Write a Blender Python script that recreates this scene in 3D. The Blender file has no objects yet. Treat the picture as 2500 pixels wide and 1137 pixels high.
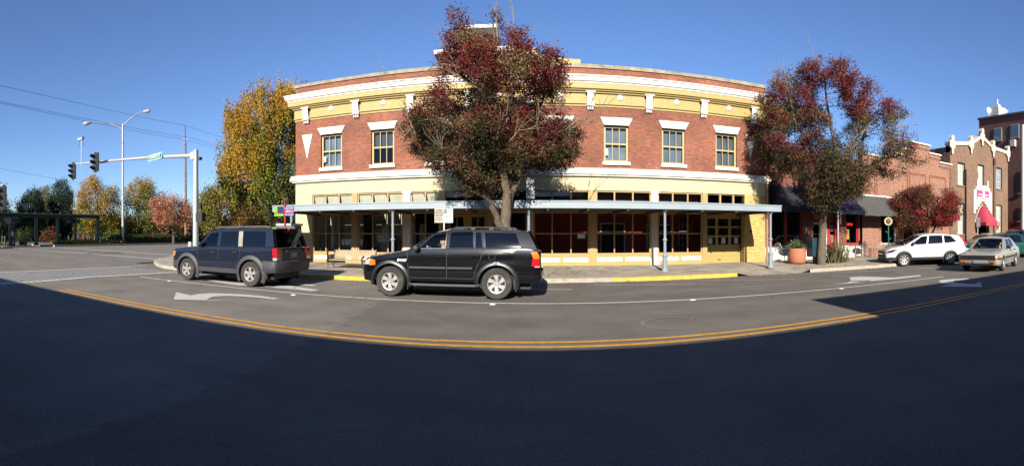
import bpy, bmesh, math, random
from mathutils import Vector, Matrix, noise as mnoise
R = math.radians
sc = bpy.context.scene
C = sc.collection

# ------------------------------------------------------------------ camera, sky, sun, exposure
F, PX0, PY0, HC = 1100.0, 1295.0, 568.5, 1.55      # photo pixels per radian, street normal, horizon, eye height
cam = bpy.data.cameras.new('camera')
camo = bpy.data.objects.new('camera', cam); C.objects.link(camo)
cam.type = 'PANO'
cam.panorama_type = 'CENTRAL_CYLINDRICAL'
cam.central_cylindrical_radius = 1.0
cam.central_cylindrical_range_u_min = -1250 / F
cam.central_cylindrical_range_u_max = 1250 / F
cam.central_cylindrical_range_v_min = -(1137 - PY0) / F
cam.central_cylindrical_range_v_max = PY0 / F
cam.clip_start = 0.05; cam.clip_end = 3000
camo.location = (0, 0, HC)
camo.rotation_euler = (R(90), 0, (PX0 - 1250) / F)
sc.camera = camo

SUN_EL, SUN_AZ = R(27), R(6)        # light travels towards +Y, turned 6 degrees to the right
w = bpy.data.worlds.new('World'); sc.world = w; w.use_nodes = True
nt = w.node_tree; nt.nodes.clear()
sky = nt.nodes.new('ShaderNodeTexSky'); sky.sky_type = 'NISHITA'
sky.sun_disc = False; sky.sun_elevation = SUN_EL; sky.sun_rotation = math.pi + SUN_AZ
sky.altitude = 0; sky.air_density = 1.0; sky.dust_density = 0.1; sky.ozone_density = 1.5
bg = nt.nodes.new('ShaderNodeBackground'); bg.inputs['Strength'].default_value = 0.051
out = nt.nodes.new('ShaderNodeOutputWorld')
wb = nt.nodes.new('ShaderNodeMix'); wb.data_type = 'RGBA'; wb.blend_type = 'MULTIPLY'; wb.inputs[0].default_value = 1.0
wb.inputs[7].default_value = (0.83, 1.03, 1.42, 1)      # the phone's cool white balance
nt.links.new(sky.outputs[0], wb.inputs[6]); nt.links.new(wb.outputs[2], bg.inputs[0]); nt.links.new(bg.outputs[0], out.inputs[0])
sl = bpy.data.lights.new('sun', 'SUN'); sl.energy = 5.0; sl.angle = R(0.5); sl.color = (1, 0.93, 0.82)
so = bpy.data.objects.new('sun', sl); C.objects.link(so)
so.rotation_euler = Vector((math.sin(SUN_AZ) * math.cos(SUN_EL), math.cos(SUN_AZ) * math.cos(SUN_EL), -math.sin(SUN_EL))).to_track_quat('-Z', 'Y').to_euler()
so.location = (-5, -20, 30)
sc.view_settings.view_transform = 'Standard'; sc.view_settings.look = 'None'
sc.view_settings.exposure = 1.2; sc.view_settings.gamma = 1.0; sc.view_settings.use_curve_mapping = False
sc.cycles.max_bounces = 6; sc.cycles.diffuse_bounces = 3; sc.cycles.transparent_max_bounces = 24
sc.cycles.caustics_reflective = False; sc.cycles.caustics_refractive = False

# ------------------------------------------------------------------ measuring helpers (photo pixel -> place)
def TH(px): return (px - PX0) / F
def PX(px, Y): return Y * math.tan(TH(px))                                   # X on a plane Y = const
def PZ(px, py, Y): return HC + (PY0 - py) / F * Y / math.cos(TH(px))         # height on that plane
def G(px, py, z=0.0):                                                        # point on level ground
    d = (HC - z) * F / (py - PY0); t = TH(px)
    return (d * math.sin(t), d * math.cos(t))
def AT(px, py, d):                                                           # point at a horizontal distance
    t = TH(px); return Vector((d * math.sin(t), d * math.cos(t), HC + (PY0 - py) / F * d))

# ------------------------------------------------------------------ materials
MATS = {}
K = 0.64          # one reflectance level for every surface, chosen with the exposure
def nd(n, t, **k):
    x = n.nodes.new(t)
    for a, b in k.items(): setattr(x, a, b)
    return x
def mat(name, col, rough=0.6, metal=0.0, var=0.12, scale=3.0, bump=0.0, bscale=40.0, spec=0.5, coat=0.0, dirt=None, trans=0.0):
    if name in MATS: return MATS[name]
    m = bpy.data.materials.new(name); m.use_nodes = True; MATS[name] = m
    n = m.node_tree; b = n.nodes['Principled BSDF']
    b.inputs['Roughness'].default_value = rough; b.inputs['Metallic'].default_value = metal
    b.inputs['Specular IOR Level'].default_value = spec; b.inputs['Coat Weight'].default_value = coat
    b.inputs['Coat Roughness'].default_value = 0.05
    tc = nd(n, 'ShaderNodeTexCoord')
    col = tuple(v * K for v in col); c = (*col, 1)
    if dirt: dirt = (tuple(v * K for v in dirt[0]), *dirt[1:])
    if var > 0:
        nz = nd(n, 'ShaderNodeTexNoise'); nz.inputs['Scale'].default_value = scale; nz.inputs['Detail'].default_value = 6
        n.links.new(tc.outputs['Object'], nz.inputs['Vector'])
        rp = nd(n, 'ShaderNodeValToRGB'); e = rp.color_ramp.elements
        e[0].position = 0.3; e[1].position = 0.7
        e[0].color = (c[0] * (1 - var), c[1] * (1 - var), c[2] * (1 - var), 1)
        e[1].color = (min(1, c[0] * (1 + var)), min(1, c[1] * (1 + var)), min(1, c[2] * (1 + var)), 1)
        n.links.new(nz.outputs['Fac'], rp.inputs[0]); src = rp.outputs[0]
        if dirt:
            n2 = nd(n, 'ShaderNodeTexNoise'); n2.inputs['Scale'].default_value = dirt[1]; n2.inputs['Detail'].default_value = 8
            mp = nd(n, 'ShaderNodeMapping'); mp.inputs['Scale'].default_value = dirt[2] if len(dirt) > 2 else (1, 1, 1)
            n.links.new(tc.outputs['Object'], mp.inputs[0]); n.links.new(mp.outputs[0], n2.inputs['Vector'])
            r2 = nd(n, 'ShaderNodeValToRGB'); r2.color_ramp.elements[0].position = 0.55; r2.color_ramp.elements[1].position = 0.75
            n.links.new(n2.outputs['Fac'], r2.inputs[0])
            mx = nd(n, 'ShaderNodeMix', data_type='RGBA'); mx.inputs[7].default_value = (*dirt[0], 1)
            n.links.new(r2.outputs[0], mx.inputs[0]); n.links.new(src, mx.inputs[6]); src = mx.outputs[2]
        n.links.new(src, b.inputs['Base Color'])
    else:
        b.inputs['Base Color'].default_value = c
    if bump > 0:
        bz = nd(n, 'ShaderNodeTexNoise'); bz.inputs['Scale'].default_value = bscale; bz.inputs['Detail'].default_value = 4
        n.links.new(tc.outputs['Object'], bz.inputs['Vector'])
        bp = nd(n, 'ShaderNodeBump'); bp.inputs['Strength'].default_value = bump; bp.inputs['Distance'].default_value = 0.02
        n.links.new(bz.outputs['Fac'], bp.inputs['Height']); n.links.new(bp.outputs[0], b.inputs['Normal'])
    return m
def brick(name, c1, c2, mortar, bw=0.21, bh=0.075, ms=0.011, patch=None, pscale=0.5, streak=0.25):
    if name in MATS: return MATS[name]
    m = bpy.data.materials.new(name); m.use_nodes = True; MATS[name] = m
    c1, c2, mortar = [tuple(v * K for v in q) for q in (c1, c2, mortar)]
    n = m.node_tree; b = n.nodes['Principled BSDF']; b.inputs['Roughness'].default_value = 0.85
    tc = nd(n, 'ShaderNodeTexCoord'); sp = nd(n, 'ShaderNodeSeparateXYZ'); n.links.new(tc.outputs['Object'], sp.inputs[0])
    ad = nd(n, 'ShaderNodeMath', operation='ADD'); n.links.new(sp.outputs[0], ad.inputs[0]); n.links.new(sp.outputs[1], ad.inputs[1])
    cb = nd(n, 'ShaderNodeCombineXYZ'); n.links.new(ad.outputs[0], cb.inputs[0]); n.links.new(sp.outputs[2], cb.inputs[1])
    bt = nd(n, 'ShaderNodeTexBrick'); n.links.new(cb.outputs[0], bt.inputs['Vector'])
    bt.inputs['Scale'].default_value = 1.0; bt.inputs['Brick Width'].default_value = bw; bt.inputs['Row Height'].default_value = bh
    bt.inputs['Mortar Size'].default_value = ms; bt.inputs['Mortar Smooth'].default_value = 0.3; bt.inputs['Bias'].default_value = 0.0
    bt.inputs['Color1'].default_value = (*c1, 1); bt.inputs['Color2'].default_value = (*c2, 1); bt.inputs['Mortar'].default_value = (*mortar, 1)
    nz = nd(n, 'ShaderNodeTexNoise'); nz.inputs['Scale'].default_value = pscale; nz.inputs['Detail'].default_value = 7
    n.links.new(tc.outputs['Object'], nz.inputs['Vector'])
    mp = nd(n, 'ShaderNodeMapRange'); mp.inputs[1].default_value = 0.3; mp.inputs[2].default_value = 0.7
    mp.inputs[3].default_value = 1 - streak; mp.inputs[4].default_value = 1 + streak; n.links.new(nz.outputs['Fac'], mp.inputs[0])
    n3 = nd(n, 'ShaderNodeTexNoise'); n3.inputs['Scale'].default_value = 1.0; n3.inputs['Detail'].default_value = 3
    m3 = nd(n, 'ShaderNodeMapping'); m3.inputs['Scale'].default_value = (5, 13.3, 1); n.links.new(cb.outputs[0], m3.inputs[0]); n.links.new(m3.outputs[0], n3.inputs['Vector'])
    mp3 = nd(n, 'ShaderNodeMapRange'); mp3.inputs[1].default_value = 0.3; mp3.inputs[2].default_value = 0.7; mp3.inputs[3].default_value = 0.72; mp3.inputs[4].default_value = 1.28
    n.links.new(n3.outputs['Fac'], mp3.inputs[0])
    mu = nd(n, 'ShaderNodeMath', operation='MULTIPLY'); n.links.new(mp.outputs[0], mu.inputs[0]); n.links.new(mp3.outputs[0], mu.inputs[1])
    mx = nd(n, 'ShaderNodeVectorMath', operation='SCALE'); n.links.new(bt.outputs['Color'], mx.inputs[0]); n.links.new(mu.outputs[0], mx.inputs['Scale'])
    n.links.new(mx.outputs[0], b.inputs['Base Color'])
    bp = nd(n, 'ShaderNodeBump'); bp.inputs['Strength'].default_value = 0.6; bp.inputs['Distance'].default_value = 0.012; bp.invert = True
    n.links.new(bt.outputs['Fac'], bp.inputs['Height']); n.links.new(bp.outputs[0], b.inputs['Normal'])
    return m
def glass(name, tint=(0.8, 0.85, 0.85), clear=0.8, rough=0.02):
    if name in MATS: return MATS[name]
    m = bpy.data.materials.new(name); m.use_nodes = True; MATS[name] = m
    n = m.node_tree; n.nodes.clear()
    o = nd(n, 'ShaderNodeOutputMaterial'); t = nd(n, 'ShaderNodeBsdfTransparent'); t.inputs[0].default_value = (*[c * clear for c in tint], 1)
    g = nd(n, 'ShaderNodeBsdfGlossy'); g.inputs['Roughness'].default_value = rough
    fr = nd(n, 'ShaderNodeFresnel'); fr.inputs[0].default_value = 1.5
    nz = nd(n, 'ShaderNodeTexNoise'); nz.inputs['Scale'].default_value = 1.3; bp = nd(n, 'ShaderNodeBump'); bp.inputs['Strength'].default_value = 0.04; bp.inputs['Distance'].default_value = 0.05
    n.links.new(nz.outputs[0], bp.inputs['Height']); n.links.new(bp.outputs[0], g.inputs['Normal'])
    mx = nd(n, 'ShaderNodeMixShader'); n.links.new(fr.outputs[0], mx.inputs[0]); n.links.new(t.outputs[0], mx.inputs[1]); n.links.new(g.outputs[0], mx.inputs[2])
    n.links.new(mx.outputs[0], o.inputs[0])
    return m
def leafmat(name, col, var=0.25, trans=0.35):
    if name in MATS: return MATS[name]
    m = bpy.data.materials.new(name); m.use_nodes = True; MATS[name] = m
    n = m.node_tree; n.nodes.clear()
    o = nd(n, 'ShaderNodeOutputMaterial'); d = nd(n, 'ShaderNodeBsdfDiffuse'); t = nd(n, 'ShaderNodeBsdfTranslucent')
    g = nd(n, 'ShaderNodeBsdfGlossy'); g.inputs['Roughness'].default_value = 0.6; g.inputs[0].default_value = (1, 1, 1, 1)
    ge = nd(n, 'ShaderNodeNewGeometry')
    nz = nd(n, 'ShaderNodeMapRange'); nz.inputs[3].default_value = 1 - var; nz.inputs[4].default_value = 1 + var
    n.links.new(ge.outputs['Random Per Island'], nz.inputs[0])
    sc_ = nd(n, 'ShaderNodeVectorMath', operation='SCALE'); sc_.inputs[0].default_value = tuple(v * .85 for v in col); n.links.new(nz.outputs[0], sc_.inputs['Scale'])
    n.links.new(sc_.outputs[0], d.inputs[0]); n.links.new(sc_.outputs[0], t.inputs[0])
    m1 = nd(n, 'ShaderNodeMixShader'); m1.inputs[0].default_value = trans; n.links.new(d.outputs[0], m1.inputs[1]); n.links.new(t.outputs[0], m1.inputs[2])
    m2 = nd(n, 'ShaderNodeMixShader'); m2.inputs[0].default_value = 0.012; n.links.new(m1.outputs[0], m2.inputs[1]); n.links.new(g.outputs[0], m2.inputs[2])
    n.links.new(m2.outputs[0], o.inputs[0])
    return m

# ------------------------------------------------------------------ object helpers
ORG = {}
def tag(o, label=None, cat=None, group=None, kind=None):
    if label: o['label'] = label
    if cat: o['category'] = cat
    if group: o['group'] = group
    if kind: o['kind'] = kind
    return o
def thing(name, label, cat, loc=(0, 0, 0), rz=0.0, group=None, local=False):
    o = bpy.data.objects.new(name, None); C.objects.link(o); o.empty_display_size = 0.2
    o.location = loc; o.rotation_euler = (0, 0, rz)
    ORG[o.name] = Vector((0, 0, 0)) if (local or rz) else Vector(loc)
    return tag(o, label, cat, group)
class MB:
    def __init__(s): s.v = []; s.f = []; s.m = []; s.cur = 0
    def add(s, vs, fs):
        b = len(s.v); s.v += [tuple(p) for p in vs]
        for f in fs: s.f.append([b + i for i in f]); s.m.append(s.cur)
        return s
    def box(s, x0, x1, y0, y1, z0, z1):
        return s.add([(x0, y0, z0), (x1, y0, z0), (x1, y1, z0), (x0, y1, z0), (x0, y0, z1), (x1, y0, z1), (x1, y1, z1), (x0, y1, z1)],
                     [(0, 3, 2, 1), (4, 5, 6, 7), (0, 1, 5, 4), (1, 2, 6, 5), (2, 3, 7, 6), (3, 0, 4, 7)])
    def quad(s, a, b, c, d): return s.add([a, b, c, d], [(0, 1, 2, 3)])
    def tube(s, pts, rad, n=8, cap=True):
        pts = [Vector(p) for p in pts]
        if not hasattr(rad, '__len__'): rad = [rad] * len(pts)
        vs = []; fs = []; ref = None
        for i, p in enumerate(pts):
            t = (pts[min(i + 1, len(pts) - 1)] - pts[max(i - 1, 0)])
            t = t.normalized() if t.length > 1e-9 else Vector((0, 0, 1))
            if ref is None: ref = Vector((1, 0, 0)) if abs(t.x) < 0.8 else Vector((0, 1, 0))
            u = (ref - t * ref.dot(t)); u = u.normalized() if u.length > 1e-6 else t.orthogonal().normalized()
            v = t.cross(u); ref = u
            for k in range(n):
                a = 2 * math.pi * k / n; vs.append(p + (u * math.cos(a) + v * math.sin(a)) * rad[i])
        for i in range(len(pts) - 1):
            for k in range(n):
                k2 = (k + 1) % n; fs.append((i * n + k, i * n + k2, (i + 1) * n + k2, (i + 1) * n + k))
        if cap: fs.append(tuple(range(n - 1, -1, -1))); fs.append(tuple((len(pts) - 1) * n + k for k in range(n)))
        return s.add(vs, fs)
    def lathe(s, prof, n=20, c=(0, 0, 0), axis='z', closed=False):
        vs = []; fs = []; m = len(prof)
        for k in range(n):
            a = 2 * math.pi * k / n
            for r, h in prof:
                x, y = r * math.cos(a), r * math.sin(a)
                p = (x, y, h) if axis == 'z' else ((x, h, y) if axis == 'y' else (h, x, y))
                vs.append((c[0] + p[0], c[1] + p[1], c[2] + p[2]))
        for k in range(n):
            k2 = (k + 1) % n
            for i in range(m if closed else m - 1):
                j = (i + 1) % m; fs.append((k * m + i, k2 * m + i, k2 * m + j, k * m + j))
        return s.add(vs, fs)
    def prism(s, poly, a, b, axis='y'):      # poly in the other two axes, extruded a..b
        n = len(poly)
        def P(p, h): return (p[0], h, p[1]) if axis == 'y' else ((p[0], p[1], h) if axis == 'z' else (h, p[0], p[1]))
        vs = [P(p, a) for p in poly] + [P(p, b) for p in poly]
        fs = [tuple(range(n)), tuple(range(2 * n - 1, n - 1, -1))] + [(i, n + i, n + (i + 1) % n, (i + 1) % n) for i in range(n)]
        return s.add(vs, fs)
    def grid(s, rows):                       # rows of equal length points
        n = len(rows[0]); vs = [p for r in rows for p in r]
        fs = [(i * n + j, i * n + j + 1, (i + 1) * n + j + 1, (i + 1) * n + j) for i in range(len(rows) - 1) for j in range(n - 1)]
        return s.add(vs, fs)
    def build(s, name, m, parent=None, smooth=False, sharp=35, recalc=True, bevel=0.0):
        o3 = ORG.get(parent.name, Vector((0, 0, 0))) if parent else Vector((0, 0, 0))
        me = bpy.data.meshes.new(name)
        me.from_pydata([(a - o3.x, b - o3.y, c - o3.z) for a, b, c in s.v], [], s.f)
        ms = m if isinstance(m, (list, tuple)) else [m]
        for k in ms: me.materials.append(k)
        if len(ms) > 1: me.polygons.foreach_set('material_index', s.m)
        if recalc:
            bm = bmesh.new(); bm.from_mesh(me); bmesh.ops.recalc_face_normals(bm, faces=bm.faces); bm.to_mesh(me); bm.free()
        if smooth:
            me.polygons.foreach_set('use_smooth', [True] * len(me.polygons))
            me.set_sharp_from_angle(angle=R(sharp))
        me.update()
        o = bpy.data.objects.new(name, me); C.objects.link(o)
        if parent: o.parent = parent; ORG[o.name] = o3
        if bevel > 0:
            md = o.modifiers.new('bevel', 'BEVEL'); md.width = bevel; md.segments = 2; md.limit_method = 'ANGLE'; md.angle_limit = R(40)
        return o
def struct(o): o['kind'] = 'structure'; return o
def copy_tree(o, parent=None):
    c = o.copy(); C.objects.link(c)
    if parent: c.parent = parent
    ORG[c.name] = ORG.get(o.name, Vector((0, 0, 0)))
    for ch in list(o.children): copy_tree(ch, c)
    return c
def text(name, body, size, m, parent, pos, rz=0.0, align='CENTER', extrude=0.002, sx=1.0, tilt=90, bold=0.0):
    cu = bpy.data.curves.new('t', 'FONT'); cu.body = body; cu.size = size; cu.align_x = align; cu.align_y = 'CENTER'; cu.extrude = extrude; cu.offset = bold; cu.resolution_u = 2
    to = bpy.data.objects.new('t', cu); C.objects.link(to)
    dg = bpy.context.evaluated_depsgraph_get(); dg.update()
    me = bpy.data.meshes.new_from_object(to.evaluated_get(dg)); me.name = name
    bpy.data.objects.remove(to); bpy.data.curves.remove(cu)
    M = Matrix.Rotation(rz, 4, 'Z') @ Matrix.Rotation(R(tilt), 4, 'X') @ Matrix.Diagonal((sx, 1, 1, 1))
    me.transform(M)
    o3 = ORG.get(parent.name, Vector((0, 0, 0))) if parent else Vector((0, 0, 0))
    me.transform(Matrix.Translation(Vector(pos) - o3))
    me.materials.clear(); me.materials.append(m)
    o = bpy.data.objects.new(name, me); C.objects.link(o)
    if parent: o.parent = parent; ORG[o.name] = o3
    return o
def wall_cells(mb, x0, x1, z0, z1, holes, y, depth):
    """front face (facing -Y) at y with rectangular holes, with reveals going back by depth"""
    xs = sorted({x0, x1, *[h[0] for h in holes], *[h[1] for h in holes]}); zs = sorted({z0, z1, *[h[2] for h in holes], *[h[3] for h in holes]})
    xs = [x for x in xs if x0 <= x <= x1]; zs = [z for z in zs if z0 <= z <= z1]
    for i in range(len(xs) - 1):
        for j in range(len(zs) - 1):
            cx, cz = (xs[i] + xs[i + 1]) / 2, (zs[j] + zs[j + 1]) / 2
            if any(h[0] < cx < h[1] and h[2] < cz < h[3] for h in holes): continue
            mb.quad((xs[i], y, zs[j]), (xs[i + 1], y, zs[j]), (xs[i + 1], y, zs[j + 1]), (xs[i], y, zs[j + 1]))
    for a, b, c, d in holes:
        mb.quad((a, y, c), (a, y + depth, c), (a, y + depth, d), (a, y, d)); mb.quad((b, y, c), (b, y, d), (b, y + depth, d), (b, y + depth, c))
        mb.quad((a, y, d), (a, y + depth, d), (b, y + depth, d), (b, y, d)); mb.quad((a, y, c), (b, y, c), (b, y + depth, c), (a, y + depth, c))
    return mb
# ------------------------------------------------------------------ ground, roads, pavements
def asphalt(name, base, patch=False):
    m = bpy.data.materials.new(name); m.use_nodes = True
    n = m.node_tree; b = n.nodes['Principled BSDF']; b.inputs['Roughness'].default_value = 0.88; b.inputs['Specular IOR Level'].default_value = 0.06
    tc = nd(n, 'ShaderNodeTexCoord')
    def nz(scale, det, sc3=(1, 1, 1)):
        mp = nd(n, 'ShaderNodeMapping'); mp.inputs['Scale'].default_value = sc3; n.links.new(tc.outputs['Object'], mp.inputs[0])
        x = nd(n, 'ShaderNodeTexNoise'); x.inputs['Scale'].default_value = scale; x.inputs['Detail'].default_value = det
        n.links.new(mp.outputs[0], x.inputs['Vector']); return x.outputs['Fac']
    def rng(s, lo, hi, a=0.3, c=0.7):
        x = nd(n, 'ShaderNodeMapRange'); x.inputs[1].default_value = a; x.inputs[2].default_value = c; x.inputs[3].default_value = lo; x.inputs[4].default_value = hi
        n.links.new(s, x.inputs[0]); return x.outputs[0]
    def mul(a, c):
        x = nd(n, 'ShaderNodeMath', operation='MULTIPLY'); n.links.new(a, x.inputs[0]); n.links.new(c, x.inputs[1]); return x.outputs[0]
    fine = rng(nz(55, 3), 0.72, 1.28); mid = rng(nz(1.1, 6), 0.86, 1.13); wheel = rng(nz(1, 4, (0.05, 0.55, 1)), 0.86, 1.1)
    oil = rng(nz(0.9, 5, (0.5, 1.3, 1)), 1.0, 0.8, 0.62, 0.74); f = mul(mul(mul(fine, mid), wheel), oil)
    if patch:   # older, lighter, coarser asphalt to the left of a diagonal seam
        sp = nd(n, 'ShaderNodeSeparateXYZ'); n.links.new(tc.outputs['Object'], sp.inputs[0])
        a1 = nd(n, 'ShaderNodeMath', operation='MULTIPLY_ADD'); a1.inputs[1].default_value = 0.06; a1.inputs[2].default_value = 2.75
        n.links.new(sp.outputs[1], a1.inputs[0])
        a2 = nd(n, 'ShaderNodeMath', operation='ADD'); n.links.new(sp.outputs[0], a2.inputs[0]); n.links.new(a1.outputs[0], a2.inputs[1])
        wob = rng(nz(3, 4), -0.12, 0.12); a3 = nd(n, 'ShaderNodeMath', operation='ADD'); n.links.new(a2.outputs[0], a3.inputs[0]); n.links.new(wob, a3.inputs[1])
        st = rng(a3.outputs[0], 1.16, 0.92, -0.06, 0.06); f = mul(f, st)
        # thin sealed cracks
        vo = nd(n, 'ShaderNodeTexVoronoi', feature='DISTANCE_TO_EDGE'); vo.inputs['Scale'].default_value = 0.22
        wv = nd(n, 'ShaderNodeTexNoise'); wv.inputs['Scale'].default_value = 0.8; wv.inputs['Detail'].default_value = 5; n.links.new(tc.outputs['Object'], wv.inputs['Vector'])
        mxv = nd(n, 'ShaderNodeMix', data_type='RGBA'); mxv.inputs[0].default_value = 0.35; n.links.new(tc.outputs['Object'], mxv.inputs[6]); n.links.new(wv.outputs['Color'], mxv.inputs[7])
        n.links.new(mxv.outputs[2], vo.inputs['Vector']); f = mul(f, rng(vo.outputs['Distance'], 0.9, 1.0, 0.0, 0.005))
    s = nd(n, 'ShaderNodeVectorMath', operation='SCALE'); s.inputs[0].default_value = tuple(v * K for v in base); n.links.new(f, s.inputs['Scale'])
    n.links.new(s.outputs[0], b.inputs['Base Color'])
    bp = nd(n, 'ShaderNodeBump'); bp.inputs['Strength'].default_value = 0.35; bp.inputs['Distance'].default_value = 0.01
    n.links.new(nz(70, 3), bp.inputs['Height']); n.links.new(bp.outputs[0], b.inputs['Normal'])
    return m
M_road = asphalt('asphalt', (0.202, 0.181, 0.156), True)
M_earth = mat('earth', (0.10, 0.085, 0.05), 0.95, var=0.4, scale=0.5)
M_grass = mat('grass_base', (0.07, 0.075, 0.03), 0.95, var=0.4, scale=0.7, bump=0.5)
M_white = mat('road_paint_white', (0.62, 0.60, 0.55), 0.7, var=0.1, scale=14, dirt=((0.25, 0.23, 0.21), 9.0))
M_yellow = mat('road_paint_yellow', (0.66, 0.32, 0.035), 0.7, var=0.12, scale=10, dirt=((0.30, 0.19, 0.07), 7.0))
M_conc = mat('concrete', (0.40, 0.35, 0.27), 0.9, var=0.12, scale=2.2, bump=0.15, dirt=((0.26, 0.22, 0.17), 1.2))
M_kerb = mat('kerb_concrete', (0.42, 0.37, 0.29), 0.9, var=0.14, scale=4, dirt=((0.24, 0.2, 0.15), 3.0))
M_kyel = mat('kerb_yellow', (0.60, 0.41, 0.05), 0.75, var=0.14, scale=6, dirt=((0.36, 0.29, 0.14), 2.2))

def paving(name, col, w, h, ms):
    m = bpy.data.materials.new(name); m.use_nodes = True; col = tuple(v * K for v in col); n = m.node_tree; b = n.nodes['Principled BSDF']; b.inputs['Roughness'].default_value = 0.9
    tc = nd(n, 'ShaderNodeTexCoord'); bt = nd(n, 'ShaderNodeTexBrick'); n.links.new(tc.outputs['Object'], bt.inputs['Vector']); bt.offset = 0.0
    bt.inputs['Scale'].default_value = 1; bt.inputs['Brick Width'].default_value = w; bt.inputs['Row Height'].default_value = h; bt.inputs['Mortar Size'].default_value = ms
    bt.inputs['Color1'].default_value = (*[c * 0.9 for c in col], 1); bt.inputs['Color2'].default_value = (*[c * 1.1 for c in col], 1); bt.inputs['Mortar'].default_value = (*[c * 0.4 for c in col], 1)
    nz = nd(n, 'ShaderNodeTexNoise'); nz.inputs['Scale'].default_value = 1.6; nz.inputs['Detail'].default_value = 9; n.links.new(tc.outputs['Object'], nz.inputs['Vector'])
    mp = nd(n, 'ShaderNodeMapRange'); mp.inputs[1].default_value = 0.3; mp.inputs[2].default_value = 0.7; mp.inputs[3].default_value = 0.72; mp.inputs[4].default_value = 1.2; n.links.new(nz.outputs['Fac'], mp.inputs[0])
    s = nd(n, 'ShaderNodeVectorMath', operation='SCALE'); n.links.new(bt.outputs['Color'], s.inputs[0]); n.links.new(mp.outputs[0], s.inputs['Scale']); n.links.new(s.outputs[0], b.inputs['Base Color'])
    return m
M_pave = paving('pavement_slabs', (0.40, 0.345, 0.265), 1.5, 1.5, 0.012)

MB().quad((-1500, -900, -0.05), (1500, -900, -0.05), (1500, 1900, -0.05), (-1500, 1900, -0.05)).build('ground', M_earth)['kind'] = 'structure'
MB().quad((-45, -70, -0.004), (70, -70, -0.004), (70, 14.9, -0.004), (-45, 14.9, -0.004)).quad((-45, 14.9, -0.004), (-18, 14.9, -0.004), (-18, 140, -0.004), (-45, 140, -0.004)).build('road', M_road)['kind'] = 'structure'
MB().quad((-130, -60, -0.012), (-44.5, -60, -0.012), (-44.5, 150, -0.012), (-130, 150, -0.012)).build('parking_ground', asphalt('old_asphalt', (0.12, 0.11, 0.10)))['kind'] = 'structure'

def cy(X):      # front edge of the far kerb
    return 13.95 + 0.055 * max(X, -13) if X < 8 else 14.39
def sw(X, Y): return 0.13 + 0.02 * max(0, min(Y, 18.3) - cy(X))
edge = [(-20.3, 75), (-20.3, 22), (-19.9, 19.4), (-19.0, 17.6), (-17.6, 15.9), (-15.8, 14.4), (-14.4, 13.55), (-13.0, cy(-13))]
edge += [(x, cy(x)) for x in (-10, -6.9, -5, 0, 2.6, 7.1)]
APR0, APR1 = 7.1, 10.3
mb = MB(); kb = MB(); KW = 0.16
pts = edge + [(APR0, cy(APR0))]
def inner(p, i, P):
    a = Vector(P[max(i - 1, 0)]); b = Vector(P[min(i + 1, len(P) - 1)]); d = (b - a).normalized(); return Vector(p) + Vector((-d.y, d.x)) * KW
def pavement_strip(P, backs, pave, kerb, ysel=None):
    I = [inner(p, i, P) for i, p in enumerate(P)]
    for i in range(len(P) - 1):
        a, b, c, d = P[i], P[i + 1], I[i + 1], I[i]
        (ysel if ysel and ysel[0][0] <= (a[0] + b[0]) / 2 <= ysel[0][1] else [None, kerb])[1].add(
            [(a[0], a[1], -0.03), (b[0], b[1], -0.03), (b[0] + (c.x - b[0]) * .12, b[1] + (c.y - b[1]) * .12, 0.125), (a[0] + (d.x - a[0]) * .12, a[1] + (d.y - a[1]) * .12, 0.125), (c.x, c.y, 0.135), (d.x, d.y, 0.135)], [(0, 1, 2, 3), (3, 2, 4, 5)])
        e, f = backs[i], backs[i + 1]
        pave.add([(d.x, d.y, 0.131), (c.x, c.y, 0.131), (f[0], f[1], sw(f[0], f[1])), (e[0], e[1], sw(e[0], e[1]))], [(0, 1, 2, 3)])
pave, kerb, kyel = MB(), MB(), MB()
backs = []
for x, y in edge:
    if y > 18: backs.append((-10.4, max(y, 18.8)) if y > 20 else (-10.4, 18.6))
    elif x < -13.2: backs.append((-10.4, 18.55 - 0.04 * (x + 20)))
    else: backs.append((max(x, -10.4 + 0.4 * (x + 13) / 10), 18.5))
P1 = [p for p in edge if p[0] <= -10]; P2 = [p for p in edge if p[0] >= -10 and p[0] <= -5]; P3 = [p for p in edge if -5 <= p[0] <= 2.6]; P4 = [p for p in edge if p[0] >= 2.6]
for P, kk in ((P1, kerb), (P2, kyel), (P3, kerb), (P4, kyel)):
    pavement_strip(P, [backs[edge.index(p)] for p in P], pave, kk)
# dropped driveway in front of the roller door
n = 6
for i in range(n):
    a = APR0 + (APR1 - APR0) * i / n; b = APR0 + (APR1 - APR0) * (i + 1) / n
    def hz(x): return 0.125 * (0.5 + 0.5 * math.cos(math.pi * min(1, min(x - APR0, APR1 - x) / 0.55)))
    pave.add([(a, cy(a), hz(a) - 0.03 if 0 < i else 0.12), (b, cy(b), hz(b) if i < n - 1 else 0.12), (b, 16.0, max(hz(b), sw(b, 16.0))), (a, 16.0, max(hz(a), sw(a, 16.0)))], [(0, 1, 2, 3)])
    pave.add([(a, 16.0, sw(a, 16.0)), (b, 16.0, sw(b, 16.0)), (b, 18.6, sw(b, 18.3)), (a, 18.6, sw(a, 18.3))], [(0, 1, 2, 3)])
PR = [(10.3, 14.39), (13.5, 14.39), (16.2, 14.45), (20, 14.5), (27, 14.5), (34, 14.5), (60, 14.5)]
pavement_strip(PR, [(x, 20) for x, y in PR], pave, kerb)
pave.build('pavement', M_pave)['kind'] = 'structure'
struct(kerb.build('kerb', M_kerb)); struct(kyel.build('yellow_kerb', M_kyel))
MB().box(-80, 60, -3.5, 0.55, -0.05, 0.13).build('near_pavement', M_pave)['kind'] = 'structure'

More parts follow.
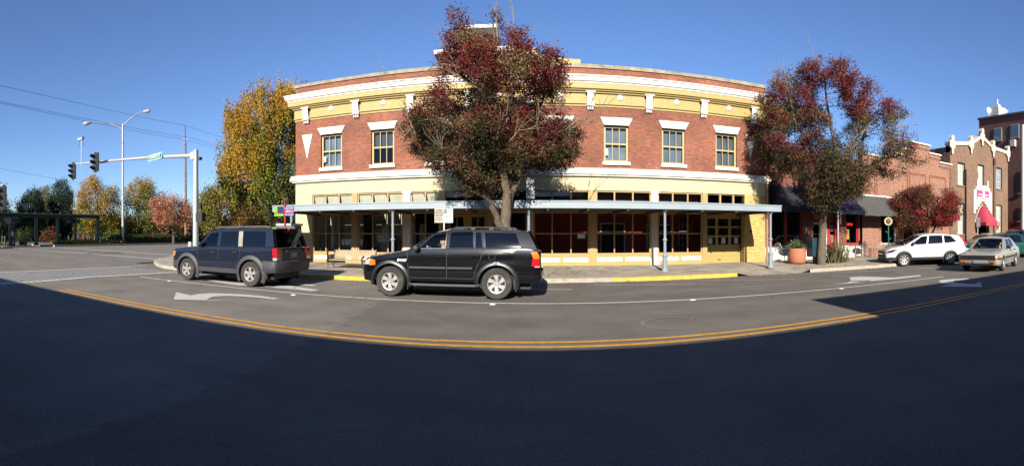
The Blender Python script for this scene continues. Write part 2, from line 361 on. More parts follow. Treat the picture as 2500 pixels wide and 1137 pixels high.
# painted lines: sheets 4 mm apart
def strip(mb, P, w, z=0.004):
    P = [Vector((p[0], p[1])) for p in P]
    for i in range(len(P) - 1):
        d = (P[i + 1] - P[i]).normalized(); nn = Vector((-d.y, d.x)) * w / 2
        mb.quad((*(P[i] - nn), z), (*(P[i + 1] - nn), z), (*(P[i + 1] + nn), z), (*(P[i] + nn), z))
    return mb
dy = MB()
for k in range(18):       # short runs with small steps, as hand-repainted lines have
    xa = -10.6 + k * 3.1; xb = xa + 3.1
    if xa > 45: break
    o = 0.012 * math.sin(k * 2.3)
    if k == 2: xb -= 0.0
    strip(dy, [(xa, 6.10 + o), (xb, 6.10 + o)], 0.10); strip(dy, [(xa, 6.36 + o), (xb, 6.36 + o)], 0.10)
struct(dy.build('road_marking', M_yellow))
wl = MB(); strip(wl, [(-12.1, 10.28), (-4, 9.98), (1, 9.85), (6, 9.8), (12.7, 9.72)], 0.11)
struct(wl.build('road_marking', M_white))
pk = MB()
strip(pk, [(0.85, 13.1), (1.6, 12.2)], 0.0001) if False else None
strip(pk, [(-0.6, 12.35), (1.15, 12.3)], 0.09); strip(pk, [(1.9, 13.35), (4.85, 12.75)], 0.07); strip(pk, [(5.0, 13.75), (8.4, 12.6)], 0.06); strip(pk, [(10.5, 13.9), (15.6, 12.6)], 0.07)
struct(pk.build('road_marking', M_white))
def flat(mb, pts, z=0.004): return mb.add([(*G(*p), z) for p in pts], [tuple(range(len(pts)))])
ar = MB()
flat(ar, [(424, 731), (430, 713), (466, 721), (484, 718), (512, 717), (535, 722), (515, 726), (505, 731.5), (563, 734)])
flat(ar, [(484, 718), (520, 716), (560, 717.5), (600, 719.5), (640, 723), (684, 729), (668, 731), (630, 727), (590, 724), (555, 722.6), (520, 724.5), (505, 731)], 0.008)
struct(ar.build('road_marking', M_white))
a2 = MB()
flat(a2, [(506, 685.5), (523, 685), (570, 689.5), (620, 692), (607, 697.5), (582, 697)]); flat(a2, [(640, 699), (700, 696), (780, 708), (762, 711), (715, 706), (660, 702)])
flat(a2, [(700, 694), (762, 699), (775, 697), (715, 690)], 0.008)
struct(a2.build('road_marking', M_white))
a3 = MB()
flat(a3, [(2030, 693.5), (2068, 690), (2075, 687), (2100, 689), (2130, 687), (2123, 684.5), (2078, 686), (2074, 677), (2100, 675), (2140, 676), (2180, 677.5), (2245, 671.5), (2250, 674), (2190, 681), (2150, 684), (2100, 690)])
struct(a3.build('road_marking', M_white))
a4 = MB()
flat(a4, [(2291, 686), (2300, 683), (2363, 679), (2366, 682), (2330, 685), (2326, 688.5), (2343, 692), (2312, 694), (2298, 691)])
flat(a4, [(2290, 699.5), (2343, 691.5), (2378, 694), (2393, 688.5), (2398, 701)], 0.008)
struct(a4.build('road_marking', M_white))
# scuffed tyre rings and old paint traces
M_scuff = mat('road_scuff', (0.225, 0.205, 0.18), 0.9, var=0.12, scale=20, dirt=((0.195, 0.176, 0.152), 5.0))
sf = MB(); cx, cyy = 2.42, 7.35
strip(sf, [(cx + 0.55 * math.cos(a) * (1 + .0), cyy + 0.52 * math.sin(a)) for a in [R(20 + 15 * k) for k in range(18)]], 0.05)
strip(sf, [(3.3 + 0.5 * math.cos(a), 7.45 + 0.5 * math.sin(a)) for a in [R(120 + 15 * k) for k in range(9)]], 0.03)
struct(sf.build('road_marking', M_scuff))
# raised lane buttons
M_btn = mat('road_button', (0.75, 0.73, 0.68), 0.5, var=0.05)
for i, (px, py) in enumerate([(416, 686), (718, 720), (1203, 743), (1690, 732), (2052, 704.5)]):
    g = G(px, py)
    struct(MB().lathe([(0.0, 0.022), (0.05, 0.018), (0.075, 0.0)], 10, (g[0], g[1] - 0.03, 0.004)).build('road_marking', M_btn))

# stamped crosswalk on the near street
M_stamp = mat('crosswalk_stamp', (0.15, 0.142, 0.13), 0.85, var=0.15, scale=8)
M_grout = mat('crosswalk_grout', (0.66, 0.64, 0.60), 0.8, var=0.15, scale=6, dirt=((0.2, 0.19, 0.17), 3.0))
def lerp2(a, b, t): return (a[0] + (b[0] - a[0]) * t, a[1] + (b[1] - a[1]) * t)
nearl = [(-12.25, -1.0), (-12.7, 6.4), (-13.1, 9.0), (-12.75, 11.4), (-12.4, 13.2)]; farl = [(-16.5, -1.0), (-16.35, 8.6), (-16.3, 11.0), (-15.9, 13.9)]
def along(P, y):
    for a, b in zip(P, P[1:]):
        if a[1] <= y <= b[1]: return a[0] + (b[0] - a[0]) * (y - a[1]) / (b[1] - a[1])
    return P[-1][0]
cw = MB(); gr = MB(); yy = -1.0
while yy < 13.0:
    y2 = min(13.05, yy + 0.5)
    cw.quad((along(farl, yy), yy, 0.0), (along(nearl, yy), yy, 0.0), (along(nearl, y2), y2, 0.0), (along(farl, y2), y2, 0.0)); yy += 0.5
k = 0; yy = -0.8
while yy < 12.9:
    strip(gr, [(along(farl, yy) + .05, yy), (along(nearl, yy) - .1, yy)], 0.055, 0.004); yy += 0.26; k += 1
for q in range(1, 9):
    pts_ = []
    for t in range(0, 28):
        y = -1 + t * 0.5; pts_.append((along(farl, y) + (along(nearl, y) - along(farl, y)) * q / 9, y))
    strip(gr, pts_, 0.014, 0.004)
struct(cw.build('crosswalk_pavement', M_stamp)); struct(gr.build('road_marking', M_grout))
ln = MB(); strip(ln, nearl, 0.26, 0.008); strip(ln, farl, 0.2, 0.008)
strip(ln, [(-41, 19.0), (-29.2, 18.9), (-19.8, 18.15)], 0.3, 0.004); strip(ln, [(-43, 24.3), (-29.5, 23.2), (-20.6, 21.8)], 0.3, 0.004)
struct(ln.build('road_marking', M_white))
M_tan = mat('crosswalk_edge_tan', (0.40, 0.27, 0.10), 0.85, var=0.3, scale=6, dirt=((0.16, 0.14, 0.12), 4.0))
tn = MB()
for t in range(56):
    y = -1 + t * 0.25
    strip(tn, [(along(nearl, y) + 0.22, y), (along(nearl, y) + 0.62, y - 0.05)], 0.05, 0.004); strip(tn, [(along(farl, y) - 0.2, y), (along(farl, y) - 0.75, y)], 0.045, 0.004)
struct(tn.build('road_marking', M_tan))

# verge and kerbs on the far side of the cross street
vg = MB().box(-60, -44.6, 27, 140, -0.05, 0.14).box(-49.5, -41.2, 2, 17.9, -0.05, 0.14)
struct(vg.build('planted_ground', M_grass))
kk = MB().box(-44.6, -44.2, 25.0, 140, -0.03, 0.18).box(-41.2, -40.8, 2, 18.3, -0.03, 0.18).box(-49, -41.2, 17.9, 18.3, -0.03, 0.18).box(-50, -44.6, 25.0, 27.0, -0.03, 0.165)
struct(kk.build('verge_kerb', M_kerb))
# ------------------------------------------------------------------ corner building
M_brick = brick('red_brick', (0.31, 0.088, 0.040), (0.235, 0.062, 0.030), (0.28, 0.145, 0.095), streak=0.3, pscale=0.7)
M_cream = mat('yellow_paint', (0.45, 0.325, 0.095), 0.6, var=0.06, scale=1.4, dirt=((0.36, 0.255, 0.085), 1.8, (4, 4, 0.4)))
M_pale = mat('pale_yellow_paint', (0.66, 0.545, 0.29), 0.6, var=0.04, scale=1.4, dirt=((0.60, 0.48, 0.24), 1.5, (3, 3, 0.3)))
M_wht = mat('white_paint', (0.84, 0.80, 0.71), 0.55, var=0.05, scale=3, dirt=((0.50, 0.47, 0.41), 2.6, (3, 3, .6)))
M_trim = mat('ochre_trim', (0.46, 0.30, 0.105), 0.55, var=0.06, scale=3)
M_pink = mat('pilaster_paint', (0.74, 0.60, 0.50), 0.6, var=0.05)
M_conc2 = mat('coping_stone', (0.34, 0.29, 0.20), 0.9, var=0.25, scale=2.5, bump=0.3, dirt=((0.14, 0.12, 0.08), 1.6))
M_gl = glass('shop_glass', (0.88, 0.92, 0.90), 0.95)
M_glw = glass('window_glass', (0.8, 0.86, 0.9), 0.85)
M_awn = mat('awning_metal', (0.31, 0.37, 0.405), 0.45, var=0.08, scale=1.5, dirt=((0.33, 0.37, 0.39), 1.4, (1, 1, 4)))
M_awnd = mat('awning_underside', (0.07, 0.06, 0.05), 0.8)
M_maroon = mat('maroon_wall', (0.42, 0.05, 0.04), 0.7, var=0.1)
M_olive = mat('olive_wall', (0.80, 0.76, 0.58), 0.7, var=0.1)
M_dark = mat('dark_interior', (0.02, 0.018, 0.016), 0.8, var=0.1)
M_floor = mat('interior_floor', (0.42, 0.36, 0.28), 0.6)
M_black = mat('black_metal', (0.018, 0.018, 0.02), 0.5, var=0.1)
M_paper = mat('paper', (0.72, 0.71, 0.68), 0.7, var=0.04)
M_ink = mat('ink', (0.03, 0.03, 0.035), 0.7, var=0.0)
M_roof = mat('roof_felt', (0.12, 0.11, 0.10), 0.9)
YF, XB = 18.3, 10.5
Bd = thing('corner_building', 'two storey red brick corner building with yellow frieze and ground floor shopfronts', 'building', (0, YF, 0))
WX = [-8.66, -6.23, -3.79, -1.34, 1.1, 3.53, 6.02, 8.5]; WW, WZ0, WZ1 = 0.52, 4.49, 6.0
upper = MB()
wall_cells(upper, -XB, XB, 4.1, 8.3, [(x - WW, x + WW, WZ0, WZ1) for x in WX], YF, 0.2)
upper.quad((-XB, YF, 0), (-XB, YF + 17, 0), (-XB, YF + 17, 8.3), (-XB, YF, 8.3)).quad((XB, YF, 0), (XB, YF, 8.3), (XB, YF + 17, 8.3), (XB, YF + 17, 0)).quad((-XB, YF + 17, 0), (XB, YF + 17, 0), (XB, YF + 17, 8.3), (-XB, YF + 17, 8.3))
upper.quad((-XB, YF + .35, 8.3), (XB, YF + .35, 8.3), (XB, YF + .35, 7.8), (-XB, YF + .35, 7.8))
upper.build('brick_wall', M_brick, Bd)
MB().quad((-XB + .01, YF + .1, 7.8), (XB - .01, YF + .1, 7.8), (XB - .01, YF + 16.9, 7.8), (-XB + .01, YF + 16.9, 7.8)).build('roof', M_roof, Bd)
cp = MB()
xs = -XB - .05
rr = random.Random(4)
while xs < XB:      # coping stones, slightly uneven
    x2 = min(XB + .05, xs + rr.uniform(1.5, 2.1)); d = rr.uniform(-.012, .012)
    cp.box(xs + .004, x2 - .004, YF - 0.05, YF + 0.4, 8.303, 8.445 + d); xs = x2
cp.box(-XB - .05, -XB + .35, YF + .41, YF + 17, 8.303, 8.44).box(XB - .35, XB + .05, YF + .41, YF + 17, 8.303, 8.44)
cp.build('coping', M_conc2, Bd)
# main cornice: stepped white gutter over a yellow box
cn = MB()
prof = [(0, 7.93), (.16, 7.96), (.30, 7.93), (.42, 7.90), (.42, 7.85), (.38, 7.84), (.38, 7.77), (.35, 7.74), (.35, 7.69), (.29, 7.645), (.29, 7.61), (0, 7.61)]
def profile_run(mb, prof, x0, x1, y, wrap=True):
    P = [[(x0 - (o if wrap else 0), y - o, z), (x1 + (o if wrap else 0), y - o, z)] for o, z in prof]
    mb.grid(P)
    for sx, k in ((x0, 0), (x1, 1)):
        if wrap:
            mb.grid([[(P[i][k][0], y - prof[i][0], prof[i][1]), (P[i][k][0], y + 1.2, prof[i][1])] for i in range(len(prof))])
    return mb
profile_run(cn, prof, -XB - .002, XB + .002, YF)
cornice = cn.build('cornice', M_wht, Bd)
fl = MB(); fl.box(-XB - .3, XB + .3, YF - .028, YF - .004, 7.925, 7.972); rr = random.Random(2)     # flaking lead flashing along the top edge
x = -XB - .3
while x < XB + .3:
    l = rr.uniform(.1, .5); fl.box(x, x + l, YF - .03, YF - .002, 7.93, 7.97 + rr.uniform(0, .05)); x += l + rr.choice([0, 0, .05, .2])
fl.build('flashing', M_wht, cornice)
profile_run(MB(), [(.004, 7.61), (.27, 7.608), (.27, 7.40), (.2, 7.37), (.2, 7.34), (.12, 7.30), (.12, 7.27), (0.004, 7.25)], -XB - .002, XB + .002, YF).build('soffit_box', M_cream, Bd)
fz = MB(); profile_run(fz, [(.045, 7.26), (.045, 6.865), (.085, 6.855), (.085, 6.82), (.03, 6.815), (.03, 6.73), (0.0, 6.725)], -XB - .002, XB + .002, YF).build('frieze', M_cream, Bd)
br = MB()
for k in range(9):
    x = -9.9 + 2.468 * k; b = MB()
    b.box(x - .2, x + .2, YF - .25, YF - .047, 7.25, 7.30)
    for s in (-1, 0, 1): b.prism([(YF - .05, 7.25), (YF - .22, 7.25), (YF - .2, 7.1), (YF - .14, 6.9), (YF - .12, 6.78), (YF - .05, 6.78)], x + s * .095 - .045, x + s * .095 + .045, 'x')
    b.prism([(YF - .05, 7.24), (YF - .18, 7.24), (YF - .16, 7.1), (YF - .1, 6.9), (YF - .09, 6.78), (YF - .05, 6.78)], x - .14, x + .14, 'x')
    b.box(x - .16, x + .16, YF - .17, YF - .047, 6.73, 6.775)
    for s in (-1, 0, 1): b.lathe([(0.0, 6.57), (.03, 6.585), (.04, 6.64), (.035, 6.73)], 8, (x + s * .095, YF - .08, 0))
    b.build('bracket', M_wht, Bd)
for k in range(8):
    x = -8.66 + 2.468 * k
    MB().lathe([(0, -.10), (.09, -.09), (.125, -.06), (.13, -.044)], 18, (x, YF, 7.13), 'y').build('roundel', M_wht, Bd, smooth=True)
for k, x in enumerate(WX):
    wn = MB()
    a, b, y = x - WW, x + WW, YF + .1
    wn.box(a, a + .085, y, y + .08, WZ0, WZ1).box(b - .085, b, y, y + .08, WZ0, WZ1).box(a + .085, b - .085, y, y + .08, WZ1 - .09, WZ1).box(a + .085, b - .085, y, y + .08, WZ0, WZ0 + .08)
    zm = (WZ0 + WZ1) / 2; wn.box(a + .085, b - .085, y + .01, y + .07, zm - .03, zm + .03)
    for s in (-1, 1):
        xm = x + s * .145; wn.box(xm - .014, xm + .014, y + .02, y + .06, WZ0 + .08, zm - .03).box(xm - .014, xm + .014, y + .02, y + .06, zm + .03, WZ1 - .09)
    wf = wn.build('window', mat('sash_cream', (0.50, 0.385, 0.16), 0.6, var=.05), Bd)
    MB().quad((a, y + .05, WZ0), (b, y + .05, WZ0), (b, y + .05, WZ1), (a, y + .05, WZ1)).build('pane', M_glw, wf)
    MB().box(a - .06, b + .06, YF - .09, YF + .1, WZ0 - .14, WZ0 - .002).build('sill', M_wht, wf)
    MB().prism([(x - .52, 6.0), (x + .52, 6.0), (x + .68, 6.31), (x - .68, 6.31)], YF - .05, YF + .19).build('lintel', M_wht, wf)
    bl = [.30, .0, .34, .2, .3, .27, .22, .10][k]; MB().quad((a, y + .16, WZ0 if k != 1 else WZ0 + .75), (b, y + .16, WZ0 if k != 1 else WZ0 + .75), (b, y + .16, WZ1), (a, y + .16, WZ1)).build('reflection_blind', mat('blind_%d' % k, (.20 * (bl + .15) / .3, .225 * (bl + .15) / .3, .25 * (bl + .15) / .3), .8, var=.25, scale=1.5), wf)  # sky and tree reflections in the glass put into the blind's colour
    if k in (0, 5): MB().box(a + .09, a + .2, y + .03, y + .04, WZ0 + .28, WZ0 + .55).build('paper_notice', M_paper, wf)
# rooms behind the upper windows
MB().quad((-XB + .2, YF + 3, 4.2), (XB - .2, YF + 3, 4.2), (XB - .2, YF + 3, 7.6), (-XB + .2, YF + 3, 7.6)).quad((-XB + .2, YF + .25, 4.2), (XB - .2, YF + .25, 4.2), (XB - .2, YF + 3, 4.2), (-XB + .2, YF + 3, 4.2)).build('upstairs_room', mat('upstairs_wall', (0.10, 0.11, 0.12), 0.8), Bd)
for x in (-9.88, 9.72):
    MB().prism([(x - .27, 6.08), (x + .27, 6.08), (x, 4.97)], YF - .03, YF + .05).build('triangle_ornament', M_wht, Bd)
# belt course and the plain yellow band under it
profile_run(MB(), [(.0, 4.22), (.10, 4.19), (.17, 4.17), (.17, 4.07), (.205, 4.055), (.205, 3.95), (.13, 3.92), (.13, 3.88), (0.0, 3.86)], -XB - .002, XB + .002, YF).build('belt_course', M_wht, Bd)
X0, X1 = -9.62, 9.42
fr = MB(); fr.quad((-XB, YF - .004, 3.3), (XB, YF - .004, 3.3), (XB, YF - .004, 4.1), (-XB, YF - .004, 4.1)).quad((X0, YF - .004, 3.3), (X0, YF + .3, 3.3), (X1, YF + .3, 3.3), (X1, YF - .004, 3.3))
fr.build('lower_wall', M_pale, Bd)
pr = MB(); pr.box(-XB - .004, X0, YF - .005, YF + .35, 0.0, 3.3); pr.build('corner_pier', M_pale, Bd)
M_ybrick = brick('yellow_painted_brick', (0.66, 0.46, 0.15), (0.58, 0.40, 0.13), (0.50, 0.35, 0.13), streak=0.12)
MB().box(X1, XB + .004, YF - .005, YF + .35, 0.0, 3.298).build('garage_pier', M_ybrick, Bd)
# storefront bays: (x0, x1, panes)
def px(p): return PX(p, YF)
posts = [(px(860), px(872), 'y'), (px(984), px(1002), 'p'), (px(1074), px(1086), 'y'), (px(1190), px(1202), 'y'), (px(1287), px(1302), 'p'), (px(1440), px(1455), 'y'), (px(1590), px(1606), 'p'), (px(1716), px(1727), 'y')]
for a, b, t in posts:
    if t == 'y':
        MB().box(a, b, YF + .0, YF + .16, 0.1, 3.3).build('post', M_trim, Bd)
    else:
        MB().box(a, b, YF - .03, YF + .2, 0.1, 3.22).box(a - .05, b + .05, YF - .05, YF + .2, 3.22, 3.297).box(a - .05, b + .05, YF - .05, YF + .2, 0.1, 0.5).build('pilaster', M_pink, Bd)
def bay(x0, x1, np, bulk=True, zb=0.72, rows=True):
    f = MB(); y = YF + .05; t = .045
    zt, zh, z2, z3 = 2.36, 2.52, 2.62, 3.24
    f.box(x0, x1, y - .02, y + .1, zt, z2)                                    # head beam
    f.box(x0, x1, y, y + .08, z3, 3.3)
    f.box(x0, x0 + .07, y, y + .08, zb - .1, zt).box(x1 - .07, x1, y, y + .08, zb - .1, zt).box(x0, x0 + .06, y, y + .08, z2, z3).box(x1 - .06, x1, y, y + .08, z2, z3)
    f.box(x0 + .07, x1 - .07, y - .01, y + .08, zb - .1, zb)
    zr = 1.52
    if rows: f.box(x0 + .07, x1 - .07, y + .02, y + .07, zr - .022, zr + .022)
    for k in range(1, np):
        xm = x0 + (x1 - x0) * k / np
        f.box(xm - .025, xm + .025, y + .012, y + .075, zb, zr - .022).box(xm - .025, xm + .025, y + .012, y + .075, zr + .022, zt).box(xm - .03, xm + .03, y, y + .08, z2, z3)
    o = f.build('shop_window', M_trim, Bd)
    MB().quad((x0, y + .05, zb), (x1, y + .05, zb), (x1, y + .05, zt), (x0, y + .05, zt)).quad((x0, y + .05, z2), (x1, y + .05, z2), (x1, y + .05, z3), (x0, y + .05, z3)).build('pane', M_gl, o)
    if bulk:
        bk = MB(); bk.box(x0, x1, y - .03, y + .1, 0.05, 0.37).box(x0, x1, y - .03, y + .1, 0.565, zb - .102)
        n2 = 2; wv = x1 - x0
        for k in range(n2 + 1):
            xm = x0 + wv * k / n2; bk.box(max(x0, xm - .06), min(x1, xm + .06), y - .028, y + .1, 0.37, 0.565)
        bk.build('bulkhead', M_cream, o)
        MB().box(x0 + .01, x1 - .01, y + .0, y + .09, 0.37, 0.565).build('bulkhead_panel', M_wht, o)
    return o
b1 = bay(X0, posts[0][0], 3); b2 = bay(posts[0][1], posts[1][0], 3); b3 = bay(posts[1][1], posts[2][0], 2)
b5 = bay(posts[3][1], posts[4][0], 2); b6 = bay(posts[4][1], posts[5][0], 3); b7 = bay(posts[5][1], posts[6][0], 3); b8 = bay(posts[6][1], posts[7][0], 3)
# entrance doors between bays
xa, xb_ = posts[2][1], posts[3][0]
dm = MB(); y = YF + .4
dm.box(xa, xb_, y - .02, y + .08, 2.36, 2.62).box(xa, xb_, YF + .05, YF + .13, 3.24, 3.3); nd_ = 2; wv = (xb_ - xa) / 2
for k in range(3):
    xm = xa + wv * k; dm.box(max(xa, xm - .06), min(xb_, xm + .06), y, y + .08, 0.1, 2.36).box(max(xa, xm - .03), min(xb_, xm + .03), YF + .05, YF + .13, 2.62, 3.24)
ent = dm.build('entrance', M_trim, Bd)
MB().box(xa, xb_, YF + .03, y, 2.5, 2.6).build('entrance_soffit', M_trim, ent)
MB().quad((xa, YF + .1, 2.62), (xb_, YF + .1, 2.62), (xb_, YF + .1, 3.24), (xa, YF + .1, 3.24)).build('pane', M_gl, ent)
for k in range(2):
    a, b = xa + wv * k + .062, xa + wv * (k + 1) - .062; d = MB()
    d.box(a, a + .11, y + .01, y + .06, .12, 2.34).box(b - .11, b, y + .01, y + .06, .12, 2.34).box(a + .11, b - .11, y + .01, y + .06, 2.22, 2.34).box(a + .11, b - .11, y + .01, y + .06, .12, .5).box((a + b) / 2 - .02, (a + b) / 2 + .02, y + .015, y + .055, .5, 2.22)
    do = d.build('door', M_trim, Bd); MB().quad((a, y + .035, .4), (b, y + .035, .4), (b, y + .035, 2.3), (a, y + .035, 2.3)).build('pane', M_gl, do)
    MB().tube([(b - .06, y - .03, .95), (b - .06, y - .03, 1.25)], .012).build('handle', M_black, do)
# roller door with three rows of panes
ga, gb = posts[7][1], px(1823); gy = YF + .45
gd = MB(); gd.box(ga - .02, X1 + .01, YF + .02, gy + .05, 2.42, 2.7).box(gb, X1 + .01, YF + .2, gy + .1, .05, 2.42)
gd.build('garage_frame', M_trim, Bd)
g2 = MB(); cols = 3; rows = [(1.02, 1.36), (1.44, 1.78), (1.86, 2.2)]; wv = (gb - ga) / 3
for z0, z1 in [(.12, .5), (.506, .98)]: g2.box(ga, gb, gy, gy + .05, z0, z1)
zz = [.986, 1.02, 1.36, 1.44, 1.78, 1.86, 2.2, 2.42]
for k in (0, 2, 4, 6): g2.box(ga, gb, gy, gy + .05, zz[k], zz[k + 1])
for z0, z1 in rows:
    for k in range(4):
        xm = ga + wv * k; g2.box(max(ga, xm - .07), min(gb, xm + .07), gy + .004, gy + .046, z0, z1)
gdo = g2.build('garage_door', M_cream, Bd)
pn = MB()
for z0, z1 in rows: pn.quad((ga, gy + .03, z0), (gb, gy + .03, z0), (gb, gy + .03, z1), (ga, gy + .03, z1))
pn.build('pane', mat('dark_glass', (0.012, 0.013, 0.016), 0.08, var=0, spec=0.7), gdo)
for k in range(3):
    xm = ga + wv * (k + .52); MB().box(xm - .1, xm + .1, gy + .012, gy + .02, 1.06, 1.33).build('paper_notice', M_paper, gdo)
for p_, z in ((.35, .33), (.47, .7)): MB().box(ga + wv * 3 * p_, ga + wv * 3 * p_ + .16, gy - .03, gy - .002, z, z + .03).build('handle', M_black, gdo)
gt = MB(); 
for k in range(3): gt.box(ga + wv * k + .06, ga + wv * (k + 1) - .06, YF + .12, YF + .13, 2.72, 3.24)
gt.build('transom_pane', M_glw, Bd)
gf = MB()
for k in range(4): gf.box(ga + wv * k - .04, ga + wv * k + .04, YF + .06, YF + .16, 2.7, 3.3)
gf.box(ga, gb, YF + .07, YF + .15, 3.25, 3.3); gf.build('transom_frame', M_trim, Bd)
MB().box(px(1833) - .05, px(1833) + .05, YF - .03, YF - .006, 1.55, 1.66).build('alarm_bell', M_black, Bd)
# rooms behind the shop windows
def room(name, x0, x1, yb, wall, zt=3.35):
    m = MB(); y0 = YF + .36
    m.quad((x0, yb, .1), (x1, yb, .1), (x1, yb, zt), (x0, yb, zt)).quad((x0, y0, .1), (x0, yb, .1), (x0, yb, zt), (x0, y0, zt)).quad((x1, y0, .1), (x1, y0, zt), (x1, yb, zt), (x1, yb, .1))
    o = m.build(name, wall, Bd)
    MB().quad((x0, y0, .14), (x1, y0, .14), (x1, yb, .14), (x0, yb, .14)).build('floor', M_floor, o)
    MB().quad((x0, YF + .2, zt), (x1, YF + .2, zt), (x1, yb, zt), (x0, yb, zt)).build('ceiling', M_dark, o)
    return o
r1 = room('olive_room', X0 + .02, -4.85, YF + 1.5, M_olive); r2 = room('dark_room', -4.83, .18, YF + 4.5, M_dark); r3 = room('maroon_room', .2, posts[7][0], YF + 2.2, M_maroon, 2.62); MB().quad((.2, YF + .6, 2.6), (posts[7][0], YF + .6, 2.6), (posts[7][0], YF + .6, 3.4), (.2, YF + .6, 3.4)).build('shade_backing', mat('transom_dark', (.09, .03, .03), .7, var=.2), r3); r4 = room('garage_room', posts[7][0] + .02, X1, YF + 3, M_dark)  # dark sheet added behind the transoms to keep sunlight out
def inner_door(x0, x1, z1, parent, fr=.07, transom=False):
    y = YF + 2.19; m = MB(); m.box(x0 - fr, x0, y - .05, y, .14, z1).box(x1, x1 + fr, y - .05, y, .14, z1).box(x0 - fr, x1 + fr, y - .05, y, z1, z1 + fr)
    if transom:
        m.box(x0 - fr, x1 + fr, y - .05, y, z1 + .5, z1 + .55)
        for k in range(5): xm = x0 + (x1 - x0) * k / 4; m.box(xm - .015, xm + .015, y - .04, y, z1 + fr, z1 + .5)
    o = m.build('inner_door', M_paper, parent); MB().box(x0, x1, y - .03, y - .012, .14, z1).build('doorway', M_dark, o)
inner_door(3.25, 4.3, 1.95, r3); inner_door(5.45, 6.6, 1.9, r3, transom=True)
gx = MB()
for k in range(5): gx.box(7.0 + k * .18, 7.02 + k * .18, YF + 2.13, YF + 2.17, .3, 2.3)
for k in range(7): gx.box(7.0, 7.74, YF + 2.13, YF + 2.17, .3 + k * .33, .32 + k * .33)
gx.build('window_grid', M_paper, r3); MB().box(7.0, 7.74, YF + 2.175, YF + 2.19, .3, 2.3).build('window_dark', M_dark, r3)
# olive room: dividing partitions and a white counter front
MB().box(-8.9, -8.78, YF + .5, YF + 1.49, .14, 3.3).build('partition', M_olive, r1)
MB().box(-7.3, -7.15, YF + .5, YF + 1.49, .14, 3.3).build('partition', M_dark, r1)
MB().box(-8.05, -7.42, YF + .125, YF + .14, 1.02, 1.28).box(-8.2, -8.08, YF + .125, YF + .14, 1.02, 1.28).box(-7.4, -7.2, YF + .125, YF + .14, 1.02, 1.28).build('banner', M_paper, b1)
for a in (px(758) + .02, px(778), px(797) - .05): MB().box(a, a + .05, YF + .11, YF + .13, .72, 1.5).build('dark_rail', M_black, b1)
for q in range(6): MB().box(-7.0 + q * .42, -6.85 + q * .42 + .1 * (q % 2), YF + .9, YF + 1.3, .14, .9 + .35 * ((q * 7) % 4)).build('stored_goods', [M_black, M_olive, M_dark, M_maroon][q % 4], r1)
for i_, (b_, n_) in enumerate(((b1, 3), (b2, 3), (b3, 2))):
    xa_, xb2_ = [(X0, posts[0][0]), (posts[0][1], posts[1][0]), (posts[1][1], posts[2][0])][i_]
    for q in range(n_):
        u0, u1 = xa_ + (xb2_ - xa_) * q / n_ + .05, xa_ + (xb2_ - xa_) * (q + 1) / n_ - .05
        MB().add([(u0 + .07, YF + .2, 2.6), (u1 + .07, YF + .2, 2.6), (u1 - .05, YF + .12, 3.22), (u0 - .0, YF + .12, 3.22)], [(0, 1, 2, 3)]).build('hopper_pane', mat('hopper_cream', (.62, .58, .44), .6), b_)
s = MB().box(-6.5, -5.92, YF + .085, YF + .09, 1.17, 1.44).build('rent_sign', mat('sign_grey', (0.34, 0.36, 0.37), 0.6), b2)
text('lettering', 'FOR RENT', .15, mat('sign_letters', (0.10, 0.11, 0.12), 0.7, var=0), s, (-6.21, YF + .082, 1.3), bold=.003)
MB().box(px(1411), px(1429), YF + .085, YF + .09, 1.33, 1.5).build('paper_notice', M_paper, b6)
# pediment on the parapet
pd = MB(); Yp = YF + .05
arc = [(.38 * math.cos(R(a)), 8.78 + .36 * math.sin(R(a))) for a in range(0, 181, 12)]
pd.prism([(-2.05, 8.46), (2.05, 8.46), (2.05, 8.66), (1.45, 8.68), (.9, 8.70), (.38, 8.74)] + arc + [(-.38, 8.74), (-.9, 8.70), (-1.45, 8.68), (-2.05, 8.66)], Yp, Yp + .3)
pdo = pd.build('pediment', M_cream, Bd)
MB().prism([(.24 * math.cos(R(a)), 8.78 + .22 * math.sin(R(a))) for a in range(0, 181, 15)] + [(-.24, 8.5), (.24, 8.5)], Yp - .03, Yp + .02).build('arched_panel', M_wht, pdo)
for s in (-1, 1): MB().box(min(s * .40, s * .62), max(s * .40, s * .62), Yp, Yp + .3, 8.745, 8.80).build('shoulder_block', M_wht, pdo)
MB().tube([(XB + .07, YF - .06, .2), (XB + .07, YF - .06, 7.5)], .06).build('downspout', mat('pink_pipe', (0.40, 0.20, 0.15), 0.6), Bd)

# street canopy along the front, carried on posts
Aw = thing('street_canopy', 'long pale grey flat metal canopy on slim posts along the yellow shopfronts', 'canopy', (0, 16.8, 0))
AX0, AX1, AY = -9.93, 9.6, 15.4
ca = MB(); ca.box(AX0, AX1, AY, AY + .05, 2.40, 2.655).box(AX0, AX0 + .05, AY + .05, YF - .02, 2.40, 2.655).box(AX1 - .05, AX1, AY + .05, YF - .02, 2.40, 2.655).box(AX0 + .05, AX1 - .05, AY + .05, YF - .005, 2.60, 2.645)
ca.box(AX0 - .015, AX1 + .015, AY - .02, AY - .001, 2.615, 2.665).build('fascia', M_awn, Aw, bevel=.008)
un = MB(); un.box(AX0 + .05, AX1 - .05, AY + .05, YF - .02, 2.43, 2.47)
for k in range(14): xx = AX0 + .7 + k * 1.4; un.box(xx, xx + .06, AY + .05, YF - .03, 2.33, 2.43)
un.build('underside', M_awnd, Aw)
